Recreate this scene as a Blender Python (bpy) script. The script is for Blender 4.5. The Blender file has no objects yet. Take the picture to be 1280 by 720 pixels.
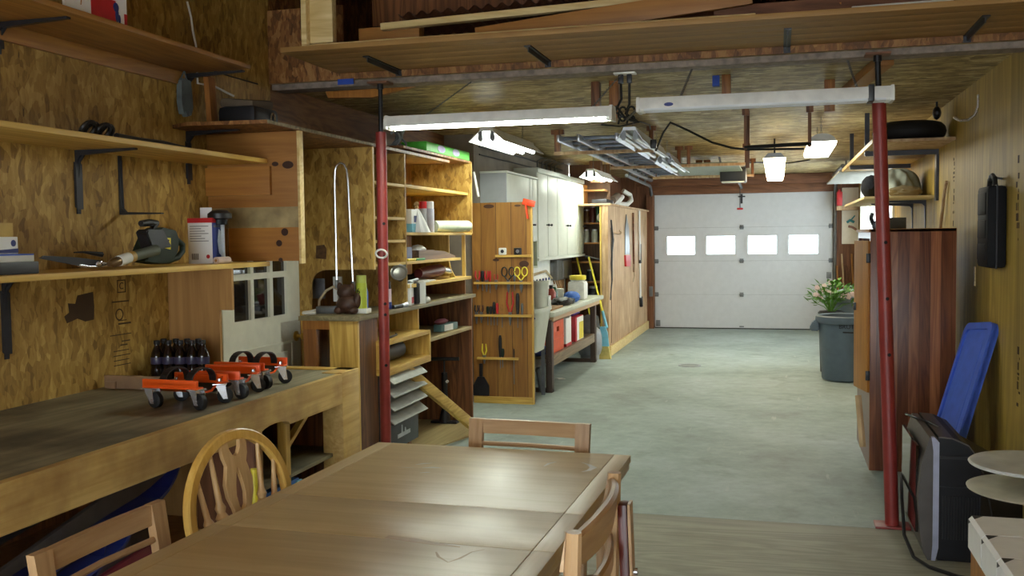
import bpy, bmesh, math, random
from mathutils import Vector, Matrix, Euler
random.seed(7)
SC = bpy.context.scene
COL = SC.collection
PI = math.pi
R = math.radians

# ------------------------------------------------------------------ camera
FPX = 1218.0
YAW, PITCH, ROLL = R(15.26), R(-2.996), R(-0.713)
CAM = Vector((0, 0, 1.5))
_cy, _sy, _cp, _sp = math.cos(YAW), math.sin(YAW), math.cos(PITCH), math.sin(PITCH)
_f = Vector((-_sy * _cp, _cy * _cp, _sp))
_r0 = Vector((_cy, _sy, 0))
_u0 = _r0.cross(_f)
_r = math.cos(ROLL) * _r0 + math.sin(ROLL) * _u0
_u = -math.sin(ROLL) * _r0 + math.cos(ROLL) * _u0
cam = bpy.data.cameras.new('camera')
cam_o = bpy.data.objects.new('camera', cam)
COL.objects.link(cam_o)
cam.sensor_width = 36.0
cam.lens = FPX / 1280 * 36.0
cam.clip_start = .05
cam_o.matrix_world = Matrix(((_r.x, _u.x, -_f.x, CAM.x), (_r.y, _u.y, -_f.y, CAM.y), (_r.z, _u.z, -_f.z, CAM.z), (0, 0, 0, 1)))
SC.camera = cam_o
SC.view_settings.view_transform = 'Standard'
SC.view_settings.look = 'None'
SC.view_settings.gamma = 1.0
SC.view_settings.use_curve_mapping = False


def at(px, py, axis, val):
    """a measured point of the photograph on a known real plane (axis = val, metres)"""
    d = _r * ((px - 640) / FPX) - _u * ((py - 360) / FPX) + _f
    i = 'xyz'.index(axis)
    t = (val - CAM[i]) / d[i]
    return CAM + d * t


# ------------------------------------------------------------------ materials
def lin(c):
    c = c / 255.0
    return c / 12.92 if c <= .04045 else ((c + .055) / 1.055) ** 2.4


def rgb(h):
    if isinstance(h, tuple):
        return (lin(h[0]), lin(h[1]), lin(h[2]), 1)
    return (lin(int(h[0:2], 16)), lin(int(h[2:4], 16)), lin(int(h[4:6], 16)), 1)


class N:
    def __init__(s, name):
        s.m = bpy.data.materials.new(name)
        s.m.use_nodes = True
        s.t = s.m.node_tree
        s.b = s.t.nodes['Principled BSDF']

    def n(s, kind, **kw):
        o = s.t.nodes.new(kind)
        for k, v in kw.items():
            if k in o.inputs:
                o.inputs[k].default_value = v
            else:
                setattr(o, k, v)
        return o

    def l(s, a, b):
        s.t.links.new(a, b)

    def coords(s, scale=(1, 1, 1), rot=(0, 0, 0)):
        c = s.n('ShaderNodeTexCoord')
        m = s.n('ShaderNodeMapping')
        m.inputs['Scale'].default_value = scale
        m.inputs['Rotation'].default_value = rot
        s.l(c.outputs['Object'], m.inputs['Vector'])
        return m.outputs['Vector']

    def ramp(s, fac, stops, interp='LINEAR'):
        r = s.n('ShaderNodeValToRGB')
        cr = r.color_ramp
        cr.interpolation = interp
        while len(cr.elements) < len(stops):
            cr.elements.new(.5)
        for e, (p, c) in zip(cr.elements, stops):
            e.position = p
            e.color = c if isinstance(c, tuple) and len(c) == 4 else rgb(c)
        s.l(fac, r.inputs['Fac'])
        return r.outputs['Color']

    def mix(s, fac, a, b, mode='MIX'):
        m = s.n('ShaderNodeMix', data_type='RGBA', blend_type=mode)
        for i, v in ((0, fac), (6, a), (7, b)):
            if hasattr(v, 'is_output'):
                s.l(v, m.inputs[i])
            else:
                m.inputs[i].default_value = v
        return m.outputs[2]

    def math(s, op, a, b=0.0, c=0.0):
        m = s.n('ShaderNodeMath', operation=op)
        for i, v in enumerate((a, b, c)):
            if hasattr(v, 'is_output'):
                s.l(v, m.inputs[i])
            else:
                m.inputs[i].default_value = v
        return m.outputs[0]

    def noise(s, vec, scale=5, detail=4, rough=.5, dist=0):
        o = s.n('ShaderNodeTexNoise', Scale=scale, Detail=detail, Roughness=rough, Distortion=dist)
        s.l(vec, o.inputs['Vector'])
        return o

    def bump(s, h, strength=.2, dist=.002):
        o = s.n('ShaderNodeBump', Strength=strength, Distance=dist)
        s.l(h, o.inputs['Height'])
        s.l(o.outputs[0], s.b.inputs['Normal'])

    def col(s, c):
        s.l(c, s.b.inputs['Base Color'])
        return s.m


BW = ((0, 0, 0, 1), (1, 1, 1, 1))


def plain(name, c, rough=.5, metal=0.0, var=.12, scale=14, spec=.5, trans=0, ior=1.45):
    n = N(name)
    v = n.noise(n.coords(), scale, 3).outputs['Fac']
    a = rgb(c)
    lo = tuple(x * (1 - var) for x in a[:3]) + (1,)
    hi = tuple(min(1, x * (1 + var)) for x in a[:3]) + (1,)
    n.col(n.ramp(v, ((.3, lo), (.7, hi))))
    n.b.inputs['Roughness'].default_value = rough
    n.b.inputs['Metallic'].default_value = metal
    n.b.inputs['Specular IOR Level'].default_value = spec
    if trans:
        n.b.inputs['Transmission Weight'].default_value = trans
        n.b.inputs['IOR'].default_value = ior
    return n.m


def emit(name, c, k):
    n = N(name)
    n.b.inputs['Base Color'].default_value = rgb(c)
    n.b.inputs['Emission Color'].default_value = rgb(c)
    n.b.inputs['Emission Strength'].default_value = k
    return n.m


def osb(name, stops, sc=(26, 26, 10), dirt=None):
    n = N(name)
    v = n.coords()
    ns = n.noise(v, 7, 2)
    off = n.n('ShaderNodeVectorMath', operation='SUBTRACT')
    n.l(ns.outputs['Color'], off.inputs[0])
    off.inputs[1].default_value = (.5, .5, .5)
    sca = n.n('ShaderNodeVectorMath', operation='SCALE')
    n.l(off.outputs[0], sca.inputs[0])
    sca.inputs['Scale'].default_value = .07
    add = n.n('ShaderNodeVectorMath', operation='ADD')
    n.l(v, add.inputs[0])
    n.l(sca.outputs[0], add.inputs[1])

    def vor(scale):
        mp = n.n('ShaderNodeMapping')
        mp.inputs['Scale'].default_value = scale
        n.l(add.outputs[0], mp.inputs['Vector'])
        vo = n.n('ShaderNodeTexVoronoi', Scale=1.0)
        n.l(mp.outputs[0], vo.inputs['Vector'])
        sp = n.n('ShaderNodeSeparateColor')
        n.l(vo.outputs['Color'], sp.inputs[0])
        return sp.outputs[0], vo.outputs['Distance']
    a, da = vor(sc)
    b, db = vor((sc[0] * 1.9, sc[1] * 1.9, sc[2] * 2.1))
    f = n.math('ADD', n.math('MULTIPLY', a, .6), n.math('MULTIPLY', b, .4))
    fine = n.noise(n.coords((sc[0] * 6, sc[1] * 6, sc[2] * 1.6)), 1, 3).outputs['Fac']
    f = n.math('ADD', f, n.math('MULTIPLY', n.math('SUBTRACT', fine, .5), .45))
    c = n.ramp(f, stops)
    big = n.noise(n.coords(), 1.3, 3).outputs['Fac']
    c = n.mix(.5, c, n.ramp(big, ((.3, (.55, .5, .47, 1)), (.65, (1, 1, 1, 1)))), 'MULTIPLY')
    chip = n.math('GREATER_THAN', n.noise(n.coords((sc[0] * 1.6, sc[1] * 1.6, sc[2] * .9)), 1, 1).outputs['Fac'], .77)
    c = n.mix(n.math('MULTIPLY', chip, .6), c, rgb('2a1c10'))
    n.col(c)
    n.b.inputs['Roughness'].default_value = .55
    n.b.inputs['Specular IOR Level'].default_value = .35
    n.bump(f, .25, .002)
    return n.m


def wood(name, c1, c2, axis='z', scale=1.0, rough=.5, board=None, baxis='x', bvar=.25, knots=0, wave=.3, seam=.6, stain=None, stainamt=0, coat=0):
    """c1/c2 grain colours; axis = grain direction; board = plank width across baxis"""
    n = N(name)
    i = 'xyz'.index(axis)
    s = [34 * scale] * 3
    s[i] = 1.5 * scale
    v = n.coords()
    if board:
        sep = n.n('ShaderNodeSeparateXYZ')
        n.l(v, sep.inputs[0])
        q = n.math('DIVIDE', sep.outputs['xyz'.index(baxis)], board)
        q = n.math('ADD', q, 100.37)
        fl = n.math('FLOOR', q)
        wn = n.n('ShaderNodeTexWhiteNoise', noise_dimensions='1D')
        n.l(fl, wn.inputs['W'])
        com = n.n('ShaderNodeVectorMath', operation='SCALE')
        n.l(wn.outputs['Color'], com.inputs[0])
        com.inputs['Scale'].default_value = 9
        ad = n.n('ShaderNodeVectorMath', operation='ADD')
        n.l(v, ad.inputs[0])
        n.l(com.outputs[0], ad.inputs[1])
        v = ad.outputs[0]
    mp = n.n('ShaderNodeMapping')
    mp.inputs['Scale'].default_value = s
    n.l(v, mp.inputs['Vector'])
    g = n.noise(mp.outputs[0], 1, 5, .6, .4).outputs['Fac']
    s2 = [5 * scale] * 3
    s2[i] = .5 * scale
    mp2 = n.n('ShaderNodeMapping')
    mp2.inputs['Scale'].default_value = s2
    n.l(v, mp2.inputs['Vector'])
    w = n.noise(mp2.outputs[0], 1, 3, .5, 1.2).outputs['Fac']
    rings = n.math('FRACT', n.math('MULTIPLY', w, 9.0))
    rings = n.math('ABSOLUTE', n.math('SUBTRACT', rings, .5))
    f = n.math('ADD', n.math('MULTIPLY', g, 1 - wave), n.math('MULTIPLY', rings, wave * 1.6))
    c = n.ramp(f, ((.25, c1), (.68, c2)))
    if knots:
        ks = [2.3] * 3
        ks[i] = 1.1
        mk = n.n('ShaderNodeMapping')
        mk.inputs['Scale'].default_value = [k * knots for k in ks]
        n.l(v, mk.inputs['Vector'])
        vo = n.n('ShaderNodeTexVoronoi', Scale=1.0)
        n.l(mk.outputs[0], vo.inputs['Vector'])
        d = n.ramp(vo.outputs['Distance'], ((.03, (1, 1, 1, 1)), (.1, (0, 0, 0, 1))))
        c = n.mix(n.math('MULTIPLY', d, .85), c, rgb('2c1608'))
    if board:
        t = n.ramp(wn.outputs['Value'], ((0, (1 - bvar * 1.5, 1 - bvar * 1.7, 1 - bvar * 1.8, 1)), (.5, (1 - bvar * .4, 1 - bvar * .4, 1 - bvar * .4, 1)), (1, (1 + bvar * .5, 1 + bvar * .5, 1 + bvar * .4, 1))))
        c = n.mix(1.0, c, t, 'MULTIPLY')
        fr = n.math('ABSOLUTE', n.math('SUBTRACT', n.math('FRACT', q), .5))
        ln = n.math('GREATER_THAN', fr, .5 - .0022 / board)
        c = n.mix(n.math('MULTIPLY', ln, seam), c, rgb('1c110a'))
    if stain:
        sn = n.noise(n.coords(), 2.2, 5, .6).outputs['Fac']
        c = n.mix(n.math('MULTIPLY', n.ramp(sn, ((.45, BW[0]), (.65, BW[1]))), stainamt), c, rgb(stain))
    n.col(c)
    n.b.inputs['Roughness'].default_value = rough
    n.b.inputs['Specular IOR Level'].default_value = .4
    if coat:
        n.b.inputs['Coat Weight'].default_value = coat
        n.b.inputs['Coat Roughness'].default_value = .22
    n.bump(f, .12, .001)
    return n.m


def concrete():
    n = N('concrete')
    v = n.coords()
    a = n.noise(v, .8, 6, .65).outputs['Fac']
    b = n.noise(v, 9, 6, .7).outputs['Fac']
    c = n.ramp(a, ((.3, (126, 137, 129)), (.5, (154, 167, 160)), (.7, (172, 184, 182))))
    c = n.mix(.45, c, n.ramp(b, ((.3, (.5, .5, .48, 1)), (.65, (1, 1, 1, 1)))), 'MULTIPLY')
    st = n.noise(v, 1.7, 4, .6, .6).outputs['Fac']
    c = n.mix(n.ramp(st, ((.60, (0, 0, 0, 1)), (.78, (.55, .55, .55, 1)))), c, rgb((92, 100, 74)))
    sc_ = n.noise(n.coords((14, 2, 1), (0, 0, .5)), 1, 3).outputs['Fac']
    c = n.mix(n.ramp(sc_, ((.68, (0, 0, 0, 1)), (.76, (.35, .35, .35, 1)))), c, rgb((196, 196, 190)))
    n.col(c)
    n.b.inputs['Roughness'].default_value = .58
    n.b.inputs['Specular IOR Level'].default_value = .35
    n.bump(b, .15, .002)
    return n.m


def glass(name, c=(235, 240, 240), rough=.02):
    n = N(name)
    n.b.inputs['Base Color'].default_value = rgb(c)
    n.b.inputs['Transmission Weight'].default_value = 1.0
    n.b.inputs['Roughness'].default_value = rough
    n.b.inputs['IOR'].default_value = 1.06
    return n.m


OSB = osb('strand_board', ((.08, '80602c'), (.36, 'a37e3c'), (.62, 'b18d46'), (.95, 'caa85e')), (30, 30, 11))
OSBB = osb('strand_board_brown', ((.15, '5f3c1e'), (.42, '80542c'), (.6, '926436'), (.88, 'a67a48')), (34, 34, 12))
OSBC = osb('strand_board_ceiling', ((.15, '786440'), (.42, 'a18a58'), (.62, 'b8a26c'), (.88, 'd6c694')), (9, 22, 22))
PINE = wood('yellow_pine', 'b4893a', 'e2be66', 'y', rough=.5)
PINEX = wood('yellow_pine_across', 'b4893a', 'e2be66', 'x', rough=.5)
PINEZ = wood('yellow_pine_upright', 'b4893a', 'e2be66', 'z', rough=.5)
PALE = wood('pale_pine', 'c3a365', 'e6cf95', 'x', rough=.45)
FASCIA = wood('worn_pine', 'b48c48', 'd8b874', 'y', rough=.5, stain='8a6234', stainamt=.75, knots=1.6, wave=.2)
BROWN = wood('brown_board', '8a5a28', 'ab773a', 'x', rough=.5, wave=.12)
BROWNZ = wood('brown_board_upright', '7a4a22', 'a87038', 'z', rough=.45)
BROWNY = wood('brown_board_deep', '8a5a26', 'b07e3a', 'y', rough=.5)
DPLY = wood('dark_plywood', '5e3820', '8c5a34', 'z', rough=.5, wave=.5)
LPLY = wood('raw_plywood', '93693a', 'b0854c', 'z', rough=.6, wave=.25, scale=.7)
SHOPPLY = wood('tan_plywood', 'a98560', 'd0b28c', 'z', rough=.6, wave=.4, scale=.6, stain='8b6a48', stainamt=.5)
BENCHTOP = wood('worn_bench_plywood', '726b54', '928a70', 'y', rough=.55, wave=.35, scale=.5, stain='403b32', stainamt=.8)
FLOORPLY = wood('floor_plywood', '8c8a7a', 'a09d8c', 'x', rough=.6, wave=.6, scale=.8, stain='7c7866', stainamt=.4)
KNOTTY = wood('knotty_pine_boards', '875a28', 'b2803c', 'z', rough=.5, board=.14, baxis='x', knots=1.5, wave=.15, bvar=.2, seam=.8)
CEDAR = wood('cedar_boards', '7a4430', 'b4754e', 'z', rough=.32, board=.062, baxis='x', bvar=.42, knots=1.2, seam=.35)
CEDARO = wood('orange_cedar', '925a22', 'b87c34', 'z', rough=.45, wave=.15, knots=.7)
ORBOARD = wood('orange_board', '8f5c26', 'ae7834', 'x', rough=.5, wave=.12)
RWALL = wood('yellow_plywood_wall', '94782c', 'bf9f48', 'z', rough=.55, wave=.35, scale=.5, stain='7d6830', stainamt=.3)
DKPLYZ = wood('dark_wall_boards', '5c3a24', '86583a', 'z', rough=.6, board=.3, baxis='y')
REDBRN = wood('red_brown_timber', '5e3a24', '86583a', 'x', rough=.6)
REDBRNZ = wood('red_brown_timber_upright', '5e3a24', '86583a', 'z', rough=.6)
OAKT = wood('table_veneer', 'b59a68', 'cdb688', 'x', scale=.8, rough=.34, wave=.1, stain='b08e58', stainamt=.35)
OAKT.node_tree.nodes['Principled BSDF'].inputs['Specular IOR Level'].default_value = .5
OAKEDGE = wood('table_edge_band', 'b29766', 'cbb184', 'y', rough=.38, wave=.2)
CHAIRW = wood('maple_chair', 'a8845c', 'cdac84', 'x', rough=.35, wave=.2)
CHAIRY = wood('maple_chair_deep', 'a8845c', 'cdac84', 'y', rough=.35, wave=.2)
CHAIRZ = wood('maple_chair_upright', 'a48058', 'caa880', 'z', rough=.35, wave=.2)
HONEY = wood('honey_oak', 'c6963e', 'e8c06c', 'z', rough=.3, wave=.2)
BEECH = wood('beech_spindle', 'bd9560', 'dcba88', 'z', rough=.4, wave=.2)
MAHOG = wood('dark_red_wood', '45170f', '6f2e20', 'z', rough=.3, wave=.2)
CONC = concrete()
WHITEM = plain('white_enamel', (222, 222, 216), .4)
WHITEP = plain('white_paint', (214, 214, 200), .5, var=.05)
DOORW = plain('garage_door_white', (205, 206, 208), .5, var=.03)
CABW = plain('cabinet_cream', (208, 212, 200), .45, var=.04)
CABG = plain('cabinet_grey_side', (160, 164, 166), .5, var=.05)
SINKW = plain('sink_plastic', (200, 203, 190), .45, var=.05)
BLOCKW = plain('grey_block_wall', (128, 118, 104), .8, var=.2, scale=5)
WHITEWALL = plain('white_wallboard', (220, 222, 220), .6, var=.04)
LAMW = plain('laminate_top', (196, 198, 180), .35, var=.08)
REDP = plain('red_oxide_paint', (138, 48, 42), .42, var=.15)
BLK = plain('black_plastic', (26, 26, 29), .45)
BLKM = plain('black_steel', (34, 34, 37), .4, .3)
RUB = plain('black_rubber', (20, 20, 22), .6)
GREYM = plain('grey_steel', (120, 122, 124), .4, .7)
DARKM = plain('dark_steel', (54, 54, 58), .4, .6)
CHROME = plain('chrome', (215, 216, 222), .25, .75, var=.03)
ALU = plain('aluminium', (176, 178, 184), .32, .9)
BRASS = plain('brass', (190, 150, 60), .3, .6)
ORANGE = plain('orange_enamel', (226, 84, 20), .32, var=.06)
ORPLA = plain('orange_crate_plastic', (222, 88, 32), .45)
BLUEP = plain('blue_plastic', (70, 104, 206), .42, var=.1)
DKBLUE = plain('dark_blue_plastic', (38, 48, 110), .4)
BLUETAPE = plain('blue_tape', (34, 72, 170), .6)
GREYCAN = plain('grey_bin_plastic', (82, 96, 108), .5, var=.08)
GREYLID = plain('pale_grey_lid', (118, 132, 140), .5, var=.08)
GREENT = plain('dark_green_plastic', (28, 42, 32), .55, spec=.3)
GREENB = plain('bright_green_card', (80, 190, 50), .5)
YEL = plain('yellow_plastic', (226, 208, 60), .45)
LIME = plain('lime_can', (176, 190, 56), .4)
LIMEC = plain('lime_cap', (186, 196, 96), .45)
RED = plain('red_plastic', (190, 34, 40), .4)
REDC = plain('red_card', (188, 36, 48), .55)
WHITEC = plain('white_card', (238, 238, 236), .6, var=.04)
PAPER = plain('paper', (216, 214, 206), .8, var=.06)
NAVY = plain('navy_print', (40, 52, 120), .5)
COLA = plain('dark_cola', (22, 12, 14), .12, spec=.6)
COLAL = plain('cola_label', (60, 56, 84), .35)
LBLUE = plain('light_blue_plastic', (120, 190, 216), .5)
STRAW = plain('broom_straw', (206, 188, 112), .8, var=.2)
TANKW = plain('grey_tank_paint', (150, 152, 156), .4)
TVG = plain('tv_charcoal', (46, 44, 44), .5)
TVTOP = plain('tv_brown_grey', (84, 78, 74), .45)
SILVER = plain('silver_plastic', (178, 182, 204), .35, .2)
TARP = plain('grey_green_cloth', (150, 154, 138), .95, var=.12, spec=.1)
TAN = plain('tan_cloth', (120, 104, 70), .8)
MASS = plain('gray_louvre_metal', (158, 160, 154), .5, .1)
FURN = plain('dark_grey_enamel', (58, 60, 64), .45, .2)
LEAFM = plain('leaf_green', (92, 140, 52), .55, var=.3)
PETAL = plain('pink_white_petal', (238, 214, 214), .6)
VINYL = plain('clear_vinyl_roll', (200, 208, 180), .3, spec=.6)
GLASSM = glass('clear_glass')
TINT = plain('dark_interior_glass', (34, 30, 26), .06, spec=.8)
CLEAR = glass('clear_plastic', (225, 230, 235), .08)
SILVERLAMP = plain('silver_lamp_bowl', (160, 158, 150), .3, .6)
BROWNFUR = plain('brown_pottery', (72, 46, 32), .5, var=.35, scale=30)
CORK = plain('beige_cord', (178, 160, 128), .6)
CREAMD = plain('door_cream_paint', (234, 234, 220), .4, var=.05)
DISCW = plain('paint_splashed_white', (206, 208, 204), .4, var=.22, scale=8)
BLACKINK = plain('black_ink', (20, 18, 18), .8)
INKFADE = plain('faded_ink', (70, 50, 30), .8)
TUBE = emit('lit_tube', (246, 255, 244), 24)
TUBEOFF = plain('unlit_tube', (225, 228, 230), .25, var=.02)
LAMPGLOW = emit('lit_lamp_shade', (255, 236, 196), 9)

# ------------------------------------------------------------------ mesh builder


class B:
    def __init__(s):
        s.bm = bmesh.new()

    def _add(s, verts, faces):
        vs = [s.bm.verts.new(v) for v in verts]
        for f in faces:
            try:
                s.bm.faces.new([vs[i] for i in f])
            except ValueError:
                pass
        return vs

    def obox(s, c, size, rot=None, bev=0.0):
        t = bmesh.new()
        bmesh.ops.create_cube(t, size=1)
        for v in t.verts:
            v.co = Vector((v.co.x * size[0], v.co.y * size[1], v.co.z * size[2]))
        if bev:
            bmesh.ops.bevel(t, geom=list(t.edges), offset=min(bev, min(size) * .45), segments=2, profile=.6, affect='EDGES')
        M = Matrix.Translation(Vector(c))
        if rot is not None:
            M = M @ (rot.to_4x4() if isinstance(rot, Matrix) else Euler(rot).to_matrix().to_4x4())
        s._merge(t, M)
        return s

    def _merge(s, t, M=None):
        t.verts.index_update()
        vs = [s.bm.verts.new((M @ v.co) if M else v.co) for v in t.verts]
        for f in t.faces:
            try:
                s.bm.faces.new([vs[v.index] for v in f.verts])
            except ValueError:
                pass
        t.free()

    def box(s, x0, x1, y0, y1, z0, z1, bev=0.0):
        return s.obox(((x0 + x1) / 2, (y0 + y1) / 2, (z0 + z1) / 2), (abs(x1 - x0), abs(y1 - y0), abs(z1 - z0)), None, bev)

    def bar(s, p0, p1, w, h, up=(0, 0, 1), bev=0.0):
        p0, p1 = Vector(p0), Vector(p1)
        d = (p1 - p0)
        L = d.length
        d.normalize()
        u = Vector(up)
        x = d.cross(u)
        if x.length < 1e-4:
            x = d.cross(Vector((1, 0, 0)))
        x.normalize()
        z = x.cross(d)
        rot = Matrix((x, d, z)).transposed()
        return s.obox((p0 + p1) / 2, (w, L, h), rot, bev)

    def cyl(s, p0, p1, r0, r1=None, seg=16, cap=True):
        r1 = r0 if r1 is None else r1
        return s.sweep([p0, p1], [r0, r1], seg, cap)

    def sweep(s, pts, rad, seg=8, cap=True, closed=False):
        pts = [Vector(p) for p in pts]
        if not isinstance(rad, (list, tuple)):
            rad = [rad] * len(pts)
        n = len(pts)
        rings = []
        prev = None
        for i, p in enumerate(pts):
            if closed:
                d = pts[(i + 1) % n] - pts[i - 1]
            else:
                d = (pts[min(i + 1, n - 1)] - pts[max(i - 1, 0)])
            d.normalize()
            if prev is None:
                a = d.cross(Vector((0, 0, 1)))
                if a.length < 1e-3:
                    a = d.cross(Vector((1, 0, 0)))
            else:
                a = prev - d * prev.dot(d)
            a.normalize()
            prev = a
            b = d.cross(a)
            rings.append([s.bm.verts.new(p + (a * math.cos(2 * PI * k / seg) + b * math.sin(2 * PI * k / seg)) * rad[i]) for k in range(seg)])
        m = n if closed else n - 1
        for i in range(m):
            A, C = rings[i], rings[(i + 1) % n]
            for k in range(seg):
                try:
                    s.bm.faces.new((A[k], A[(k + 1) % seg], C[(k + 1) % seg], C[k]))
                except ValueError:
                    pass
        if cap and not closed:
            for rg in (rings[0], rings[-1]):
                try:
                    s.bm.faces.new(rg)
                except ValueError:
                    pass
        return s

    def lathe(s, prof, c=(0, 0, 0), rot=None, seg=24):
        M = Matrix.Translation(Vector(c))
        if rot is not None:
            M = M @ (rot.to_4x4() if isinstance(rot, Matrix) else Euler(rot).to_matrix().to_4x4())
        rings = []
        for r, z in prof:
            if r < 1e-5:
                rings.append([s.bm.verts.new(M @ Vector((0, 0, z)))])
            else:
                rings.append([s.bm.verts.new(M @ Vector((r * math.cos(2 * PI * k / seg), r * math.sin(2 * PI * k / seg), z))) for k in range(seg)])
        for A, C in zip(rings[:-1], rings[1:]):
            for k in range(seg):
                k2 = (k + 1) % seg
                try:
                    if len(A) == 1 and len(C) == 1:
                        continue
                    if len(A) == 1:
                        s.bm.faces.new((A[0], C[k2], C[k]))
                    elif len(C) == 1:
                        s.bm.faces.new((A[k], A[k2], C[0]))
                    else:
                        s.bm.faces.new((A[k], A[k2], C[k2], C[k]))
                except ValueError:
                    pass
        return s

    def prism(s, loops, o, U, V, W):
        """extrude a polygon (outer loop, then hole loops) lying in axes U, V from o along W"""
        o, U, V, W = Vector(o), Vector(U), Vector(V), Vector(W)
        if not isinstance(loops[0][0], (list, tuple)):
            loops = [loops]
        t = bmesh.new()
        if len(loops) == 1:
            vs = [t.verts.new(o + U * a + V * b) for a, b in loops[0]]
            t.faces.new(vs)
        else:
            es = []
            for lp in loops:
                vs = [t.verts.new(o + U * a + V * b) for a, b in lp]
                es += [t.edges.new((vs[i], vs[(i + 1) % len(vs)])) for i in range(len(vs))]
            bmesh.ops.triangle_fill(t, edges=es, use_beauty=True)
        r = bmesh.ops.extrude_face_region(t, geom=list(t.faces), use_keep_orig=True)
        for g in r['geom']:
            if isinstance(g, bmesh.types.BMVert):
                g.co += W
        s._merge(t)
        return s

    def blob(s, c, r, sub=2, jitter=0.0, rot=None):
        t = bmesh.new()
        bmesh.ops.create_icosphere(t, subdivisions=sub, radius=1)
        M = Matrix.Translation(Vector(c))
        if rot is not None:
            M = M @ Euler(rot).to_matrix().to_4x4()
        for v in t.verts:
            k = 1 + random.uniform(-jitter, jitter)
            v.co = Vector((v.co.x * r[0] * k, v.co.y * r[1] * k, v.co.z * r[2] * k))
        s._merge(t, M)
        return s

    def grid(s, f, nu, nv, close_u=False):
        """surface from f(u, v) with u, v in 0..1"""
        vs = [[s.bm.verts.new(f(i / (nu - (0 if close_u else 1)), j / (nv - 1))) for j in range(nv)] for i in range(nu)]
        for i in range(nu if close_u else nu - 1):
            for j in range(nv - 1):
                i2 = (i + 1) % nu
                s.bm.faces.new((vs[i][j], vs[i2][j], vs[i2][j + 1], vs[i][j + 1]))
        return s


def finish(bm, name, mat, smooth=38):
    bmesh.ops.recalc_face_normals(bm, faces=list(bm.faces))
    me = bpy.data.meshes.new(name)
    bm.to_mesh(me)
    bm.free()
    me.polygons.foreach_set('use_smooth', [True] * len(me.polygons))
    me.set_sharp_from_angle(angle=R(smooth))
    if mat:
        me.materials.append(mat)
    return me


def wpos(o):
    p = Vector(o.location)
    q = o.parent
    while q:
        p = p + Vector(q.location)
        q = q.parent
    return p


def obj(name, b, mat, parent=None, smooth=38):
    """one mesh object; geometry is given in world metres while its parents are unrotated"""
    bm = b.bm
    xs = [v.co for v in bm.verts]
    lo = Vector((min(v.x for v in xs), min(v.y for v in xs), min(v.z for v in xs)))
    hi = Vector((max(v.x for v in xs), max(v.y for v in xs), max(v.z for v in xs)))
    base = Vector(((lo.x + hi.x) / 2, (lo.y + hi.y) / 2, lo.z))
    for v in bm.verts:
        v.co -= base
    o = bpy.data.objects.new(name, finish(bm, name, mat, smooth))
    COL.objects.link(o)
    if parent:
        o.parent = parent
        o.location = base - wpos(parent)
    else:
        o.location = base
    return o


def tag(o, label, cat, group=None, kind=None):
    if label:
        o['label'] = label
    if cat:
        o['category'] = cat
    if group:
        o['group'] = group
    if kind:
        o['kind'] = kind
    return o


def thing(name, label, cat, loc=(0, 0, 0), group=None):
    o = bpy.data.objects.new(name, None)
    o.empty_display_size = .05
    COL.objects.link(o)
    o.location = loc
    return tag(o, label, cat, group)


def one(name, b, mat, label, cat, group=None, smooth=38):
    return tag(obj(name, b, mat, None, smooth), label, cat, group)


def struct(name, b, mat, parent=None, label=None):
    o = obj(name, b, mat, parent)
    if not parent:
        o['kind'] = 'structure'
        o['label'] = label or name.replace('_', ' ')
        o['category'] = name.split('_')[0]
    return o


def kids(o):
    return [c for c in COL.objects if c.parent == o]


def dup(o, loc, rz=0.0, label=None, group=None, parent=None, rot=None, scale=None):
    c = o.copy()
    COL.objects.link(c)
    for ch in kids(o):
        dup(ch, ch.location, None, parent=c)
    if parent:
        c.parent = parent
        return c
    c.location = loc
    c.rotation_euler = rot if rot else (0, 0, rz)
    if scale:
        c.scale = scale
    if label:
        c['label'] = label
    if group:
        c['group'] = group
    return c


def text(name, s, size, loc, U, V, mat, parent=None, align='CENTER', d=.0006):
    """lettering as thin mesh; U reading direction, V up"""
    cu = bpy.data.curves.new(name, 'FONT')
    cu.body = s
    cu.size = size
    cu.align_x = align
    cu.align_y = 'CENTER'
    cu.extrude = d
    to = bpy.data.objects.new('tmp', cu)
    COL.objects.link(to)
    dg = bpy.context.evaluated_depsgraph_get()
    me = bpy.data.meshes.new_from_object(to.evaluated_get(dg))
    bpy.data.objects.remove(to)
    U, V = Vector(U).normalized(), Vector(V).normalized()
    W = U.cross(V)
    b = B()
    b.bm.from_mesh(me)
    for v in b.bm.verts:
        v.co = Vector(loc) + U * v.co.x + V * v.co.y + W * v.co.z
    return obj(name, b, mat, parent)


def merge_text(b, s, size, loc, U, V, d=.0006):
    cu = bpy.data.curves.new('t', 'FONT')
    cu.body = s
    cu.size = size
    cu.align_x = 'CENTER'
    cu.align_y = 'CENTER'
    cu.extrude = d
    to = bpy.data.objects.new('tmp', cu)
    COL.objects.link(to)
    dg = bpy.context.evaluated_depsgraph_get()
    me = bpy.data.meshes.new_from_object(to.evaluated_get(dg))
    bpy.data.objects.remove(to)
    U, V = Vector(U).normalized(), Vector(V).normalized()
    W = U.cross(V)
    t = bmesh.new()
    t.from_mesh(me)
    for v in t.verts:
        v.co = Vector(loc) + U * v.co.x + V * v.co.y + W * v.co.z
    s_ = b._merge(t)
    return b


def circ(r, n=24, c=(0, 0), a0=0):
    return [(c[0] + r * math.cos(a0 + 2 * PI * k / n), c[1] + r * math.sin(a0 + 2 * PI * k / n)) for k in range(n)]


X, Y, Z = Vector((1, 0, 0)), Vector((0, 1, 0)), Vector((0, 0, 1))
XW, XR = -2.93, 1.19        # the side walls
YD = 15.78                  # the garage door
ZC = 2.43                   # garage ceiling
WORLD = 4.3
SC.view_settings.exposure = 1.15

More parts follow.
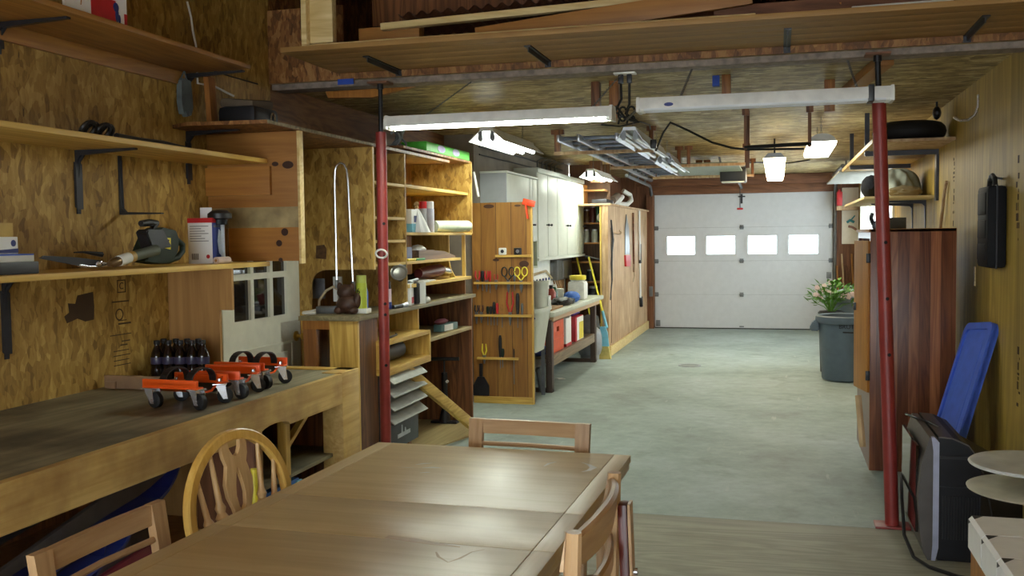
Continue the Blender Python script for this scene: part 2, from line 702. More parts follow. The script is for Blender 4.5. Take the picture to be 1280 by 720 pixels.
# ================================================================== THE ROOM
SIDEW = wood('brown_side_boards', '6b4526', '9a6a3c', 'y', rough=.6)
struct('floor', B().box(-2.98, 1.25, 5.19, 15.95, -.12, 0), CONC, None, 'stained grey concrete garage floor')
struct('floor', B().box(-2.98, 1.25, -2.0, 5.186, -.12, 0), FLOORPLY, None, 'worn plywood floor in front of the concrete')
struct('wall_left', B().box(-3.0, XW, -2.0, 5.3, 0, 3.4), OSB, None, 'strand board wall behind the workbench')
struct('wall_left', B().box(-3.0, XW, 5.3, 8.46, 0, 2.43), SIDEW, None, 'brown boarded wall behind the shelving')
struct('wall_left', B().box(-3.0, -2.65, 8.45, 12.62, 0, 2.43), BLOCKW, None, 'grey block wall above the wall cupboards')
struct('wall_left', B().box(-2.65, -2.645, 8.5, 12.3, .6, 1.40), WHITEWALL, None, 'white board wall behind the sink counter')
struct('wall_left', B().box(-2.98, -2.02, 11.95, 15.78, 0, 1.875).box(-2.98, -2.40, 11.95, 15.78, 1.875, 2.43) if False else
       B().box(-2.10, -2.02, 11.95, 15.78, .0, 1.875), SHOPPLY, None, 'tan plywood wall hung with tools beside the garage door')
struct('wall_left', B().box(-2.60, -2.45, 12.72, 15.78, 0, 2.43), REDBRNZ, None, 'brown wall above the plywood wall')
struct('trim_1', B().box(-2.60, -1.985, 11.93, 15.76, 1.875, 1.90, .004), SHOPPLY, None, 'ledge on top of the tan plywood wall')
struct('baseboard_left', B().box(-2.02, -1.995, 11.97, 15.76, 0, .125, .004), PALE, None, 'pale baseboard under the plywood wall')
# wall around the garage door
b = B().box(-2.6, -1.895, 15.826, 15.95, 0, 2.43).box(.805, 1.25, 15.826, 15.95, 0, 2.43).box(-1.895, .805, 15.826, 15.95, 2.13, 2.43).box(.83, 1.25, 15.72, 15.826, 0, 2.43).box(-2.6, -1.93, 15.72, 15.826, 0, 2.43).box(-1.93, .83, 15.75, 15.826, 2.142, 2.43)
struct('wall_back', b, REDBRNZ, None, 'brown wall around the garage door')
struct('trim_2', B().box(-2.0, .95, 15.72, 15.80, 2.14, 2.27, .004), REDBRN, None, 'brown timber header over the garage door')
struct('trim_3', B().box(-2.2, 1.0, 15.70, 15.78, 2.275, 2.42, .004), REDBRN, None, 'dark timber beam under the ceiling over the garage door')
struct('trim_4', B().box(-2.03, -1.915, 15.66, 15.78, 0, 2.14, .004), REDBRNZ, None, 'brown jamb at the plywood wall side of the garage door')
# right wall with its window
WY0, WY1, WZ0, WZ1 = 11.0, 15.2, 1.02, 2.22
b = B().prism([[(-2, 0), (15.95, 0), (15.95, 2.43), (8, 2.43), (8, 3.4), (-2, 3.4)], [(WY0, WZ0), (WY1, WZ0), (WY1, WZ1), (WY0, WZ1)]], (XR, 0, 0), Y, Z, (.06, 0, 0))
struct('wall_right', b, RWALL, None, 'yellow stamped plywood wall')
wn = thing('window_1', 'bright window in the yellow plywood wall behind the wardrobe', 'window', (XR, (WY0 + WY1) / 2, WZ0))
wn['kind'] = 'structure'
b = B().prism([[(WY0, WZ0), (WY1, WZ0), (WY1, WZ1), (WY0, WZ1)], [(WY0 + .06, WZ0 + .06), (WY1 - .06, WZ0 + .06), (WY1 - .06, WZ1 - .06), (WY0 + .06, WZ1 - .06)]], (XR - .02, 0, 0), Y, Z, (.09, 0, 0))
for k in (1, 2):
    yy = WY0 + (WY1 - WY0) * k / 3
    b.box(XR - .01, XR + .05, yy - .03, yy + .03, WZ0 + .05, WZ1 - .05)
obj('window_frame', b, WHITEP, wn)
obj('pane', B().box(XR + .02, XR + .026, WY0 + .05, WY1 - .05, WZ0 + .05, WZ1 - .05), GLASSM, wn)
# the near room behind the camera: unseen back wall, its opening added to admit daylight, high ceiling
b = B().prism([[(-3.0, 0), (1.25, 0), (1.25, 3.4), (-3.0, 3.4)], [(-2.2, .03), (.8, .03), (.8, 2.15), (-2.2, 2.15)]], (0, -2.0, 0), X, Z, (0, -.1, 0))
struct('wall_front', b, OSB, None, 'unseen strand board wall behind the viewer with an opening added for daylight')
struct('ceiling', B().box(-3.0, 1.25, -2.1, 8.1, 3.4, 3.45), OSBB, None, 'high ceiling over the workbench end')
struct('ceiling', B().box(-3.0, 1.25, 5.3, 15.95, ZC, 2.466), OSBC, None, 'low strand board garage ceiling')
struct('trim_5', B().box(-3.0, XR, 5.285, 5.30, ZC, 2.466).box(XW, -2.44, 5.286, 5.30, 2.466, 2.86), OSBB, None, 'strand board edge of the loft deck')
struct('trim_6', B().box(XW, XR, 5.32, 5.46, 2.395, 2.43, .003), plain('weathered_purple_board', (134, 120, 108), .7, var=.35, scale=24), None, 'weathered board under the edge of the loft')
struct('wall_back', B().box(-3.0, 1.25, 7.9, 8.0, 2.466, 3.4), DKPLYZ, None, 'dark back wall of the loft')
struct('wall_left', B().box(-3.0, XW, 5.3, 8.0, 2.466, 3.4), OSBB, None, 'strand board wall beside the loft')
# ceiling sheet battens: dark seams between the ceiling sheets
for k, yy in enumerate((6.75, 8.0, 9.25, 10.5, 11.75, 13.0, 14.3)):
    pass

# world: flat pale daylight seen through the panes and the added rear opening
w = bpy.data.worlds.new('daylight')
SC.world = w
w.use_nodes = True
bg = w.node_tree.nodes['Background']
bg.inputs['Color'].default_value = (.86, .95, 1.0, 1)
bg.inputs['Strength'].default_value = WORLD

# ================================================================== GARAGE DOOR
gd = thing('door_1', 'white sectional overhead garage door with four bright panes', 'garage door', (-.545, YD, 0))
gd['kind'] = 'structure'
DX0, DX1 = -1.91, .82
zs = [.012, .545, 1.08, 1.61, 2.14]
panes = [(834, 869), (883, 919), (935, 971), (986, 1023)]
for k in range(4):
    z0, z1 = zs[k] + (.001 if k else .004), zs[k + 1] - .001
    if k == 2:
        outer = [(DX0, z0), (DX1, z0), (DX1, z1), (DX0, z1)]
        loops = [outer]
        wins = []
        for a, c in panes:
            xa, xc = at(a, 306, 'y', YD).x, at(c, 306, 'y', YD).x
            za, zc = 1.185, 1.475
            wins.append((xa, xc, za, zc))
            loops.append([(xa, za), (xc, za), (xc, zc), (xa, zc)])
        sec = obj('door_section', B().prism(loops, (0, YD, 0), X, Z, (0, .045, 0)), DOORW, gd)
        for xa, xc, za, zc in wins:
            fr = B().prism([[(xa - .035, za - .035), (xc + .035, za - .035), (xc + .035, zc + .035), (xa - .035, zc + .035)], [(xa + .003, za + .003), (xc - .003, za + .003), (xc - .003, zc - .003), (xa + .003, zc - .003)]], (0, YD - .012, 0), X, Z, (0, .02, 0))
            f = obj('window_frame', fr, DOORW, gd)
            obj('pane', B().box(xa, xc, YD + .012, YD + .016, za, zc), GLASSM, f)
    else:
        sb = B().box(DX0, DX1, YD, YD + .045, z0, z1)
        for q in range(1, 4):
            zz = z0 + (z1 - z0) * q / 4
            sb.box(DX0 + .02, DX1 - .02, YD - .0025, YD + .002, zz - .05, zz + .05)
        sec = obj('door_section', sb, DOORW, gd)
for k in (1, 2, 3):
    zz = zs[k]
    obj('joint_strip', B().box(DX0, DX1, YD + .006, YD + .04, zz - .002, zz + .002), RUB, gd)
    for xx in (DX0 + .03, (DX0 + DX1) / 2, DX1 - .03):
        h = B().box(xx - .03, xx + .03, YD - .012, YD, zz - .035, zz + .035, .003)
        h.cyl((xx - .035, YD - .016, zz), (xx + .035, YD - .016, zz), .009, seg=8)
        obj('hinge', h, GREYM, gd)
for xx in (DX0 + .05, (DX0 + DX1) / 2, DX1 - .05):
    obj('bracket', B().box(xx - .035, xx + .035, YD - .012, YD, .03, .13 if xx != (DX0 + DX1) / 2 else .05, .003), GREYM, gd)
obj('bottom_seal', B().box(DX0, DX1, YD - .005, YD + .04, 0, .014), RUB, gd)
obj('lock_plate', B().box(DX1 - .09, DX1 - .02, YD - .01, YD, .80, .90, .004), GREYM, gd)
obj('arm_bracket', B().box(-.56, -.53, YD - .03, YD, 1.98, 2.13).box(-.60, -.49, YD - .012, YD, 2.08, 2.10), DARKM, gd)
# release cord with a red handle
rc = thing('release_cord', 'pull cord with a red handle hanging before the garage door', 'cord', at(925, 262, 'y', 15.2))
p0, p1 = at(925, 225, 'y', 15.2), at(925, 261, 'y', 15.2)
obj('cord', B().cyl(p0, p1, .006, seg=6), BLK, rc)
obj('handle', B().bar(p1 + Vector((-.045, 0, 0)), p1 + Vector((.045, 0, 0)), .025, .03, bev=.008), RED, rc)
# tracks
for sx, nm in ((DX0 - .035, 'steel track at the plywood wall side of the garage door'), (DX1 + .03, 'steel track at the window side of the garage door')):
    pts = [(sx, YD - .06, .02), (sx, YD - .06, 1.98)]
    for k in range(1, 9):
        a = PI / 2 * k / 8
        pts.append((sx, YD - .06 - .3 * (1 - math.cos(a)), 1.98 + .3 * math.sin(a)))
    pts += [(sx, 13.0, 2.30)]
    tr = thing('door_track', nm, 'track', (sx, YD - .06, .02))
    obj('rail', B().sweep(pts, .024, 8), GREYM, tr)
    for q in range(3):
        yy = 13.3 + q * .8
        obj('hanger', B().box(sx - .012, sx + .012, yy - .02, yy + .02, 2.31, ZC), GREYM, tr)
    obj('spring', B().cyl((sx - .045 * (1 if sx > 0 else -1), 13.2, 2.355), (sx - .045 * (1 if sx > 0 else -1), 15.3, 2.355), .028, seg=10), GREYM, tr)

# opener
op = thing('garage_opener', 'black garage door opener hung from the ceiling', 'opener', at(917, 222, 'y', 12.0))
c = at(917, 219, 'y', 12.0)
obj('motor_housing', B().obox(c, (.30, .42, .17), bev=.02), BLK, op)
obj('light_panel', B().obox(c + Vector((0, -.19, -.09)), (.26, .05, .018), bev=.006), WHITEP, op)
obj('rail', B().bar(c + Vector((0, .2, .04)), (c.x - .03, 15.7, 2.22), .03, .03), GREYM, op)
for sx in (-.13, .13):
    obj('strap', B().bar(c + Vector((sx, 0, .06)), (c.x + sx * 1.3, 12.0, ZC), .025, .004, (0, 1, 0)), GREYM, op)

# ================================================================== LOFT SHELF
ZS = 2.466
b = B()
for k in range(5):
    y0 = 4.60 + .137 * k
    b.box(-2.48, XR - .01, y0, y0 + .135, ZS, ZS + .026, .002)
one('loft_shelf', b, wood('loft_planks', '8c6636', 'ad864c', 'x', rough=.55, wave=.2, knots=.6), 'long board shelf on steel brackets along the loft edge', 'shelf')
for i, (x, lab) in enumerate(((-2.10, 'black steel bracket nearest the strand board wall under the loft shelf'), (-1.22, 'second black steel bracket from the strand board wall under the loft shelf'), (.045, 'steel bracket above the unlit strip light under the loft shelf'), (.90, 'black steel bracket nearest the yellow wall under the loft shelf'))):
    b = B().bar((x, 5.28, ZS - .004), (x, 4.82, ZS - .004), .035, .006)
    b.bar((x, 5.28, ZS - .016), (x, 4.84, ZS - .016), .006, .03)
    b.bar((x, 5.283, ZS), (x, 5.283, 2.43), .035, .006, (0, 1, 0))
    one('shelf_bracket', b, DARKM, lab, 'bracket', 'loft shelf brackets')
# window sash frame lying on the shelf
zt = ZS + .026
fr = thing('window_sash', 'large pale pine sash frame standing on the loft shelf', 'sash', (-1.2, 4.75, zt))
obj('bottom_rail', B().box(-2.40, -.10, 4.68, 4.73, zt, zt + .022, .003).box(-2.40, -.10, 4.73, 4.78, zt, zt + .035, .003), PALE, fr)
obj('side_rail', B().box(-2.40, -2.37, 4.68, 4.78, zt + .02, zt + .75, .003), PALE, fr)
obj('side_rail', B().box(-2.37, -2.24, 4.72, 4.77, zt + .036, zt + .75, .004), PALE, fr)
def lumber(p0, p1, w, h, m, lab):
    one('lumber_board', B().bar(p0, p1, w, h, bev=.003), m, lab, 'board')
lumber((-2.05, 4.93, zt + .14), (.05, 4.93, zt + .20), .05, .035, PALE, 'long pale board lying above the sash frame on the loft shelf')
lumber((-2.2, 5.0, zt + .075), (-1.85, 5.0, zt + .075), .08, .15, BROWN, 'short orange board end beside the pale board on the loft shelf')
lumber((-1.5, 4.86, zt + .035), (-.12, 4.84, zt + .15), .03, .10, BROWN, 'brown plank lying slanted on the loft shelf')
lumber((-.30, 4.92, zt + .06), (.62, 4.95, zt + .07), .08, .10, REDBRN, 'reddish plank end on the loft shelf above the outlet')
lumber((.1, 5.1, zt + .03), (1.0, 5.1, zt + .03), .10, .05, BROWN, 'plank lying flat over the steel bracket on the loft shelf')
lumber((.32, 4.78, zt + .022), (.75, 4.80, zt + .03), .12, .02, WHITEP, 'white painted trim piece lying on the loft shelf')
lumber((.23, 4.9, zt + .05), (.23, 5.25, zt + .06), .12, .09, CEDARO, 'stack of brown batten ends on the loft shelf')
# corrugated sheet stack at the back of the shelf
b = B()
def corr(u, v):
    x = -2.0 + 2.3 * u
    return Vector((x, 5.02 + .55 * v, zt + .215 + .012 * math.sin(x * 2 * PI / .075) + .05 * u))
b.grid(corr, 220, 3)
b.grid(lambda u, v: corr(u, v) + Vector((0, 0, .006)), 220, 3)
one('corrugated_sheet', b, REDBRN, 'brown corrugated sheet edge lying on the loft shelf', 'sheet')
# loft lumber row deep in the loft
for i in range(7):
    x = -2.3 + i * .42
    lumber((x, 6.3, 2.466 + .03), (x + .25, 7.6, 2.466 + .03), .14, .05, (REDBRN, BROWN, DPLY)[i % 3], 'plank stored on the loft deck, number %d from the strand board wall' % (i + 1)) if False else None

# upright boards of the loft railing seen between the stored wood
b = B().box(-2.40, 1.1, 5.62, 5.65, 2.80, 3.10, .003)
one('railing_board', b, DPLY, 'dark rough board standing behind the loft shelf', 'board')
one('loft_crate', B().box(-2.05, .9, 5.75, 6.6, 2.466, 2.79, .01), REDBRN, 'long dark timber crate deep on the loft deck', 'crate')

# ================================================================== STRIP LIGHTS


def chain(pa, pb, n=None):
    b = B()
    pa, pb = Vector(pa), Vector(pb)
    L = (pb - pa).length
    n = n or max(2, int(L / .022))
    d = (pb - pa) / n
    for k in range(n):
        c = pa + d * (k + .5)
        a = X if k % 2 else Y
        ring = [c + d.normalized() * .013 * math.cos(t) + a * .006 * math.sin(t) for t in [2 * PI * q / 8 for q in range(8)]]
        b.sweep(ring, .0018, 4, closed=True)
    return b


def batten(x0, x1, y, z, lit, lab, tilt=0.0):
    t = thing('strip_light', lab, 'strip light', ((x0 + x1) / 2, y, z))
    prof = [(-.062, -.022), (-.062, .0), (-.045, .032), (.045, .032), (.062, .0), (.062, -.022), (.058, -.022), (.052, -.006), (-.052, -.006), (-.058, -.022)]
    obj('housing', B().prism([(a, b_ + .0) for a, b_ in prof], (x0 + .012, y, z + .022), Y, Z, (x1 - x0 - .024, 0, 0)), WHITEM, t)
    for xx in (x0, x1 - .014):
        e = B().prism([(-.064, -.014), (-.064, .034), (-.05, .058), (.05, .058), (.064, .034), (.064, -.014)], (xx, y, z), Y, Z, (.014, 0, 0))
        obj('end_cap', e, WHITEM, t)
    for dy in ((-.028, .028) if lit else (-.028, .028)):
        obj('tube', B().cyl((x0 + .03, y + dy, z + .004), (x1 - .03, y + dy, z + .004), .0155, seg=14), TUBE if lit else TUBEOFF, t)
        for xx in (x0 + .014, x1 - .034):
            obj('socket', B().cyl((xx, y + dy, z + .004), (xx + .02, y + dy, z + .004), .018, seg=12), WHITEM, t)
    return t


L1 = batten(-1.955, -.772, 4.76, 2.075, True, 'lit white strip light hanging by chains over the bench end of the table')
for xx in (-1.75, -.88):
    obj('chain', chain((xx, 4.76, 2.13), (xx + .05, 5.40, 2.394)), GREYM, L1)
L2 = batten(-.655, .505, 4.76, 2.105, False, 'unlit white strip light hanging over the aisle before the red post')
for xx in (-.45, .35):
    obj('chain', chain((xx, 4.76, 2.16), (xx, 5.40, 2.394)), GREYM, L2)
obj('wire_tie', B().box(.395, .42, 4.692, 4.828, 2.092, 2.166, .004), BLK, L2)
obj('maker_badge', B().prism(circ(1, 20), (-.50, 4.699, 2.120), Vector((.022, 0, 0)), Vector((0, 0, .009)), (0, -.002, 0)), NAVY, L2)


def shop_light(x, y0, y1, z, lit, lab, w=.135, lamp=TUBE, roll=0.0):
    """two-tube reflector light running in depth, open ends, tubes on hooked sockets"""
    t = thing('shop_light', lab, 'shop light', (x, (y0 + y1) / 2, z))
    prof = [(-w, -.02), (-.05, .055), (-.045, .075), (.045, .075), (.05, .055), (w, -.02), (w - .004, -.024), (.046, .05), (-.046, .05), (-w + .004, -.024)]
    obj('reflector', B().prism(prof, (x, y0, z), X, Z, (0, y1 - y0, 0)), WHITEM if lit else ALU, t)
    for dx in (-.045, .045):
        obj('tube', B().cyl((x + dx, y0 + .03, z), (x + dx, y1 - .03, z), .018, seg=12), lamp, t)
        for yy in (y0 + .004, y1 - .03):
            obj('socket', B().prism([(-.014, .05), (-.018, -.006), (-.008, -.022), (.008, -.022), (.018, -.006), (.014, .05)], (x + dx, yy, z), X, Z, (0, .026, 0)), GREYM, t)
    for yy in (y0 + .2, y1 - .2):
        obj('chain', chain((x, yy, z + .075), (x, yy + .02, ZC)), GREYM, t)
    return t


shop_light(-2.03, 6.78, 8.02, 2.215, True, 'lit shop light hanging over the tool panel end of the shelves')
shop_light(-2.10, 11.2, 12.4, 2.205, True, 'lit shop light hanging beyond the white wall cupboards')
shop_light(-1.07, 7.3, 9.2, 2.235, False, 'unlit shop light under the ladder rack, nearer of the two', .10, TUBEOFF)
shop_light(-1.05, 9.5, 11.1, 2.215, False, 'unlit shop light under the ladder rack, nearer the garage door', .10, TUBEOFF)
wl = thing('shop_light', 'lit diffuser light seen end on over the bin side of the aisle', 'shop light', (.335, 8.6, 2.2))
obj('housing', B().prism([(.10 * math.cos(PI * k / 10), .012 + .062 * math.sin(PI * k / 10)) for k in range(11)], (.335, 7.98, 2.2), X, Z, (0, 1.27, 0)), WHITEM, wl)
obj('diffuser', B().prism([(-.108, .012), (-.10, -.018), (.10, -.018), (.108, .012)], (.335, 7.985, 2.2), X, Z, (0, 1.26, 0)), emit('lit_diffuser', (250, 255, 246), 9), wl)
for yy in (8.2, 9.0):
    obj('chain', chain((.335, yy, 2.27), (.335, yy + .02, ZC)), GREYM, wl)

# twin ceiling lamp
tl = thing('ceiling_lamp', 'glowing two part diffuser lamp hanging before the garage door', 'lamp', (-.03, 11.2, 2.2))
for y0, y1, zz in ((9.75, 11.1, 2.20), (11.25, 12.6, 2.185)):
    obj('housing', B().prism([(-.10, .03), (-.06, .075), (.06, .075), (.10, .03)], (-.03, y0, zz), X, Z, (0, y1 - y0, 0)), GREYM, tl)
    obj('diffuser', B().prism([(-.105, .028), (-.09, -.03), (.09, -.03), (.105, .028)], (-.03, y0 + .005, zz), X, Z, (0, y1 - y0 - .01, 0)), LAMPGLOW, tl)
    for yy in (y0 + .2, y1 - .2):
        obj('stem', B().cyl((-.03, yy, zz + .07), (-.03, yy, ZC), .008), DARKM, tl)

# ================================================================== SHELVES ON THE STRAND BOARD WALL
XS = -2.56
one('wall_shelf', B().box(XW, XS, 1.2, 4.585, 1.364, 1.388, .003), PINE, 'lowest yellow pine wall shelf, holding the saw and the red box', 'shelf')
one('wall_shelf', B().box(XW, XS, 1.2, 4.585, 1.898, 1.921, .003), PINE, 'middle yellow pine wall shelf with black straps lying on it', 'shelf')
one('wall_shelf', B().box(XW, XS + .01, 1.2, 4.42, 2.357, 2.379, .003), BROWNY, 'topmost wall shelf with red and white cards on it', 'shelf')
one('shelf_back_strip', B().box(XW, XW + .02, 1.2, 4.4, 2.29, 2.357, .003), BROWNY, 'pine strip along the wall under the topmost shelf', 'strip')


def lbracket(y, ztop, down, out, lab, flip=False, th=.022):
    b = B()
    if flip:   # the arm at the foot
        b.prism([(0, 0), (0, down), (.006, down), (.012, .03), (.03, .012), (out, .006), (out, 0)], (XW, y - th / 2, ztop - down), X, Z, (0, th, 0))
        b.bar((XW + .006, y, ztop - .02), (XW + .006, y, ztop - down * .9), .004, .018, (1, 0, 0))
    else:
        b.prism([(0, 0), (out, 0), (out, -.008), (.03, -.022), (.014, -.04), (.006, -down), (0, -down)], (XW, y - th / 2, ztop), X, Z, (0, th, 0))
        b.prism([(0, 0), (out * .9, 0), (.05, -.012), (.018, -.05), (0, -down * .9)], (XW, y - .004, ztop - .002), X, Z, (0, .008, 0))
        b.prism([(0, -down + .03), (.012, -down + .02), (.012, -.06), (0, -.05)], (XW, y - th * .9, ztop), X, Z, (0, th * 1.8, 0))
    return one('shelf_bracket', b, DARKM, lab, 'bracket', 'brackets on the strand board wall')


lbracket(3.60, 1.898, .275, .30, 'steel bracket under the middle shelf above the garden saw')
lbracket(3.885, 1.895, .27, .22, 'upturned steel bracket with its arm at the foot under the middle shelf', True)
lbracket(4.43, 2.062, .27, .30, 'steel bracket under the board of the cupboard top at the shelf corner')
lbracket(4.44, 2.357, .215, .33, 'steel bracket at the free end of the topmost shelf')
lbracket(3.18, 2.357, .12, .33, 'steel bracket under the topmost shelf nearest the picture edge')
lbracket(3.16, 1.364, .32, .10, 'steel bracket under the lowest shelf beside the black box')
# grey weathered hanger plate by the top bracket
b = B().prism([(-.045, .06), (-.03, .08), (.035, .075), (.045, 0), (.05, -.06), (.03, -.10), (.02, -.075), (0, -.11), (-.02, -.085), (-.035, -.10), (-.05, -.04)], (XW + .012, 4.38, 2.24), Y, Z, (.03, 0, 0))
b.sweep([(XW + .03, 4.40, 2.31), (XW + .035, 4.37, 2.36), (XW + .03, 4.34, 2.31)], .004, 6)
one('hanging_pouch', b, plain('grey_weathered_canvas', (92, 100, 100), .8, var=.3), 'grey weathered pouch hanging beneath the topmost shelf end', 'pouch')
b = B().sweep([at(234, 2, 'x', XW + .02), at(239, 22, 'x', XW + .02), at(241, 38, 'x', XW + .02), at(245, 57, 'x', XW + .02), at(247, 104, 'x', XW + .012), at(268, 108, 'x', XW + .012), at(292, 120, 'x', XW + .012)], .006, 6)
one('wall_cable', b, WHITEM, 'white cable running down the wall past the topmost shelf', 'cable')
b = B().sweep([at(268, 89, 'x', XW + .012), at(290, 96, 'x', XW + .012), at(322, 105, 'x', XW + .012)], .004, 6)
one('wall_wire', b, BLK, 'thin black wire strung along the wall to the loft corner', 'wire')
# cards on the topmost shelf
y0, y1 = at(82, 5, 'x', -2.60).y, at(160, 25, 'x', -2.60).y
cd = thing('picture_card', 'white and red picture card leaning on the topmost shelf', 'card', (-2.6, (y0 + y1) / 2, 2.379))
zz = 2.379
obj('board', B().box(-2.615, -2.605, y0, y1, zz, zz + .24), WHITEC, cd)
ya, yb = at(115, 5, 'x', -2.60).y, at(146, 20, 'x', -2.60).y
obj('red_panel', B().box(-2.605, -2.603, ya, yb, zz + .005, zz + .10), RED, cd)
ye = at(159, 25, 'x', -2.60).y
obj('red_panel', B().box(-2.605, -2.603, ye - .012, y1, zz, zz + .06), RED, cd)
b = B().blob((-2.603, ye - .065, zz + .075), (.002, .018, .02)).blob((-2.603, ye - .06, zz + .045), (.002, .012, .03)).blob((-2.603, ye - .045, zz + .03), (.002, .008, .02))
obj('printed_figure', b, NAVY, cd)
obj('printed_lines', B().bar((-2.604, ya - .10, zz + .05), (-2.604, ya - .02, zz + .15), .002, .004, (1, 0, 0)).bar((-2.604, ya - .06, zz + .04), (-2.604, ya - .04, zz + .17), .002, .004, (1, 0, 0)), BROWN, cd)
# straps on the middle shelf
st = thing('strap_bundle', 'black straps piled on the middle shelf', 'straps', at(128, 165, 'x', -2.66))
def loopstrap(c, r, tilt, w=.03):
    b = B()
    pts = [Vector((c[0] + .02 * math.sin(t), c[1] + r * math.cos(t), c[2] + r * .8 * math.sin(t))) for t in [2 * PI * q / 14 for q in range(14)]]
    b.sweep(pts, .009, 6, closed=True)
    return b
yb = at(110, 165, 'x', -2.66).y
for k in range(4):
    obj('strap', loopstrap((-2.66 - .02 * (k % 2), yb + k * .045, 1.921 + .030), .036, 0), BLK, st)
pts = [(-2.62, yb + .12, 1.935), (-2.64, yb + .3, 1.93), (-2.66, yb + .5, 1.932), (-2.65, yb + .72, 1.928)]
obj('strap_tail', B().sweep(pts, [.012, .016, .02, .006], 8), BLK, st)

# garden tools and boxes on the lowest shelf
zl = 1.388
def shelf_y(px, py, x):
    return at(px, py, 'x', x).y
x = -2.62
yb0 = 2.55
yb1 = shelf_y(49, 335, x)
one('black_case', B().box(-2.80, x, yb0, yb1, zl, zl + .045, .004), BLK, 'flat black case on the lowest shelf at the picture edge', 'case')
bk = thing('book', 'white book with a blue cover lying on the flat black case', 'book', (-2.7, yb1 - .15, zl + .045))
obj('page_block', B().box(-2.79, x - .006, yb0 + .1, yb1 - .016, zl + .045, zl + .068, .002), PAPER, bk)
obj('cover', B().box(-2.79, x - .004, yb0 + .1, yb1 - .02, zl + .068, zl + .073), BLUEP, bk)
yw = shelf_y(11, 305, -2.70)
wb = thing('small_box', 'small white and blue box on top of the book at the picture edge', 'box', (-2.7, yw - .1, zl + .073))
obj('carton', B().box(-2.80, -2.66, yw - .2, yw, zl + .074, zl + .135, .002), WHITEC, wb)
obj('blue_print', B().prism([(0, 0), (.20, 0), (.20, .016), (0, .005)], (-2.66, yw - .2, zl + .077), Y, Z, (.001, 0, 0)), NAVY, wb)
obj('blue_emblem', B().prism(circ(.012, 12), (-2.66, yw - .022, zl + .112), Y, Z, (.001, 0, 0)), NAVY, wb)
obj('paper_slip', B().box(-2.80, -2.67, yw - .2, yw - .01, zl + .135, zl + .185), plain('buff_card', (190, 160, 90), .7), wb)

# pruning saw / loppers
pr = thing('pruning_shears', 'long bladed garden shears with bare metal pivot on the lowest shelf', 'shears', at(115, 328, 'x', -2.63))
P = lambda a, c: at(a, c, 'x', -2.64)
obj('blade', B().prism([(0, .0), (.2, -.01), (.33, -.005), (.34, .022), (.2, .022), (.02, .012)], P(48, 323), (P(105, 330) - P(48, 323)).normalized(), Z, (.006, 0, 0)), BLKM, pr)
b = B().sweep([P(98, 331), P(110, 333), P(125, 333), P(137, 329)], .007, 8).sweep([P(104, 328), P(116, 329), P(124, 327), P(132, 330)], .006, 8).blob(P(122, 330), (.014, .02, .012))
obj('pivot', b, CHROME, pr)
b = B().sweep([P(106, 315.5) + Vector((-.05, 0, 0)), P(118, 315) + Vector((-.05, 0, 0)), P(140, 318) + Vector((-.05, 0, 0))], [.003, .005, .012], 6)
obj('second_blade', b, BLKM, pr)
# plumber's torch cylinder lying in front of the trimmer
tc = thing('torch_cylinder', 'small gas torch with brass ends and paper label lying before the green trimmer', 'torch', at(165, 325, 'x', -2.60))
q0, q1, q2, q3, q4 = [at(a, c, 'x', -2.60) for a, c in ((137, 330), (148, 326.5), (161, 322), (166, 320.5), (195, 312.5))]
obj('nozzle', B().sweep([q0, q0 + (q1 - q0) * .5, q1], [.012, .02, .02], 14), plain('dull_bronze', (120, 96, 66), .35, .7), tc)
obj('label_sleeve', B().cyl(q1, q2, .023, seg=16), PAPER, tc)
obj('collar', B().cyl(q2, q3, .024, seg=16), plain('tan_collar', (170, 132, 60), .5), tc)
obj('grip', B().sweep([q3, q4, q4 + (q4 - q3) * .1], [.022, .024, .012], 16), plain('grey_green_grip', (72, 78, 62), .6), tc)
# electric hedge trimmer, dark green
ht = thing('hedge_trimmer', 'dark green electric hedge trimmer with yellow label on the lowest shelf', 'trimmer', at(195, 325, 'x', -2.72))
xx = -2.70
def poly(pts, x=xx):
    return [(at(a, c, 'x', x).y, at(a, c, 'x', x).z) for a, c in pts]
b = B().prism(poly([(170, 327), (180, 310), (184, 290), (194, 284), (210, 288), (214, 298), (213, 314), (206, 327), (190, 330)]), (xx - .045, 0, 0), Y, Z, (.09, 0, 0))
bmesh.ops.bevel(b.bm, geom=list(b.bm.edges), offset=.010, segments=2, affect='EDGES', profile=.6)
obj('motor_housing', b, GREENT, ht)
b = B().prism(poly([(161, 291), (163, 287), (183, 287), (194, 309), (169, 313)]), (xx + .03, 0, 0), Y, Z, (.06, 0, 0))
bmesh.ops.bevel(b.bm, geom=list(b.bm.edges), offset=.006, segments=2, affect='EDGES')
obj('hand_guard', b, BLK, ht)
pts = [at(a, c, 'x', xx) for a, c in ((176, 279.5), (186, 278.5), (196, 279))]
b = B().sweep(pts, [.014, .017, .014], 10).sweep([at(194, 280, 'x', xx), at(191, 286, 'x', xx), at(194, 292, 'x', xx)], .016, 8)
obj('front_handle', b, BLK, ht)
pts = [at(a, c, 'x', xx + .03) for a, c in ((212, 296), (220, 299), (228, 306), (228, 314), (222, 322), (210, 326), (196, 326))]
obj('rear_handle', B().sweep(pts, .014, 10), GREENT, ht)
lbq = poly([(204, 297), (213, 297.5), (213, 312), (202, 309)], xx + .047)
obj('label', B().prism(lbq, (xx + .0452, 0, 0), Y, Z, (.004, 0, 0)), YEL, ht)
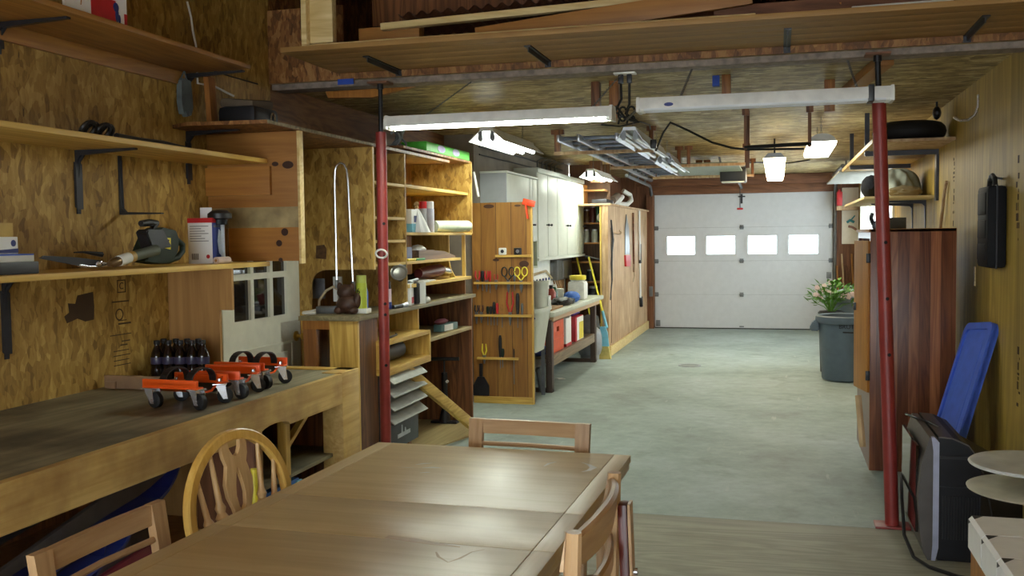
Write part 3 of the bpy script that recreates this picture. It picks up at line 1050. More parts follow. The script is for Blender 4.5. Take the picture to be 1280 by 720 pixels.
obj('label_band', B().prism(poly([(204, 304), (213, 305), (213, 307), (203, 306)], xx + .05), (xx + .0493, 0, 0), Y, Z, (.0012, 0, 0)).prism(circ(.006, 10), (xx + .0493, at(207, 301, 'x', xx + .05).y, at(207, 301, 'x', xx + .05).z), Y, Z, (.0012, 0, 0)).prism(circ(.005, 4), (xx + .0493, at(211, 300.5, 'x', xx + .05).y, at(211, 300.5, 'x', xx + .05).z), Y, Z, (.0012, 0, 0)), BLACKINK, ht)
obj('trigger', B().obox(at(214, 309, 'x', xx + .03), (.02, .012, .028), bev=.003), RED, ht)
# red, white and blue carton
xc = -2.66
ya, yb = shelf_y(236, 320, xc), shelf_y(256, 320, xc)
zt = at(245, 272, 'x', xc).z
bx = thing('tool_carton', 'red, white and navy carton with an open flap on the lowest shelf', 'carton', (xc - .04, (ya + yb) / 2, zl))
ang = R(0)
# its front faces the room (towards -Y and +X)
xa = xc - .135
yf = shelf_y(266, 322, xc)
obj('carton', B().box(xa, xc, yf, yf + .10, zl, zt, .002), WHITEC, bx)
hh = zt - zl
obj('red_top', B().box(xa - .001, xc + .001, yf - .001, yf + .101, zt - .022, zt + .001), RED, bx)
obj('navy_side', B().box(xc, xc + .0015, yf, yf + .10, zl + .002, zt - .022), NAVY, bx)
obj('flap', B().box(xa + .01, xa + .075, yf + .095, yf + .098, zt, zt + .055), WHITEC, bx)
obj('white_panel', B().prism([(0, .02), (.035, .0), (.045, .05), (.03, .12), (.0, .14), (-.012, .08)], (xc + .0016, yf + .055, zl + .03), Y, Z, (.001, 0, 0)), WHITEC, bx)
bt = B()
for k in range(7):
    bt.box(xa + .012, xa + .115 - .02 * (k % 3), yf - .0012, yf, zl + .11 + k * .012, zl + .113 + k * .012)
for k in range(5):
    bt.box(xa + .02 + .008 * k, xa + .024 + .008 * k, yf - .0012, yf, zl + .02, zl + .05)
bt.box(xc + .0015, xc + .0025, yf + .012, yf + .08, zt - .045, zt - .034)
obj('printing', bt, plain('grey_print', (90, 88, 92), .7), bx)
obj('red_dot', B().prism(circ(.01, 12), (xa + .11, yf, zl + .035), X, Z, (0, -.0012, 0)), RED, bx)
# clear lantern with a black cap
c = at(276, 318, 'x', -2.66)
ln = thing('tube_lantern', 'clear tube lantern with a wide black cap beside the red carton', 'lantern', (c.x, c.y, zl))
obj('base', B().lathe([(0, 0), (.045, 0), (.045, .018), (0, .018)], (c.x, c.y, zl)), GREYM, ln)
obj('clear_tube', B().lathe([(.04, .018), (.042, .22), (.04, .22), (.038, .018)], (c.x, c.y, zl)), CLEAR, ln)
for dx in (-.014, .014):
    obj('lamp_tube', B().cyl((c.x + dx, c.y, zl + .02), (c.x + dx, c.y, zl + .215), .010, seg=10), WHITEC, ln)
obj('cap', B().lathe([(.036, .19), (.036, .215), (.058, .222), (.058, .245), (.035, .262), (0, .264)], (c.x, c.y, zl)), BLK, ln)
cr = at(277, 323, 'x', -2.595)
rl = thing('sandpaper_roll', 'small pinkish roll lying before the lantern on the lowest shelf', 'roll', (cr.x, cr.y, zl))
obj('roll', B().cyl((cr.x, cr.y - .05, zl + .017), (cr.x, cr.y + .06, zl + .017), .017), plain('pinkish_paper', (200, 176, 160), .7), rl)
obj('core', B().cyl((cr.x, cr.y - .0508, zl + .017), (cr.x, cr.y + .0608, zl + .017), .007), BROWN, rl)

# ink stamps and the black spray mark on the wall
def ink(name, b, lab):
    o = obj(name, b, BLACKINK if 'spray' in name else INKFADE)
    o['kind'] = 'structure'
    o['label'] = lab
    o['category'] = 'wall marking'
b = B()
pp = [(-.085, -.06), (-.10, -.03), (-.07, -.015), (-.075, .025), (-.03, .02), (-.015, .055), (.03, .06), (.085, .065), (.09, .0), (.085, -.058), (.03, -.062), (-.02, -.045)]
b.prism(pp, (XW, 3.59, 1.215), Y, Z, (.0012, 0, 0))
ink('trim_8', b, 'black spray painted patch on the strand board wall')
b = B()
b.prism([[(-.03, -.03), (.03, -.03), (.03, .03), (-.03, .03)], [(-.025, -.025), (.025, -.025), (.025, .025), (-.025, .025)]], (XW, 3.87, 1.295), Y, Z, (.001, 0, 0))
merge_text(b, 'C', .045, (XW + .0008, 3.87, 1.295), Y, Z)
b.box(XW, XW + .001, 3.80, 3.92, 1.222, 1.228)
b.prism([circ(.028, 20), circ(.022, 20)], (XW, 3.85, 1.165), Y, Z, (.001, 0, 0))
b.box(XW, XW + .001, 3.84, 3.93, 1.118, 1.126).box(XW, XW + .001, 3.84, 3.90, 1.135, 1.139)
b.box(XW, XW + .001, 3.78, 3.93, 1.07, 1.074)
b.box(XW, XW + .001, 3.85, 3.90, 1.02, 1.026).box(XW, XW + .001, 3.86, 3.92, 1.038, 1.043)
for k in range(4):
    b.box(XW, XW + .001, 3.80, 3.92 - .01 * (k % 2), .93 + k * .022, .934 + k * .022)
ink('trim_9', b, 'printed mill stamps on the strand board wall above the bench')

# ================================================================== WORKBENCH
XB = -2.04
wb = thing('workbench', 'long built-in pine workbench with a stained worn top', 'workbench', ((XW + XB) / 2, 3.2, 0))
obj('bench_top', B().box(XW, XB - .02, 1.35, 4.42, .815, .848, .003), BENCHTOP, wb)
obj('edge_strip', B().box(XW + .02, XB, 4.422, 4.50, .80, .853, .004), PINEX, wb)
# fascia with a scooped cut-out
ycut0, ycut1 = at(322, 540, 'x', XB).y, at(360, 530, 'x', XB).y
pf = [(1.98, .705), (ycut0, .705)]
for k in range(9):
    a = PI * k / 8
    pf.append(((ycut0 + ycut1) / 2 - (ycut1 - ycut0) / 2 * math.cos(a), .705 + .028 * math.sin(a)))
pf += [(ycut1, .705), (4.30, .705), (4.30, .849), (1.98, .849)]
obj('fascia', B().prism(pf, (XB - .02, 0, 0), Y, Z, (.03, 0, 0)), FASCIA, wb)
obj('end_post', B().box(XB - .10, XB + .008, 4.305, 4.50, 0, .853, .004), FASCIA, wb)
obj('near_post', B().box(XB - .12, XB + .02, 1.78, 1.98, 0, .875, .004), FASCIA, wb)
obj('end_board', B().box(XW, XB - .10, 4.44, 4.46, 0, .80), DPLY, wb)
obj('divider', B().box(XW, XB - .05, 3.62, 3.64, 0, .705), LPLY, wb)
obj('divider', B().box(XB - .09, XB - .05, 3.84, 3.88, .3, .81), PINEZ, wb)
obj('divider_panel', B().box(-2.30, -2.03, 3.47, 3.49, .28, .70, .003), REDBRNZ, wb)
obj('lower_shelf', B().box(XW, XB - .05, 3.64, 4.44, .44, .458, .004), BENCHTOP, wb)
obj('lower_shelf', B().box(XW, XB - .02, 1.98, 3.62, .30, .318, .004), LPLY, wb)
obj('brace', B().bar((-2.12, 3.90, .58), (-2.12, 4.28, .80), .03, .02), PINE, wb)
obj('back_panel', B().box(XW, XW + .01, 1.98, 4.44, 0, .80), DPLY, wb)

# storage under the bench: blue skis, grey boards
def under(name, p0, p1, w, h, m, lab, cat, bev=.004):
    one(name, B().bar(p0, p1, w, h, bev=bev), m, lab, cat, 'things stored under the bench')
under('storage_board', (-2.20, 2.02, .40), (-2.45, 3.5, .55), .02, .16, plain('grey_sheet', (104, 98, 96), .5), 'grey sheet slid in under the bench, topmost of the pile', 'board')
under('storage_board', (-2.16, 2.02, .33), (-2.32, 3.2, .42), .02, .12, plain('violet_grey_sheet', (84, 78, 90), .5), 'violet grey sheet slid in under the bench, frontmost', 'board')
under('storage_board', (-2.52, 2.05, .48), (-2.66, 3.55, .60), .25, .012, plain('charcoal_sheet', (62, 60, 66), .5), 'charcoal sheet lying flat under the bench at the back', 'board')
def ski(y0, x, z, m, lab, L=1.1):
    b = B()
    n = 16
    def f(k):
        t = k / n
        return Vector((x - .12 * t, y0 + L * t, z + .10 * t + (.07 * max(0, t - .82) ** 1.5 * 12)))
    w = [.05 if k < 13 else .05 * (1 - ((k - 12) / 4.2) ** 2) for k in range(n + 1)]
    for k in range(n):
        a, c = f(k), f(k + 1)
        b._add([(a.x - w[k], a.y, a.z), (a.x + w[k], a.y, a.z), (c.x + w[k + 1], c.y, c.z), (c.x - w[k + 1], c.y, c.z),
                (a.x - w[k], a.y, a.z + .014), (a.x + w[k], a.y, a.z + .014), (c.x + w[k + 1], c.y, c.z + .014), (c.x - w[k + 1], c.y, c.z + .014)],
               [(0, 1, 2, 3), (4, 5, 6, 7), (0, 1, 5, 4), (1, 2, 6, 5), (2, 3, 7, 6), (3, 0, 4, 7)])
    one('ski', b, m, lab, 'ski', 'things stored under the bench')
ski(2.03, -2.12, .47, DKBLUE, 'dark blue ski under the bench with its tip toward the dark panel', 1.25)
ski(2.03, -2.10, .37, plain('medium_blue_plastic', (44, 60, 140), .4), 'brighter blue ski under the bench above the grey sheets', .95)
ski(2.03, -2.08, .325, DKBLUE, 'short dark blue ski lying lowest under the bench', .75)
one('red_folder', B().obox((-2.14, 2.85, .395), (.02, .38, .06), (.1, 0, 0), .004), plain('dark_red_card', (110, 32, 44), .5), 'dark red folder edge among the boards under the bench', 'folder')
b = B().cyl((-2.06, 3.42, .02), (-2.03, 3.46, .62), .014, seg=10)
one('yellow_pole', B().cyl((-1.98, 3.36, 0), (-1.99, 3.40, .60), .016, seg=10), YEL, 'yellow pole standing under the bench behind the arched chair', 'pole')
bb = thing('storage_bin', 'blue bin with a pale corner under the lower bench shelf', 'bin', (-2.25, 3.82, 0))
obj('bin_body', B().box(-2.45, -2.10, 3.66, 3.98, 0, .42, .01), plain('mid_blue_plastic', (40, 90, 160), .4), bb)
obj('corner_strip', B().box(-2.101, -2.09, 3.94, 3.985, .05, .41), LBLUE, bb)

# board behind the bottles
b = B().box(-2.90, -2.62, 3.69, 3.715, .848, .905, .004)
b.obox((-2.86, 3.78, .865), (.05, .2, .03))
one('loose_board', b, plain('grey_brown_offcut', (140, 110, 82), .6, var=.2), 'grey brown offcut standing on edge before the cola bottles', 'board')

# cola bottles
def make_bottle():
    t = thing('cola_bottle', 'dark cola bottle', 'bottle', (0, 0, 0), 'cola bottles on the workbench')
    obj('bottle', B().lathe([(0, 0), (.024, 0), (.031, .006), (.031, .05), (.0295, .06), (.031, .072), (.031, .115), (.027, .135), (.018, .158), (.0125, .172), (.0125, .182), (0, .182)], seg=20), COLA, t)
    obj('label', B().lathe([(.0313, .078), (.0317, .08), (.0317, .112), (.0313, .114)], seg=20), COLAL, t)
    obj('cap', B().lathe([(.0145, .178), (.0155, .181), (.0155, .196), (.013, .199), (0, .199)], seg=20), BLK, t)
    return t
b0 = make_bottle()
bl = 'dark cola bottle with a black cap in the cluster before the plywood panel'
spots = []
for r in range(2):
    for k in range(5 - r):
        px, yy = ((197.0, 211.5, 226, 241, 254)[k], 4.00 + .012 * k) if r == 0 else ((205.5, 221, 235, 249)[k], 4.075 + .01 * k)
        p = at(px, 460, 'y', yy)
        spots.append(Vector((p.x, yy, .848)))
ordw = ['first', 'second', 'third', 'fourth', 'fifth']
for i, p in enumerate(spots):
    row = 'front row' if i < 5 else 'back row'
    k = i if i < 5 else i - 5
    end = {0: 'at the loose board end', 4 if i < 5 else 3: 'at the glazed door end'}
    lab = 'dark cola bottle, %s from the loose board in the %s' % (ordw[k], row)
    b0.scale = (.97, .97, .92)
    if i == 0:
        b0.location = p
        b0['label'] = lab
    else:
        dup(b0, p, 0, lab)

# orange wheel dollies
def caster(t, x, y, ztop, a):
    c = thing('caster', None, None)
    c.name = 'caster'
    b = B().obox((x, y, ztop - .003), (.055, .055, .006), (0, 0, a), .001)
    d = Vector((math.cos(a), math.sin(a), 0))
    s = Vector((-math.sin(a), math.cos(a), 0))
    p = Vector((x, y, ztop))
    ax = p + d * .020 + Z * -.050
    for q in (-1, 1):
        b.prism([(-.018, 0), (.022, 0), (.030, -.056), (.012, -.056)], p + s * (q * .019) - Z * .006, d, Z, s * (q * .003))
    b.cyl(p - Z * .006, p - Z * .016, .02, seg=12)
    b.cyl(ax - s * .026, ax + s * .026, .006, seg=8)
    fork = obj('caster_fork', b, CHROME, t)
    w = B().lathe([(0, -.013), (.026, -.013), (.031, -.010), (.031, .010), (.026, .013), (0, .013)], ax, Matrix((d, Z, s)).transposed(), 20)
    obj('wheel', w, RUB, fork)
    COL.objects.unlink(c)
    bpy.data.objects.remove(c)
def make_dolly():
    t = thing('wheel_dolly', 'x', 'dolly', (0, 0, 0), 'orange wheel dollies on the bench')
    zt = .078
    L, W = .108, .104
    # dished plate with two raised side rails running along X
    prof = [(-W, .024), (-W + .012, .03), (-W + .03, .012), (-.05, .004), (-.02, -.016), (.02, -.016), (.05, .004), (W - .03, .012), (W - .012, .03), (W, .024), (W, .018), (W - .014, .022), (W - .032, .005), (-.0 + .05, -.003), (.018, -.022), (-.018, -.022), (-.05, -.003), (-W + .032, .005), (-W + .014, .022), (-W, .018)]
    obj('plate', B().prism(prof, (-L, 0, zt), Y, Z, (2 * L, 0, 0)), ORANGE, t)
    obj('grip_mat', B().prism([(-.05, .0055), (-.02, -.0145), (.02, -.0145), (.05, .0055), (.05, .0065), (.02, -.0135), (-.02, -.0135), (-.05, .0065)], (-L * .93, 0, zt), Y, Z, (2 * L * .93, 0, 0)), BLKM, t)
    for sy in (-1, 1):
        b = B().obox((0, sy * (W - .006), zt + .022), (2 * L + .035, .012, .032), None, .003)
        b.obox((0, sy * (W - .02), zt + .006), (2 * L + .035, .045, .006), None, .002)
        obj('side_rail', b, ORANGE, t)
        for sx in (-1, 1):
            caster(t, sx * (L - .005), sy * (W - .028), zt + .003, random.uniform(-.5, .6))
            obj('bolt', B().cyl((sx * (L - .005), sy * (W - .028), zt + .008), (sx * (L - .005), sy * (W - .028), zt + .022), .008, seg=8), CHROME, t)
    for sx in (-.05, .07):
        pts = []
        b = B()
        n = 12
        for k in range(n):
            a0, a1 = PI * k / n, PI * (k + 1) / n
            P0 = Vector((sx, -.078 * math.cos(a0), zt + .01 + .062 * math.sin(a0) ** .7))
            P1 = Vector((sx, -.078 * math.cos(a1), zt + .01 + .062 * math.sin(a1) ** .7))
            b.bar(P0, P1 + (P1 - P0) * .08, .03, .005, (P0 + P1) / 2 - Vector((sx, 0, zt)))
        obj('carry_strap', b, BLK, t)
    return t
d0 = make_dolly()
zb = .848
dl = [((-2.267, 3.37), -.05, 'orange wheel dolly nearest the viewer, before the cola bottles'),
      ((-2.262, 3.625), .10, 'orange wheel dolly without straps, in the middle of the row'),
      ((-2.285, 3.90), -.03, 'orange wheel dolly with straps before the glazed door')]
for i, ((x, y), a, lab) in enumerate(dl):
    if i == 0:
        d0.location = (x, y, zb)
        d0.rotation_euler = (0, 0, a)
        d0['label'] = lab
    else:
        c = dup(d0, (x, y, zb), a, lab)
        if i == 1:
            for ch in kids(c):
                if ch.name.startswith('carry_strap'):
                    bpy.data.objects.remove(ch)

# ================================================================== CUPBOARD TOP, HALF GLAZED DOOR, SHELVING TOWER
XT = -2.39
one('plywood_screen', B().prism([(-2.925, .848), (-2.64, .848), (-2.64, 1.16), (-2.568, 1.16), (-2.568, 1.363), (-2.925, 1.363)], (0, 4.22, 0), X, Z, (0, .018, 0)), LPLY, 'notched plywood panel standing on the bench under the lowest shelf', 'panel')
DKNOT = plain('dark_knot', (58, 30, 14), .5)
kp = thing('hanging_cupboard', 'knotty brown board cupboard front below the cupboard top, above the glazed door', 'cupboard', (-2.66, 4.6, 1.39))
obj('side_board', B().box(-2.925, XT, 4.60, 4.62, 1.39, 1.565, .002), ORBOARD, kp)
obj('side_board', B().box(-2.925, XT, 4.60, 4.62, 1.565, 1.672, .002), plain('smeared_plaster_board', (150, 132, 92), .7, var=.45, scale=9), kp)
obj('side_board', B().box(-2.925, XT, 4.598, 4.62, 1.672, 2.062, .002), BROWN, kp)
obj('cleat', B().box(-2.925, -2.545, 4.575, 4.60, 1.735, 1.885, .003), ORBOARD, kp)
obj('front_edge', B().box(XT - .002, XT + .012, 4.585, 4.63, 1.376, 2.062, .002), PALE, kp)
b = B()
for (px, py, rr) in ((360, 206, .02), (344, 205, .012)):
    p = at(px, py, 'y', 4.598)
    obj('wood_knot', B().prism(circ(rr, 14), p, X * 1.6, Z, (0, -.002, 0)), DKNOT, kp)
for (px, py, rr) in ((356, 290, .02), (349, 304, .017), (351, 325, .012)):
    p = at(px, py, 'y', 4.598)
    obj('wood_knot', B().prism(circ(rr, 14), p, X, Z, (0, -.002, 0)), DKNOT, kp)

tb = one('cupboard_top', B().prism([(-2.80, 4.225), (XT + .005, 4.27), (XT + .005, 7.0), (-2.925, 7.0), (-2.925, 4.30)], (0, 0, 2.064), X, Y, (0, 0, .018)), OSBB, 'strand board top lying over the hanging cupboard and the tower', 'board')
one('edge_banding', B().box(XT + .005, XT + .010, 4.28, 5.56, 2.066, 2.081), plain('plaster_flecked_edge', (140, 128, 100), .7, var=.5, scale=40), 'flecked banding along the edge of the cupboard top', 'edge')
# dark bottles and a board on the cupboard top
cb = thing('tool_bag', 'dark tool bag with a grey flap on the cupboard top in the wall corner', 'bag', (-2.72, 4.75, 2.082))
p = at(311, 146, 'x', -2.72)
obj('bag_body', B().obox((-2.72, p.y, 2.082 + .06), (.22, .26, .12), None, .03), BLK, cb)
obj('flap', B().obox((-2.74, p.y + .02, 2.082 + .145), (.20, .22, .05), (.1, .1, 0), .02), plain('grey_brown_canvas', (92, 78, 60), .8), cb)
obj('ring', B().lathe([(.022, 0), (.03, .004), (.022, .008), (.014, .004), (.022, 0)], (-2.608, p.y + .05, 2.15), (0, PI / 2, 0), 14), CHROME, cb)
one('leaning_board', B().bar((-2.86, 4.56, 2.083), (-2.90, 4.60, 2.36), .03, .06, (0, 1, 0)), BROWNZ, 'short brown board leaning in the corner behind the dark tool bag', 'board')

# half glazed door in the left wall
dr = thing('door_2', 'cream painted half glazed door with a brass knob behind the bench', 'door', (-2.91, 5.11, 0))
dr['kind'] = 'structure'
Y0, Y1 = 4.665, 5.55
loops = [[(Y0, .01), (Y1, .01), (Y1, 2.03), (Y0, 2.03)]]
cols = [(4.785, 4.965), (5.0, 5.183), (5.22, 5.39)]
rows = [(1.045, 1.275), (1.31, 1.54), (1.575, 1.80)]
for a, c in cols:
    for z0, z1 in rows:
        loops.append([(a, z0), (c, z0), (c, z1), (a, z1)])
obj('door_leaf', B().prism(loops, (XW + .002, 0, 0), Y, Z, (.028, 0, 0)), CREAMD, dr)
for a, c in cols:
    for z0, z1 in rows:
        obj('pane', B().box(XW + .008, XW + .012, a, c, z0, z1), TINT, dr)
pm = B().prism([[(4.76, .25), (5.44, .25), (5.44, .88), (4.76, .88)], [(4.775, .265), (5.425, .265), (5.425, .865), (4.775, .865)]], (XW + .03, 0, 0), Y, Z, (.006, 0, 0))
pm.box(XW + .03, XW + .034, 4.82, 5.38, .31, .82, .002)
obj('panel_moulding', pm, CREAMD, dr)
kb = B().lathe([(0, 0), (.032, 0), (.032, .006), (.012, .010), (.011, .035), (.026, .045), (.03, .06), (.022, .072), (0, .075)], (XW + .03, 5.49, .90), (0, PI / 2, 0), 20)
obj('knob', kb, BRASS, dr)
struct('trim_7', B().box(XW, XW + .06, 5.56, 5.60, 0, 2.06), PINEZ, None, 'pine jamb beside the half glazed door')

# counter unit and tower
tw = thing('shelving_tower', 'tall open strand board shelving tower with a counter behind the red post', 'shelving', (-2.66, 6.4, 0))
obj('counter_top', B().box(-2.755, XT + .03, 5.25, 7.535, 1.018, 1.045, .003), wood('dusty_counter', '6f6448', '968a68', 'y', .8), tw)
obj('apron', B().box(-2.74, -2.555, 5.275, 5.295, .965, 1.018), CEDARO, tw)
obj('post', B().box(-2.74, -2.655, 5.28, 5.32, 0, .965), BROWNZ, tw)
obj('front_board', B().box(-2.56, XT + .012, 5.262, 5.285, 0, 1.016, .002), PINEZ, tw)
obj('side_panel', B().box(XT - .01, XT + .010, 5.286, 5.56, 0, 1.016), DPLY, tw)
obj('inner_back', B().box(-2.92, -2.90, 5.30, 7.5, 0, 1.0), BROWNZ, tw)
# niche end panel with the rounded corner
nl = [(-2.925, 1.046), (-2.82, 1.046), (-2.82, 1.215)]
for k in range(1, 8):
    a = PI / 2 * k / 8
    nl.append((-2.82 + .11 * (1 - math.cos(a)), 1.215 + .095 * math.sin(a)))
nl += [(-2.71, 1.31), (XT - .004, 1.31), (XT - .004, 2.062), (-2.925, 2.062)]
obj('end_panel', B().prism(nl, (0, 5.555, 0), X, Z, (0, .018, 0)), OSB, tw)
obj('edge_strip', B().box(XT - .006, XT + .002, 5.552, 5.576, 1.31, 2.062), PINEZ, tw)
obj('divider', B().box(-2.925, XT, 6.085, 6.105, 1.046, 2.062), OSB, tw)
obj('end_panel', B().box(-2.925, XT, 7.55, 7.57, 1.53, 2.11), OSB, tw)
obj('end_panel', B().box(-2.80, XT - .10, 7.255, 7.275, 1.20, 1.53), PINEZ, tw)
obj('end_panel', B().box(-2.925, XT, 7.50, 7.518, 0, 1.018), DPLY, tw)
obj('end_panel', B().box(-2.85, XT - .05, 7.50, 7.515, 1.045, 1.19), BROWNZ, tw)
obj('corner_post', B().box(XT - .07, XT - .045, 7.49, 7.515, 1.19, 1.53), PINEZ, tw)
obj('back_board', B().box(-2.925, -2.905, 5.58, 7.55, 1.046, 2.10), wood('pine_back_boards', '7a5026', 'a87a3e', 'z', board=.2, baxis='y'), tw)
for zz in (1.344, 1.491, 1.638, 1.856):
    obj('small_shelf', B().box(-2.90, XT - .002, 5.58, 6.085, zz - .018, zz, .002), PINE, tw)
obj('shelf', B().box(-2.90, XT - .03, 6.17, 7.55, 1.842, 1.864, .002), PINE, tw)
obj('shelf', B().box(-2.90, XT, 6.105, 7.55, 1.52, 1.54, .002), PINE, tw)
obj('shelf', B().box(-2.90, XT, 6.105, 7.255, 1.325, 1.345, .002), PINE, tw)
obj('shelf', B().box(-2.90, XT + .002, 6.105, 7.515, 1.165, 1.19, .002), PINE, tw)
obj('top_board', B().box(-2.925, XT - .01, 6.10, 7.57, 2.10, 2.118, .002), OSBB, tw)
obj('lower_divider', B().box(-2.90, XT - .02, 6.34, 6.36, .70, 1.018), PINEZ, tw)
obj('lower_shelf', B().box(-2.90, XT, 6.36, 7.50, .758, .785, .002), wood('dusty_shelf', '7d6c46', 'a8946a', 'y'), tw)
obj('lower_back', B().box(-2.90, -2.85, 6.10, 7.5, 0, .758), wood('brown_back_planks', '6b4424', '96683a', 'z', board=.16, baxis='y'), tw)
obj('corbel', B().prism([(0, 0), (.05, 0), (.03, .03), (.012, .06), (0, .12)], (XT - .10, 7.262, 1.19), X, Z, (0, .018, 0)), PINEZ, tw)
obj('steel_bracket', B().box(-2.905, -2.88, 6.62, 6.65, 1.70, 1.84).box(-2.905, -2.60, 6.62, 6.65, 1.83, 1.842).box(-2.905, -2.88, 6.62, 6.65, 1.95, 2.10), DARKM, tw)
# yellow open box unit beside the post
yb = thing('cubby_box', 'open fronted yellow pine box beside the red post above the louvred heater', 'cubby', (-2.48, 5.9, .66))
XF = -2.30
obj('top_panel', B().box(-2.66, XF, 5.53, 6.29, .845, .87, .002), PINE, yb)
obj('bottom_panel', B().box(-2.66, XF, 5.53, 6.29, .655, .70, .002), PINE, yb)
obj('side_panel', B().box(-2.66, XF, 5.53, 5.555, .70, .845), PINEZ, yb)
obj('side_panel', B().box(-2.66, XF, 6.265, 6.29, .70, .845), PINEZ, yb)
obj('back_panel', B().box(-2.68, -2.66, 5.53, 6.29, .655, .87), PINE, yb)
one('black_roll', B().cyl((-2.45, 5.60, .765), (-2.45, 6.05, .765), .062, seg=20).cyl((-2.45, 5.59, .765), (-2.45, 6.06, .765), .02), plain('dark_grey_roll', (62, 60, 60), .6), 'dark grey roll lying inside the yellow cubby box', 'roll')
one('cubby_riser', B().box(-2.66, -2.64, 5.58, 6.34, .872, 1.016), PINE, 'yellow pine board standing on the cubby box under the counter', 'board')
one('pry_bar', B().sweep([(-2.36, 5.55, .878), (-2.36, 5.72, .878), (-2.37, 5.85, .88), (-2.40, 5.90, .884)], [.006, .008, .006, .004], 6), BLKM, 'short dark pry bar lying on the cubby box', 'tool')
# louvred heater
ht2 = thing('louvred_heater', 'grey louvred heater on the floor beside the red post under the cubby box', 'heater', (-2.5, 5.82, 0))
obj('cabinet', B().box(-2.72, -2.36, 5.55, 6.12, .16, .65, .006), FURN, ht2)
obj('lower_panel', B().box(-2.36, -2.335, 5.55, 6.12, .16, .325, .006), FURN, ht2)
for k in range(4):
    z0 = .40 + k * .083
    obj('louvre', B().bar((-2.315, 5.54, z0 - .012), (-2.315, 6.13, z0 - .012), .115, .006, (.75, 0, 1)), MASS, ht2)
b = B()
e0 = Vector((-2.334, 5.80, .235))
b.prism([(0, 0), (.22, 0), (.22, .025), (.15, .025), (.14, .05), (.125, .05), (.12, .025), (.09, .025), (.085, .075), (.07, .075), (.065, .025), (.0, .025)], (-2.335, 5.74, .225), Y, Z, (.003, 0, 0))
obj('emblem', b, ALU, ht2)
for fx, fy in ((-2.70, 5.57), (-2.70, 6.06), (-2.42, 5.57), (-2.42, 6.06)):
    obj('foot', B().box(fx, fx + .04, fy, fy + .04, 0, .16), BROWNZ, ht2)
one('floor_sheet', B().prism([(-2.84, 6.16), (-2.44, 6.14), (-2.20, 7.05), (-2.42, 7.47), (-2.84, 7.47)], (0, 0, .001), X, Y, (0, 0, .012)), wood('dusty_offcut', '8a7850', 'a89468', 'y', wave=.2), 'plywood offcut lying on the floor inside the tower', 'sheet')
one('leaning_batten', B().bar((-2.335, 5.93, .635), (-2.215, 7.02, .05), .04, .075, bev=.003), PINE, 'yellow batten leaning from the cubby box down to the floor', 'batten')
# floor pump
pu = thing('floor_pump', 'black bicycle floor pump standing inside the tower', 'pump', (-2.58, 7.36, .013))
obj('barrel', B().cyl((-2.58, 7.36, .03), (-2.58, 7.36, .42), .024, seg=14), BLK, pu)
obj('rod', B().cyl((-2.58, 7.36, .42), (-2.58, 7.36, .52), .008, seg=8), BLKM, pu)
obj('handle', B().cyl((-2.70, 7.34, .53), (-2.46, 7.38, .53), .015, seg=10), BLK, pu)
obj('foot', B().box(-2.69, -2.47, 7.32, 7.40, .013, .032, .006).lathe([(0, 0), (.05, 0), (.034, .08), (.026, .10), (0, .10)], (-2.58, 7.36, .02)), BLKM, pu)
obj('gauge', B().cyl((-2.555, 7.36, .35), (-2.552, 7.34, .35), .012, seg=10), WHITEC, pu)

# items on the counter and in the niche
zc = 1.046
hs = thing('steel_lift_pole', 'bent steel tube hanging in a tall loop on the strand board panel', 'tube', (-2.60, 5.53, 1.2))
yp = 5.545
pts = [at(421, 350, 'y', yp), at(418.5, 230, 'y', yp), at(419, 213, 'y', yp), at(421, 206.5, 'y', yp), at(425, 203.5, 'y', yp), at(430, 205, 'y', yp), at(433.5, 212, 'y', yp), at(435, 225, 'y', yp), at(441.5, 358, 'y', yp)]
obj('tube', B().sweep(pts, .007, 8), CHROME, hs)
obj('connector', B().cyl(pts[0], pts[0] - Vector((0, 0, .05)), .012, seg=10).cyl(pts[-1] + Vector((0, 0, .03)), pts[-1] - Vector((0, 0, .03)), .012, seg=10), GREYM, hs)
one('scorch_mark', B().prism([(-.04, -.04), (.03, -.045), (.035, .02), (.02, .045), (-.035, .04)], at(402, 315, 'y', 5.555), X, Z, (0, -.0015, 0)), plain('scorched_wood', (80, 52, 24), .8, var=.5, scale=40), 'dark scorched patch on the strand board panel', 'mark')
ol = thing('power_outlet', 'grey power outlet box on the wall inside the niche', 'outlet', (-2.88, 5.72, 1.12))
obj('plate', B().box(-2.90, -2.80, 5.70, 5.715, 1.12, 1.25, .004), GREYM, ol)
obj('conduit', B().box(-2.75, -2.72, 5.72, 5.74, 1.1, 1.26).box(-2.715, -2.69, 5.72, 5.735, 1.14, 1.26), WHITEM, ol)
ps = thing('power_strip', 'grey power strip with a looped pale cord on the counter', 'power strip', (-2.69, 5.50, zc))
obj('strip_body', B().obox((-2.66, 5.46, zc + .022), (.14, .06, .044), (0, 0, .05), .006), GREYM, ps)
obj('cord', B().sweep([(-2.73, 5.46, zc + .02), (-2.76, 5.42, zc + .012), (-2.80, 5.40, zc + .008), (-2.78, 5.36, zc + .008), (-2.70, 5.37, zc + .008)], .009, 8), PAPER, ps)
one('beige_wire', B().sweep([(-2.80, 5.62, zc + .03), (-2.79, 5.60, zc + .07), (-2.74, 5.60, zc + .13), (-2.70, 5.62, zc + .155), (-2.66, 5.64, zc + .13), (-2.63, 5.63, zc + .09)], .009, 8), CORK, 'beige cord arching from the outlet to the power strip', 'cord')
one('red_plug', B().obox((-2.63, 5.62, zc + .075), (.045, .03, .07), (.2, .2, 0), .008).cyl((-2.63, 5.62, zc + .002), (-2.63, 5.62, zc + .04), .012), RED, 'red adapter plug behind the power strip', 'plug')
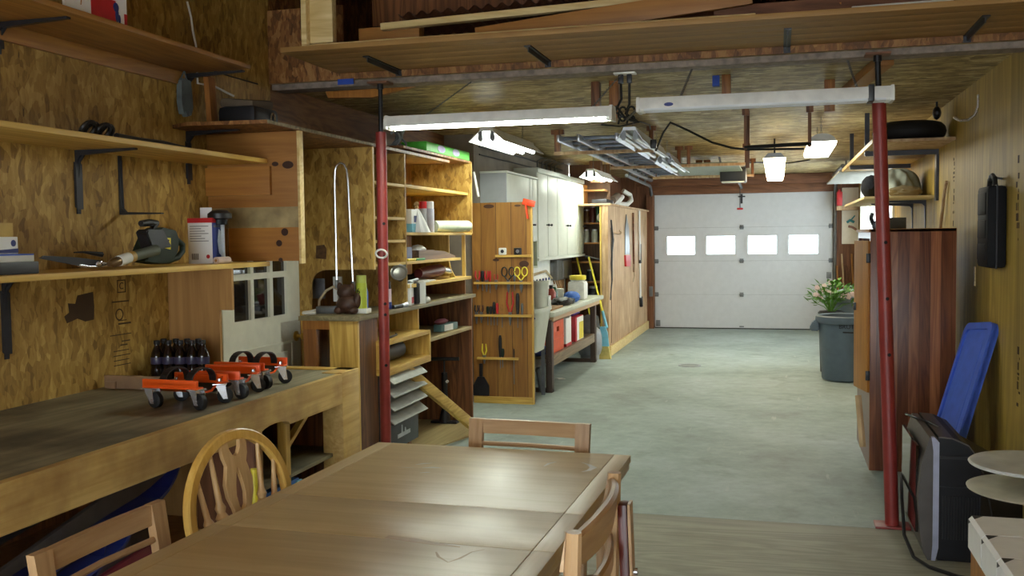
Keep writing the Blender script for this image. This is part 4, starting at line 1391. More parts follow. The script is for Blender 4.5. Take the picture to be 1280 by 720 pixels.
# brown pottery figure
fg = B()
pc = Vector((-2.535, 5.47, zc))
fg.blob(pc + Vector((0, 0, .055)), (.07, .06, .062), 3, .05).blob(pc + Vector((-.01, 0, .13)), (.055, .05, .05), 3, .05)
fg.blob(pc + Vector((-.045, -.03, .02)), (.03, .04, .024), 2, .05).blob(pc + Vector((.05, -.03, .02)), (.03, .04, .024), 2, .05).blob(pc + Vector((.065, 0, .08)), (.025, .03, .05), 2, .05).blob(pc + Vector((-.05, 0, .16)), (.018, .02, .03), 2, .03).blob(pc + Vector((.03, 0, .16)), (.018, .02, .025), 2, .03)
one('pottery_lump', fg, BROWNFUR, 'dark brown lumpy pottery piece on the counter', 'pottery')
sp = thing('spray_bottle', 'small blue trigger bottle behind the brown pottery piece', 'bottle', (-2.52, 5.66, zc))
obj('bottle_body', B().lathe([(0, 0), (.03, 0), (.032, .12), (.02, .16), (.012, .18), (0, .18)], (-2.515, 5.66, zc)), BLUEP, sp)
obj('trigger_head', B().obox((-2.53, 5.66, zc + .2), (.05, .02, .03), (0, .3, 0), .006), NAVY, sp)
def spraycan(name, x, y, z, r, h, m, mc, lab, extra=None):
    t = thing(name, lab, 'spray can', (x, y, z))
    obj('can_body', B().lathe([(0, 0), (r, 0), (r, h * .76), (r * .9, h * .79), (0, h * .79)], (x, y, z), seg=20), m, t)
    obj('cap', B().lathe([(r * .93, h * .78), (r * .95, h * .79), (r * .93, h), (r * .8, h * 1.01), (0, h * 1.01)], (x, y, z), seg=20), mc, t)
    return t
lc = spraycan('foam_can', -2.455, 5.50, zc + .03, .033, .20, LIME, LIMEC, 'lime green foam can standing on a small white block on the counter')
obj('printed_numeral', merge_text(B(), '6', .05, (-2.462, 5.4668, zc + .135), X, Z), BLACKINK, lc)
one('white_block', B().obox((-2.45, 5.50, zc + .015), (.085, .075, .03), None, .004), WHITEM, 'small white block under the lime green can', 'block')
tq = thing('caulk_tube', 'black capped white tube standing behind the red post on the counter', 'tube', (-2.44, 5.92, zc))
obj('tube_body', B().lathe([(0, 0), (.024, 0), (.024, .13), (0, .13)], (-2.42, 5.83, zc)), plain('pink_white_label', (214, 190, 196), .5), tq)
obj('blue_base', B().lathe([(.0245, .002), (.026, .004), (.026, .045), (.0245, .047)], (-2.42, 5.83, zc)), NAVY, tq)
obj('cap', B().lathe([(.02, .13), (.022, .132), (.02, .18), (0, .18)], (-2.42, 5.83, zc)), BLK, tq)
fl = thing('flashlight', 'small silver and black flashlight lying on the counter beside the caulk tube', 'flashlight', (-2.385, 5.9, zc))
obj('barrel', B().cyl((-2.39, 5.84, zc + .013), (-2.375, 5.96, zc + .013), .012), BLK, fl)
obj('head', B().cyl((-2.375, 5.96, zc + .013), (-2.37, 6.03, zc + .016), .013, .018), ALU, fl)
cl = thing('clamp_lamp', 'silver bowl clamp lamp clipped to the narrow shelf section', 'lamp', (-2.40, 5.93, 1.26))
rt = Matrix.Rotation(R(75), 4, 'Y') @ Matrix.Rotation(R(20), 4, 'X')
rt = Euler((R(62), R(38), 0)).to_matrix()
obj('bowl', B().lathe([(.012, .0), (.03, .004), (.045, .02), (.055, .05), (.0565, .052), (.05, .05), (.04, .03), (.0, .02)], (-2.40, 5.99, 1.26), rt, 24), SILVERLAMP, cl)
obj('socket', B().cyl(Vector((-2.40, 5.99, 1.26)), Vector((-2.40, 5.99, 1.26)) + rt @ Vector((0, 0, -.07)), .022), BLK, cl)
obj('clamp', B().bar(Vector((-2.40, 5.99, 1.26)) + rt @ Vector((0, 0, -.05)), (-2.40, 6.08, 1.325), .02, .02), GREYM, cl)
bxx = thing('bulb_box', 'white red and black bulb carton standing open on the counter', 'carton', (-2.42, 6.22, zc))
obj('carton', B().obox((-2.43, 6.20, zc + .075), (.07, .12, .15), (0, 0, .2), .002), WHITEC, bxx)
obj('black_side', B().obox((-2.405, 6.31, zc + .075), (.06, .085, .145), (0, 0, -.25), .01), BLK, bxx)
obj('white_side', B().obox((-2.372, 6.33, zc + .075), (.012, .07, .15), (0, 0, -.35), .004), WHITEC, bxx)
obj('red_print', B().obox((-2.394, 6.205, zc + .035), (.004, .07, .04), (0, 0, .2)), RED, bxx)
one('glass_shade', B().lathe([(0, 0), (.02, 0), (.024, .02), (.014, .05), (.0, .06)], (-2.40, 6.50, zc + .018), (PI / 2, 0, .4)), WHITEM, 'small white glass shade lying on the counter past the bulb carton', 'shade')  # a loose lamp shade of white glass rather than a cup
# upper shelf items
ys = lambda px, x=-2.46: at(px, 285, 'x', x).y
tf = thing('tissue_carton', 'white and light blue tall carton on the cream roll shelf', 'carton', (-2.46, 6.30, 1.54))
obj('carton', B().box(-2.50, -2.42, ys(508), ys(515), 1.54, 1.70, .002), WHITEC, tf)
obj('blue_band', B().box(-2.503, -2.417, ys(508) - .001, ys(515) + .001, 1.542, 1.60), LBLUE, tf)
obj('dark_print', B().box(-2.420, -2.4165, ys(511), ys(514), 1.61, 1.655), NAVY, tf)
bgx = at(524, 288, 'x', -2.43)
bg_ = thing('tied_bag', 'white tied plastic bag standing before the spray cans on the shelf', 'bag', (bgx.x, bgx.y, 1.54))
def bagf(u, v):
    a = 2 * PI * u
    r = (.075 * (1 - v) ** .8 + .010) * (1 + .10 * math.sin(5 * a) + .05 * math.sin(9 * a + 2))
    return Vector((bgx.x + r * .8 * math.cos(a), bgx.y + r * 1.35 * math.sin(a) - .04 * v, 1.541 + .165 * v))
obj('bag_body', B().grid(bagf, 36, 12, True), WHITEC, bg_)
obj('knot', B().blob((bgx.x, bgx.y - .04, 1.715), (.014, .018, .016), 2, .1).blob((bgx.x, bgx.y - .045, 1.738), (.02, .01, .016), 2, .2), plain('tan_twine', (190, 160, 110), .7), bg_)
spraycan('spray_can', -2.50, ys(529, -2.5), 1.54, .032, .225, plain('grey_label_can', (170, 172, 180), .4), RED, 'red capped spray can behind the tied white bag on the shelf')
spraycan('spray_can', -2.46, ys(537.5), 1.54, .032, .225, plain('lilac_white_can', (190, 190, 204), .4), WHITEC, 'white capped spray can beside the clear vinyl roll on the shelf')
vr = thing('vinyl_roll', 'pale clear vinyl roll lying along the cream shelf', 'roll', (-2.43, 7.1, 1.54))
obj('roll', B().cyl((-2.46, ys(542), 1.585), (-2.36, 7.33, 1.59), .044, seg=24), VINYL, vr)
n = Vector((.10, 7.33 - ys(542), .005)).normalized()
sp2 = []
for k in range(40):
    a = k * .5
    rr = .008 + .0009 * k
    sp2.append(Vector((-2.36, 7.332, 1.59)) + X * rr * math.cos(a) + Z * rr * math.sin(a))
obj('roll_edge', B().sweep(sp2, .0018, 4), plain('vinyl_edge', (226, 228, 214), .4), vr)
tr_ = thing('wooden_tray', 'brown wooden tray holding paper scraps on the middle tower shelf', 'tray', (-2.46, 6.9, 1.345))
tb_ = B().box(-2.60, -2.42, 6.40, 7.20, 1.345, 1.352)
tb_.prism([(6.40, 1.345), (7.20, 1.345), (7.20, 1.36), (6.95, 1.40), (6.60, 1.415), (6.40, 1.415)], (-2.425, 0, 0), Y, Z, (.008, 0, 0)).box(-2.60, -2.42, 6.40, 6.41, 1.345, 1.415).box(-2.60, -2.592, 6.40, 7.2, 1.345, 1.41)
obj('tray_body', tb_, wood('grey_tray', '5c4632', '806248', 'y'), tr_)
one('crumpled_paper', B().blob((-2.48, 6.55, 1.40), (.06, .09, .05), 2, .2), WHITEC, 'crumpled white paper in the wooden tray', 'paper')
one('blue_packet', B().box(-2.52, -2.44, 6.20, 6.33, 1.345, 1.44, .003), plain('grey_blue_card', (110, 120, 160), .5), 'grey blue packet standing left of the wooden tray', 'packet') if False else one('blue_packet', B().box(-2.52, -2.44, 6.20, 6.33, 1.345, 1.44, .003), plain('grey_blue_card', (110, 120, 160), .5), 'grey blue packet standing before the wooden tray', 'packet')
one('marker_pen', B().cyl((-2.41, 6.16, 1.354), (-2.405, 6.36, 1.354), .009), YEL, 'yellow marker pen on the middle tower shelf edge', 'pen')
one('marker_pen', B().cyl((-2.402, 6.30, 1.353), (-2.40, 6.46, 1.353), .008), plain('green_pen', (60, 150, 70), .4), 'green marker pen on the middle tower shelf edge', 'pen')
# cordless drill
dd = thing('power_drill', 'dark red power drill lying on the shelf above the counter', 'drill', (-2.5, 6.9, 1.19))
obj('drill_body', B().sweep([(-2.50, 6.60, 1.245), (-2.48, 6.80, 1.25), (-2.45, 6.92, 1.26), (-2.44, 6.96, 1.262)], [.035, .05, .045, .03], 14), plain('maroon_plastic', (96, 36, 38), .4), dd)
obj('chuck', B().sweep([(-2.44, 6.96, 1.262), (-2.425, 7.05, 1.25), (-2.42, 7.10, 1.235)], [.028, .024, .008], 12), CHROME, dd)
obj('handle', B().sweep([(-2.52, 6.70, 1.24), (-2.58, 6.66, 1.215), (-2.66, 6.64, 1.215)], .024, 10), BLK, dd)
one('tool_clutter', B().blob((-2.44, 6.22, 1.20), (.04, .08, .012), 2, .2).cyl((-2.43, 6.2, 1.20), (-2.41, 6.34, 1.215), .012), GREYM, 'grey metal scraps on the shelf above the counter', 'scraps')
one('paper_sheets', B().obox((-2.45, 6.55, 1.196), (.12, .32, .008), (0, .06, .1)), PAPER, 'white papers lying before the maroon drill', 'papers')
it = thing('hardware_pack', 'white and teal hardware packet on the lower tower shelf', 'packet', (-2.5, 7.25, .785))
obj('packet', B().obox((-2.47, 7.10, .815), (.07, .30, .055), (0, 0, -.1), .006), plain('teal_card', (96, 130, 130), .5), it)
obj('white_panel', B().obox((-2.433, 7.06, .815), (.006, .15, .045), (0, 0, -.1)), WHITEC, it)
obj('pink_pouch', B().blob((-2.48, 7.02, .862), (.04, .12, .022), 2, .1), plain('dull_pink', (130, 60, 76), .6), it)
# green packages on the tower top
gp = thing('green_package', 'bright green package with lilac discs on top of the tower', 'package', (-2.5, 7.0, 2.118))
obj('package', B().obox((-2.50, 7.05, 2.118 + .035), (.2, 1.0, .07), None, .012), GREENB, gp)
for yy in (6.86, 7.20):
    obj('disc_print', B().prism(circ(1, 20), (-2.399, yy, 2.155), Y * .085, Z * .027, (.002, 0, 0)), plain('lilac_print', (160, 150, 190), .5), gp)
# coiled clear tubes hung behind, over the tower
one('hanging_coil', B().sweep([(-2.55 + .05 * math.sin(t * 5), 6.25 + .03 * t, 2.27 + .09 * math.sin(t * 2.2)) for t in [k * .12 for k in range(70)]], .009, 6), plain('grey_tubing', (132, 136, 136), .4), 'grey tubing coils resting above the tower by the strip light', 'tubing')
COL.objects['hanging_coil'].location.z = 2.118

# red posts
def post(x0, y0, x1, y1, ztop, r, lab, holes):
    t = thing('steel_post', lab, 'post', (x0, y0, 0))
    p0, p1 = Vector((x0, y0, .012)), Vector((x1, y1, ztop))
    d = (p1 - p0)
    obj('outer_tube', B().cyl(p0, p1, r, seg=24), REDP, t)
    top = p0 + d * ((2.385 - .012) / d.z)
    obj('screw_jack', B().cyl(p1, top, r * .42, seg=14).sweep([top - Z * .03, top], r * .6, 14), BLKM, t)
    obj('top_plate', B().box(top.x - .06, top.x + .06, top.y - .05, top.y + .05, 2.383, 2.394), REDBRN, t)
    obj('base_plate', B().box(x0 - .085, x0 + .085, y0 - .06, y0 + .06, 0, .012, .002), REDP, t)
    hb = B()
    for f in holes:
        c = p0 + d * f
        q = Vector((-.25 * (1 if x0 < 0 else -.6), -1, 0)).normalized()
        q = (Vector((0, 0, 0)) - Vector((c.x, c.y, 0))).normalized()
        q = (q + Vector((.35, 0, 0))).normalized()
        obj('pin_hole', B().cyl(c + q * (r - .004), c + q * (r + .0012), .009, seg=10), BLACKINK, t)
    return t
pl_ = post(-2.206, 5.24, -2.198, 5.24, 2.11, .031, 'slender red steel post standing before the shelving tower', (.36, .50, .53, .66, .75))
rg = one('pipe_ring', B().sweep([Vector((-2.195 + .034 * math.cos(a), 5.205 - .006 * math.sin(a), 1.413 + .024 * math.sin(a))) for a in [2 * PI * k / 20 for k in range(20)]], .006, 6, closed=True), WHITEM, 'white ring hooked onto the slender red post', 'ring')
post(.567, 5.24, .488, 5.24, 2.19, .034, 'leaning red steel post beside the wardrobe', (.40, .53, .66))

# beam blocks and tape under the ceiling
for (px, py0, py1, w_, m, lab) in ((745, 97, 135, .05, DPLY, 'timber hanger block over the lit strip light'), (768, 93, 148, .055, BROWNZ, 'brown timber hanger block by the hanging plugs'), (908, 86, 122, .05, BROWNZ, 'brown timber hanger block with blue tape beside it')):
    p = at(px, py0, 'y', 5.9)
    q = at(px, py1, 'y', 5.9)
    one('hanger_block', B().box(p.x - w_ / 2, p.x + w_ / 2, 5.86, 5.94, max(q.z, 2.1), ZC, .003), m, lab, 'block')
p = at(1037, 78, 'y', 6.3)
one('hanger_block', B().box(p.x - .03, p.x + .03, 6.26, 6.34, 2.24, ZC, .003), BROWNZ, 'timber hanger block nearest the leaning red post', 'block')
one('tape_patch', B().box(at(432, 105, 'y', 5.28).x - .05, at(432, 105, 'y', 5.28).x + .05, 5.28, 5.284, 2.40, 2.432), BLUETAPE, 'blue tape patch under the loft edge near the slender red post', 'tape')
one('tape_patch', B().box(at(895, 91, 'y', 5.9).x - .02, at(895, 91, 'y', 5.9).x + .02, 5.88, 5.92, 2.37, ZC), BLUETAPE, 'blue tape patch beside a brown hanger block', 'tape')
one('timber_gusset', B().prism([(-.32, 0), (-.30, -.06), (.0, -.07), (.25, -.02), (.3, 0)], (at(470, 115, 'y', 5.6).x, 5.55, 2.43), X, Z, (0, .04, 0)), CEDARO, 'orange timber gusset over the slender red post', 'gusset')
one('timber_joist', B().bar((.545, 5.52, 2.403), (.40, 7.0, 2.403), .09, .05, bev=.003), BROWN, 'short pale timber joist running back from the leaning red post', 'joist')
# two plugs hanging from the ceiling outlet
oc = thing('ceiling_outlet', 'white ceiling outlet plate between the strip lights', 'outlet', (at(777, 87, 'z', 2.393).x, 5.40, 2.385))
ox = oc.location.x
obj('plate', B().box(ox - .06, ox + .06, 5.36, 5.43, 2.385, 2.395, .003), WHITEM, oc)
for i, dx in enumerate((-.022, .025)):
    cdp = thing('hanging_plug', ('black plug cord hanging from the ceiling outlet on the lit light side', 'black plug cord hanging from the ceiling outlet on the unlit light side')[i], 'cord', (ox + dx, 5.38, 2.2))
    obj('plug', B().obox((ox + dx, 5.39, 2.36), (.028, .03, .05), None, .006), BLK, cdp)
    if i == 0:
        pts = [(ox + dx, 5.39, 2.34), (ox + dx + .004, 5.38, 2.25), (ox + dx - .03, 5.37, 2.18), (ox + dx + .03, 5.36, 2.14), (ox + dx - .01, 5.3, 2.2), (ox - .12, 5.0, 2.10), (-.79, 4.78, 2.10)]
    else:
        pts = [(ox + dx, 5.39, 2.34), (ox + dx, 5.38, 2.22), (ox + dx - .02, 5.37, 2.17), (ox + dx + .05, 5.36, 2.12), (ox + dx, 5.30, 2.13), (ox + .13, 5.0, 2.15), (-.645, 4.78, 2.14)]
    obj('cord', B().sweep(pts, .0075, 6), BLK, cdp)
    bdl = [Vector((ox + dx + .01 + .020 * math.cos(t), 5.355 + .010 * math.sin(3 * t), 2.19 - .008 * t + .024 * math.sin(t))) for t in [k * .45 for k in range(22)]]
    obj('cord_bundle', B().sweep(bdl, .006, 6), BLK, cdp)

# ================================================================== TOOL PANEL
YP = 8.40
tp = thing('tool_board', 'knotty pine tool panel with narrow tool ledges at the end of the shelving', 'panel', (-2.38, YP, 0))
obj('board_panel', B().box(-2.66, -2.105, YP, YP + .025, .06, 1.81), KNOTTY, tp)
obj('foot_rail', B().box(-2.66, -2.105, YP - .015, YP + .03, 0, .062, .003), PINEX, tp)
obj('edge_strip', B().box(-2.112, -2.098, YP - .004, YP + .03, .0, 1.81, .002), PINEZ, tp)
LED = [(-2.44, -2.11, 1.337, .02), (-2.64, -2.11, 1.095, .035), (-2.635, -2.11, .802, .035), (-2.62, -2.235, .415, .03)]
for a, c, z, dpt in LED:
    obj('tool_ledge', B().box(a, c, YP - dpt, YP, z - .016, z + .004, .002), PINEX, tp)
kb = [(611, 258, .05, .018), (647, 257, .03, .010), (655, 330, .045, .03), (620, 325, .03, .012)]
for px, py, a, c in kb:
    p = at(px, py, 'y', YP - .001)
    obj('wood_knot', B().prism(circ(1, 16), p, X * a, Z * c, (0, -.0012, 0)), plain('dark_knot_mark', (70, 38, 18), .5) if px == 611 else bpy.data.materials['dark_knot_mark'], tp)
G = 'hand tools on the pine tool panel'
# tape measures
for px, m, lab in ((628, WHITEM, 'silver tape measure on the top ledge of the tool panel'), (647, DARKM, 'dark tape measure on the top ledge of the tool panel')):
    p = at(px, 313, 'y', YP - .02)
    t = thing('tape_measure', lab, 'tape measure', (p.x, YP - .012, 1.341), G)
    obj('case', B().obox((p.x, YP - .014, 1.341 + .032), (.072, .022, .062), None, .01), m, t)
    obj('badge', B().prism(circ(.016, 14), (p.x, YP - .026, 1.373), X, Z, (0, -.002, 0)), DARKM if m == WHITEM else ALU, t)


def pliers(px, z, m, lab, up=.10, down=.07, spread=.022):
    x = at(px, 360, 'y', YP).x
    y = YP - .02
    t = thing('pliers', lab, 'pliers', (x, y, z - down), G)
    for s in (-1, 1):
        obj('handle', B().sweep([(x + s * .004, y, z + .01), (x + s * spread, y, z + up * .5), (x + s * spread * .8, y, z + up)], [.006, .008, .006], 8), m, t)
    obj('jaw', B().prism([(-.014, .02), (.014, .02), (.010, -down * .5), (.003, -down), (-.003, -down), (-.010, -down * .5)], (x, y - .006, z), X, Z, (0, .012, 0)), GREYM, t)


def driver(px, z, m, lab, up=.10, down=.10, r=.012):
    x = at(px, 360, 'y', YP).x
    y = YP - .02
    t = thing('screwdriver', lab, 'screwdriver', (x, y, z - down), G)
    obj('handle', B().lathe([(0, .004), (r * .7, .004), (r * .8, up * .2), (r, up * .4), (r, up * .85), (r * .6, up), (0, up)], (x, y, z), seg=12), m, t)
    obj('shaft', B().cyl((x, y, z + .004), (x, y, z - down), .004, seg=8), GREYM, t)


def shears(px, z, m, lab, up=.13, down=.10):
    x = at(px, 360, 'y', YP).x
    y = YP - .02
    t = thing('shears', lab, 'shears', (x, y, z - down), G)
    for s in (-1, 1):
        c = Vector((x + s * .034, y, z + up * .7))
        obj('finger_loop', B().sweep([c + Vector((.026 * math.cos(a), 0, .04 * math.sin(a))) for a in [2 * PI * k / 16 for k in range(16)]], .006, 6, closed=True).sweep([c + Vector((0, 0, -.04)), (x, y, z + .01)], .006, 6), m, t)
    obj('blade', B().prism([(-.012, .02), (.012, .02), (.016, -down * .5), (.004, -down), (-.01, -down * .6)], (x, y - .005, z), X, Z, (0, .010, 0)), GREYM, t)


pliers(598, 1.10, RED, 'red handled pliers, first on the pliers ledge of the tool panel')
driver(604, 1.10, BLK, 'black handled screwdriver among the red pliers on the tool panel', .10, .08, .016)
pliers(609, 1.10, RED, 'red handled pliers beside the black screwdriver on the tool panel', .10, .09, .015)
driver(613.5, 1.10, RED, 'red handled screwdriver in the middle of the pliers ledge', .10, .10, .011)
pliers(621, 1.10, plain('orange_red_grip', (170, 60, 40), .4), 'orange red handled pliers before the black shears', .07, .07, .016)
shears(636, 1.10, BLK, 'black handled shears hanging on the pliers ledge')
shears(652, 1.10, YEL, 'yellow handled shears hanging on the pliers ledge')
driver(644, 1.10, GREYM, 'grey steel chisel between the two shears', .06, .08, .012)
pliers(596, .81, DARKM, 'dark pliers at the start of the lower tool ledge', .08, .09, .016)
pliers(602, .81, plain('brown_grip', (90, 50, 40), .5), 'brown gripped pliers on the lower tool ledge', .08, .08, .018)
driver(610, .81, GREENT, 'dark green handled screwdriver on the lower tool ledge', .07, .10, .014)
driver(614, .81, BLK, 'black handled screwdriver beside the green one on the lower ledge', .07, .10, .014)
driver(618, .81, BLK, 'taller black handled screwdriver next to the red one on the lower ledge', .11, .10, .014)
driver(622, .81, RED, 'thick red handled screwdriver on the lower tool ledge', .10, .10, .014)
driver(628, .81, BROWN, 'slim wooden handled awl on the lower tool ledge', .09, .12, .009)
pliers(638, .81, RED, 'long red handled pliers on the lower tool ledge', .20, .10, .03)
driver(647.5, .81, BLK, 'fat black handled screwdriver, tallest on the lower ledge', .19, .12, .018)
driver(653, .81, GREYM, 'grey handled file at the end of the lower ledge', .10, .22, .012)
pliers(605, .42, YEL, 'yellow and black pliers tilted on the lowest tool ledge', .12, .06, .02)
driver(625, .42, BLK, 'long black knife standing on the lowest tool ledge', .20, .10, .016)
driver(628, .42, GREENT, 'dark green knife handle beside the long black knife', .08, .09, .016)
driver(642, .42, DARKM, 'thin dark rod hanging at the end of the lowest ledge', .08, .24, .006)
sx = at(602, 480, 'y', YP).x
sb = thing('scraper', 'wide black scraper brush hanging under the lowest tool ledge', 'scraper', (sx, YP - .02, .10), G)
obj('handle', B().obox((sx, YP - .015, .30), (.03, .018, .12), None, .006), BLK, sb)
obj('blade', B().prism([(-.03, .24), (.03, .24), (.075, .16), (.075, .07), (-.075, .07), (-.075, .16)], (sx, YP - .02, 0), X, Z, (0, .012, 0)), DARKM, sb)

# ================================================================== WALL CUPBOARDS
XCF = -2.40
cf = thing('wall_cupboard', 'low grey white wall cupboard above the tool panel', 'cupboard', (-2.55, 9.2, 1.82))
obj('side_panel', B().box(-2.70, XCF, 8.64, 8.655, 1.82, 2.10), CABG, cf)
obj('carcass', B().box(-2.70, XCF - .02, 8.655, 9.50, 1.82, 2.09), CABW, cf)
obj('top_board', B().box(-2.71, XCF + .012, 8.63, 9.82, 2.09, 2.108, .002), CABW, cf)
obj('door', B().box(XCF - .018, XCF, 8.66, 9.50, 1.825, 2.085, .002), CABW, cf)
cg = thing('wall_cupboard', 'narrow white wall cupboard with an orange tool hung at its edge', 'cupboard', (-2.55, 9.66, 1.32))
obj('carcass', B().box(-2.70, XCF - .02, 9.505, 9.815, 1.45, 2.088), CABW, cg)
obj('door', B().box(XCF - .018, XCF, 9.51, 9.63, 1.455, 2.085, .002), CABW, cg)
obj('door', B().box(XCF - .018, XCF, 9.64, 9.815, 1.455, 2.085, .002), CABW, cg)
obj('niche', B().box(-2.70, XCF, 9.60, 9.815, 1.18, 1.20).box(-2.70, -2.68, 9.60, 9.815, 1.2, 1.45).box(-2.70, XCF, 9.80, 9.815, 1.2, 1.45), plain('sage_cabinet_paint', (176, 184, 160), .5, var=.04), cg)
obj('knob', B().cyl((XCF, 9.62, 1.62), (XCF + .025, 9.62, 1.62), .010, seg=10).cyl((XCF, 9.67, 1.62), (XCF + .025, 9.67, 1.62), .010, seg=10), DARKM, cg)
ch = thing('wall_cupboard', 'tall white wall cupboard with five doors over the counter', 'cupboard', (-2.55, 11.1, 1.25))
obj('carcass', B().box(-2.70, XCF - .02, 9.84, 12.33, 1.27, 2.19), CABW, ch)
obj('crown', B().box(-2.71, XCF + .012, 9.83, 12.34, 2.165, 2.215, .003), CABW, ch)
obj('base_rail', B().box(-2.71, XCF + .014, 9.83, 12.34, 1.245, 1.275, .003), CABW, ch)
obj('side_panel', B().box(-2.70, XCF, 9.825, 9.84, 1.27, 2.19), CABW, ch)
edges = [9.86, 10.305, 10.782, 11.303, 11.824, 12.33]
for k in range(5):
    d = obj('door', B().box(XCF - .018, XCF + .002, edges[k] + .008, edges[k + 1] - .008, 1.285, 2.155, .003), CABW, ch)
    yy = edges[k + 1] - .07 if k % 2 == 0 else edges[k] + .07
    obj('knob', B().cyl((XCF, yy, 1.625), (XCF + .02, yy, 1.625), .006, seg=8).blob((XCF + .028, yy, 1.625), (.012, .014, .014), 2), DARKM, d)
og = thing('orange_square', 'orange plastic speed square hanging at the cupboard edge above the tool panel', 'tool', (-2.15, YP - .02, 1.5))
p = at(661, 252, 'y', YP - .02)
obj('head', B().obox(p + Vector((-.0, 0, -.01)), (.115, .02, .055), (0, .25, 0), .006), plain('fluorescent_orange', (240, 72, 30), .4), og)
obj('arm', B().bar(p + Vector((-.03, 0, -.01)), p + Vector((-.01, 0, -.15)), .03, .014, (1, 0, 0)), bpy.data.materials['fluorescent_orange'], og)
one('white_rod', B().cyl(at(592, 215, 'y', 8.1), at(598, 246, 'y', 8.1), .012, seg=10), PAPER, 'short white rod leaning at the tower end before the grey cupboard', 'rod')
pts = [at(a, c, 'x', -2.66) for a, c in ((612, 194), (628, 196), (648, 201), (660, 205), (673, 206), (681, 213))]
one('wall_cable', B().sweep(pts, .008, 6), BLK, 'black cable sagging along the block wall above the cupboards', 'cable')
pp = B()
for k in range(5):
    y = 10.6 + k * .22
    pp.sweep([(-2.58, y, 2.216), (-2.58, y, 2.34), (-2.56, y + .05, 2.37), (-2.50, y + .12, 2.38)], .010, 6)
one('pipe_rack', pp, GREYM, 'grey bent pipes standing on the tall white cupboard', 'pipes')
one('cable_run', B().sweep([(-2.64, 8.6, 2.33), (-2.64, 10.2, 2.35), (-2.64, 12.2, 2.34)], .008, 6).sweep([(-2.64, 8.6, 2.26), (-2.64, 10.4, 2.27), (-2.64, 12.2, 2.27)], .006, 6), BLK, 'pair of dark wires stapled along the block wall', 'wires')

# ================================================================== SINK AND COUNTER
sk = thing('utility_sink', 'pale plastic laundry sink on grey legs behind the tool panel', 'sink', (-2.3, 8.75, 0))
def tub(u, v):
    a = 2 * PI * u
    cx, cy = -2.32, 8.76
    hx, hy = (.255 - .06 * (1 - v)), (.28 - .06 * (1 - v))
    e = .28
    c_, s_ = math.cos(a), math.sin(a)
    return Vector((cx + hx * math.copysign(abs(c_) ** e, c_), cy + hy * math.copysign(abs(s_) ** e, s_), .44 + .40 * v))
tb = B().grid(tub, 48, 5, True)
tb.grid(lambda u, v: Vector(((tub(u, 1).x + 2.32) * (1.03 - .10 * v) - 2.32, (tub(u, 1).y - 8.76) * (1.03 - .10 * v) + 8.76, .845)), 48, 2, True)
tb.grid(lambda u, v: Vector(((tub(u, 1).x + 2.32) * 1.03 - 2.32, (tub(u, 1).y - 8.76) * 1.03 + 8.76, .81 + .035 * v)), 48, 2, True)
tb.grid(lambda u, v: Vector(((tub(u, v).x + 2.32) * .93 - 2.32, (tub(u, v).y - 8.76) * .93 + 8.76, tub(u, v).z + .005)), 48, 3, True)
tb.box(-2.50, -2.14, 8.57, 8.95, .44, .45)
obj('basin', tb, SINKW, sk)
for x in (-2.48, -2.14):
    for y in (8.56, 8.94):
        obj('leg', B().prism([(0, 0), (.035, 0), (.035, .006), (.006, .006), (.006, .035), (0, .035)], (x - .017, y - .017, 0), X, Y, (0, 0, .45)), plain('grey_leg_steel', (112, 116, 124), .4, .3) if (x, y) == (-2.48, 8.56) else bpy.data.materials['grey_leg_steel'], sk)
obj('drain_pipe', B().sweep([(-2.28, 8.9, .44), (-2.28, 8.9, .25), (-2.24, 8.92, .20), (-2.20, 8.95, .25), (-2.18, 9.0, .02)], .02, 10), GREYM, sk)
obj('badge', B().prism(circ(1, 16), (-2.13, 8.480, .765), X * .03, Z * .014, (0, -.004, 0)), NAVY, sk)
bk = thing('plastic_bucket', 'tall cream bucket standing on the sink rim', 'bucket', (-2.16, 8.86, .845))
px_ = at(674.5, 380, 'y', 8.86)
obj('bucket_body', B().lathe([(0, 0), (.078, 0), (.088, .225), (.092, .23), (.092, .24), (.084, .24), (.076, .01), (0, .01)], (px_.x, 8.86, .846)), SINKW, bk)
obj('spout', B().box(px_.x + .085, px_.x + .105, 8.84, 8.88, .85, .95, .004), WHITEM, bk)

XC0, XC1 = -2.62, -2.055
ct = thing('counter_bench', 'laminate counter on timber legs below the white cupboards', 'counter', (-2.34, 10.4, 0))
obj('counter_top', B().box(XC0, XC1, 9.06, 11.80, .728, .775, .008), LAMW, ct)
obj('apron', B().box(XC1 - .05, XC1 - .015, 9.08, 11.6, .685, .728), CHAIRY, ct)
obj('lower_rail', B().box(XC1 - .07, XC1 - .035, 9.06, 11.36, .245, .345, .003), wood('grey_timber', '6b5b48', '968266', 'y'), ct)
obj('lower_shelf', B().box(XC0, XC1 - .07, 9.06, 11.36, .325, .345), plain('dark_shelf_board', (92, 78, 62), .6), ct)
for y in (9.10, 11.40):
    obj('leg', B().box(XC1 - .09, XC1 - .03, y - .04, y + .05, 0, .70, .003), plain('dark_leg_timber', (74, 58, 48), .6) if y < 10 else bpy.data.materials['dark_leg_timber'], ct)
    obj('leg', B().box(XC0 + .02, XC0 + .08, y - .04, y + .05, 0, .70, .003), bpy.data.materials['dark_leg_timber'], ct)
    obj('foot_bar', B().box(XC0 + .02, XC1 - .03, y - .02, y + .03, .0, .04), bpy.data.materials['dark_leg_timber'], ct)
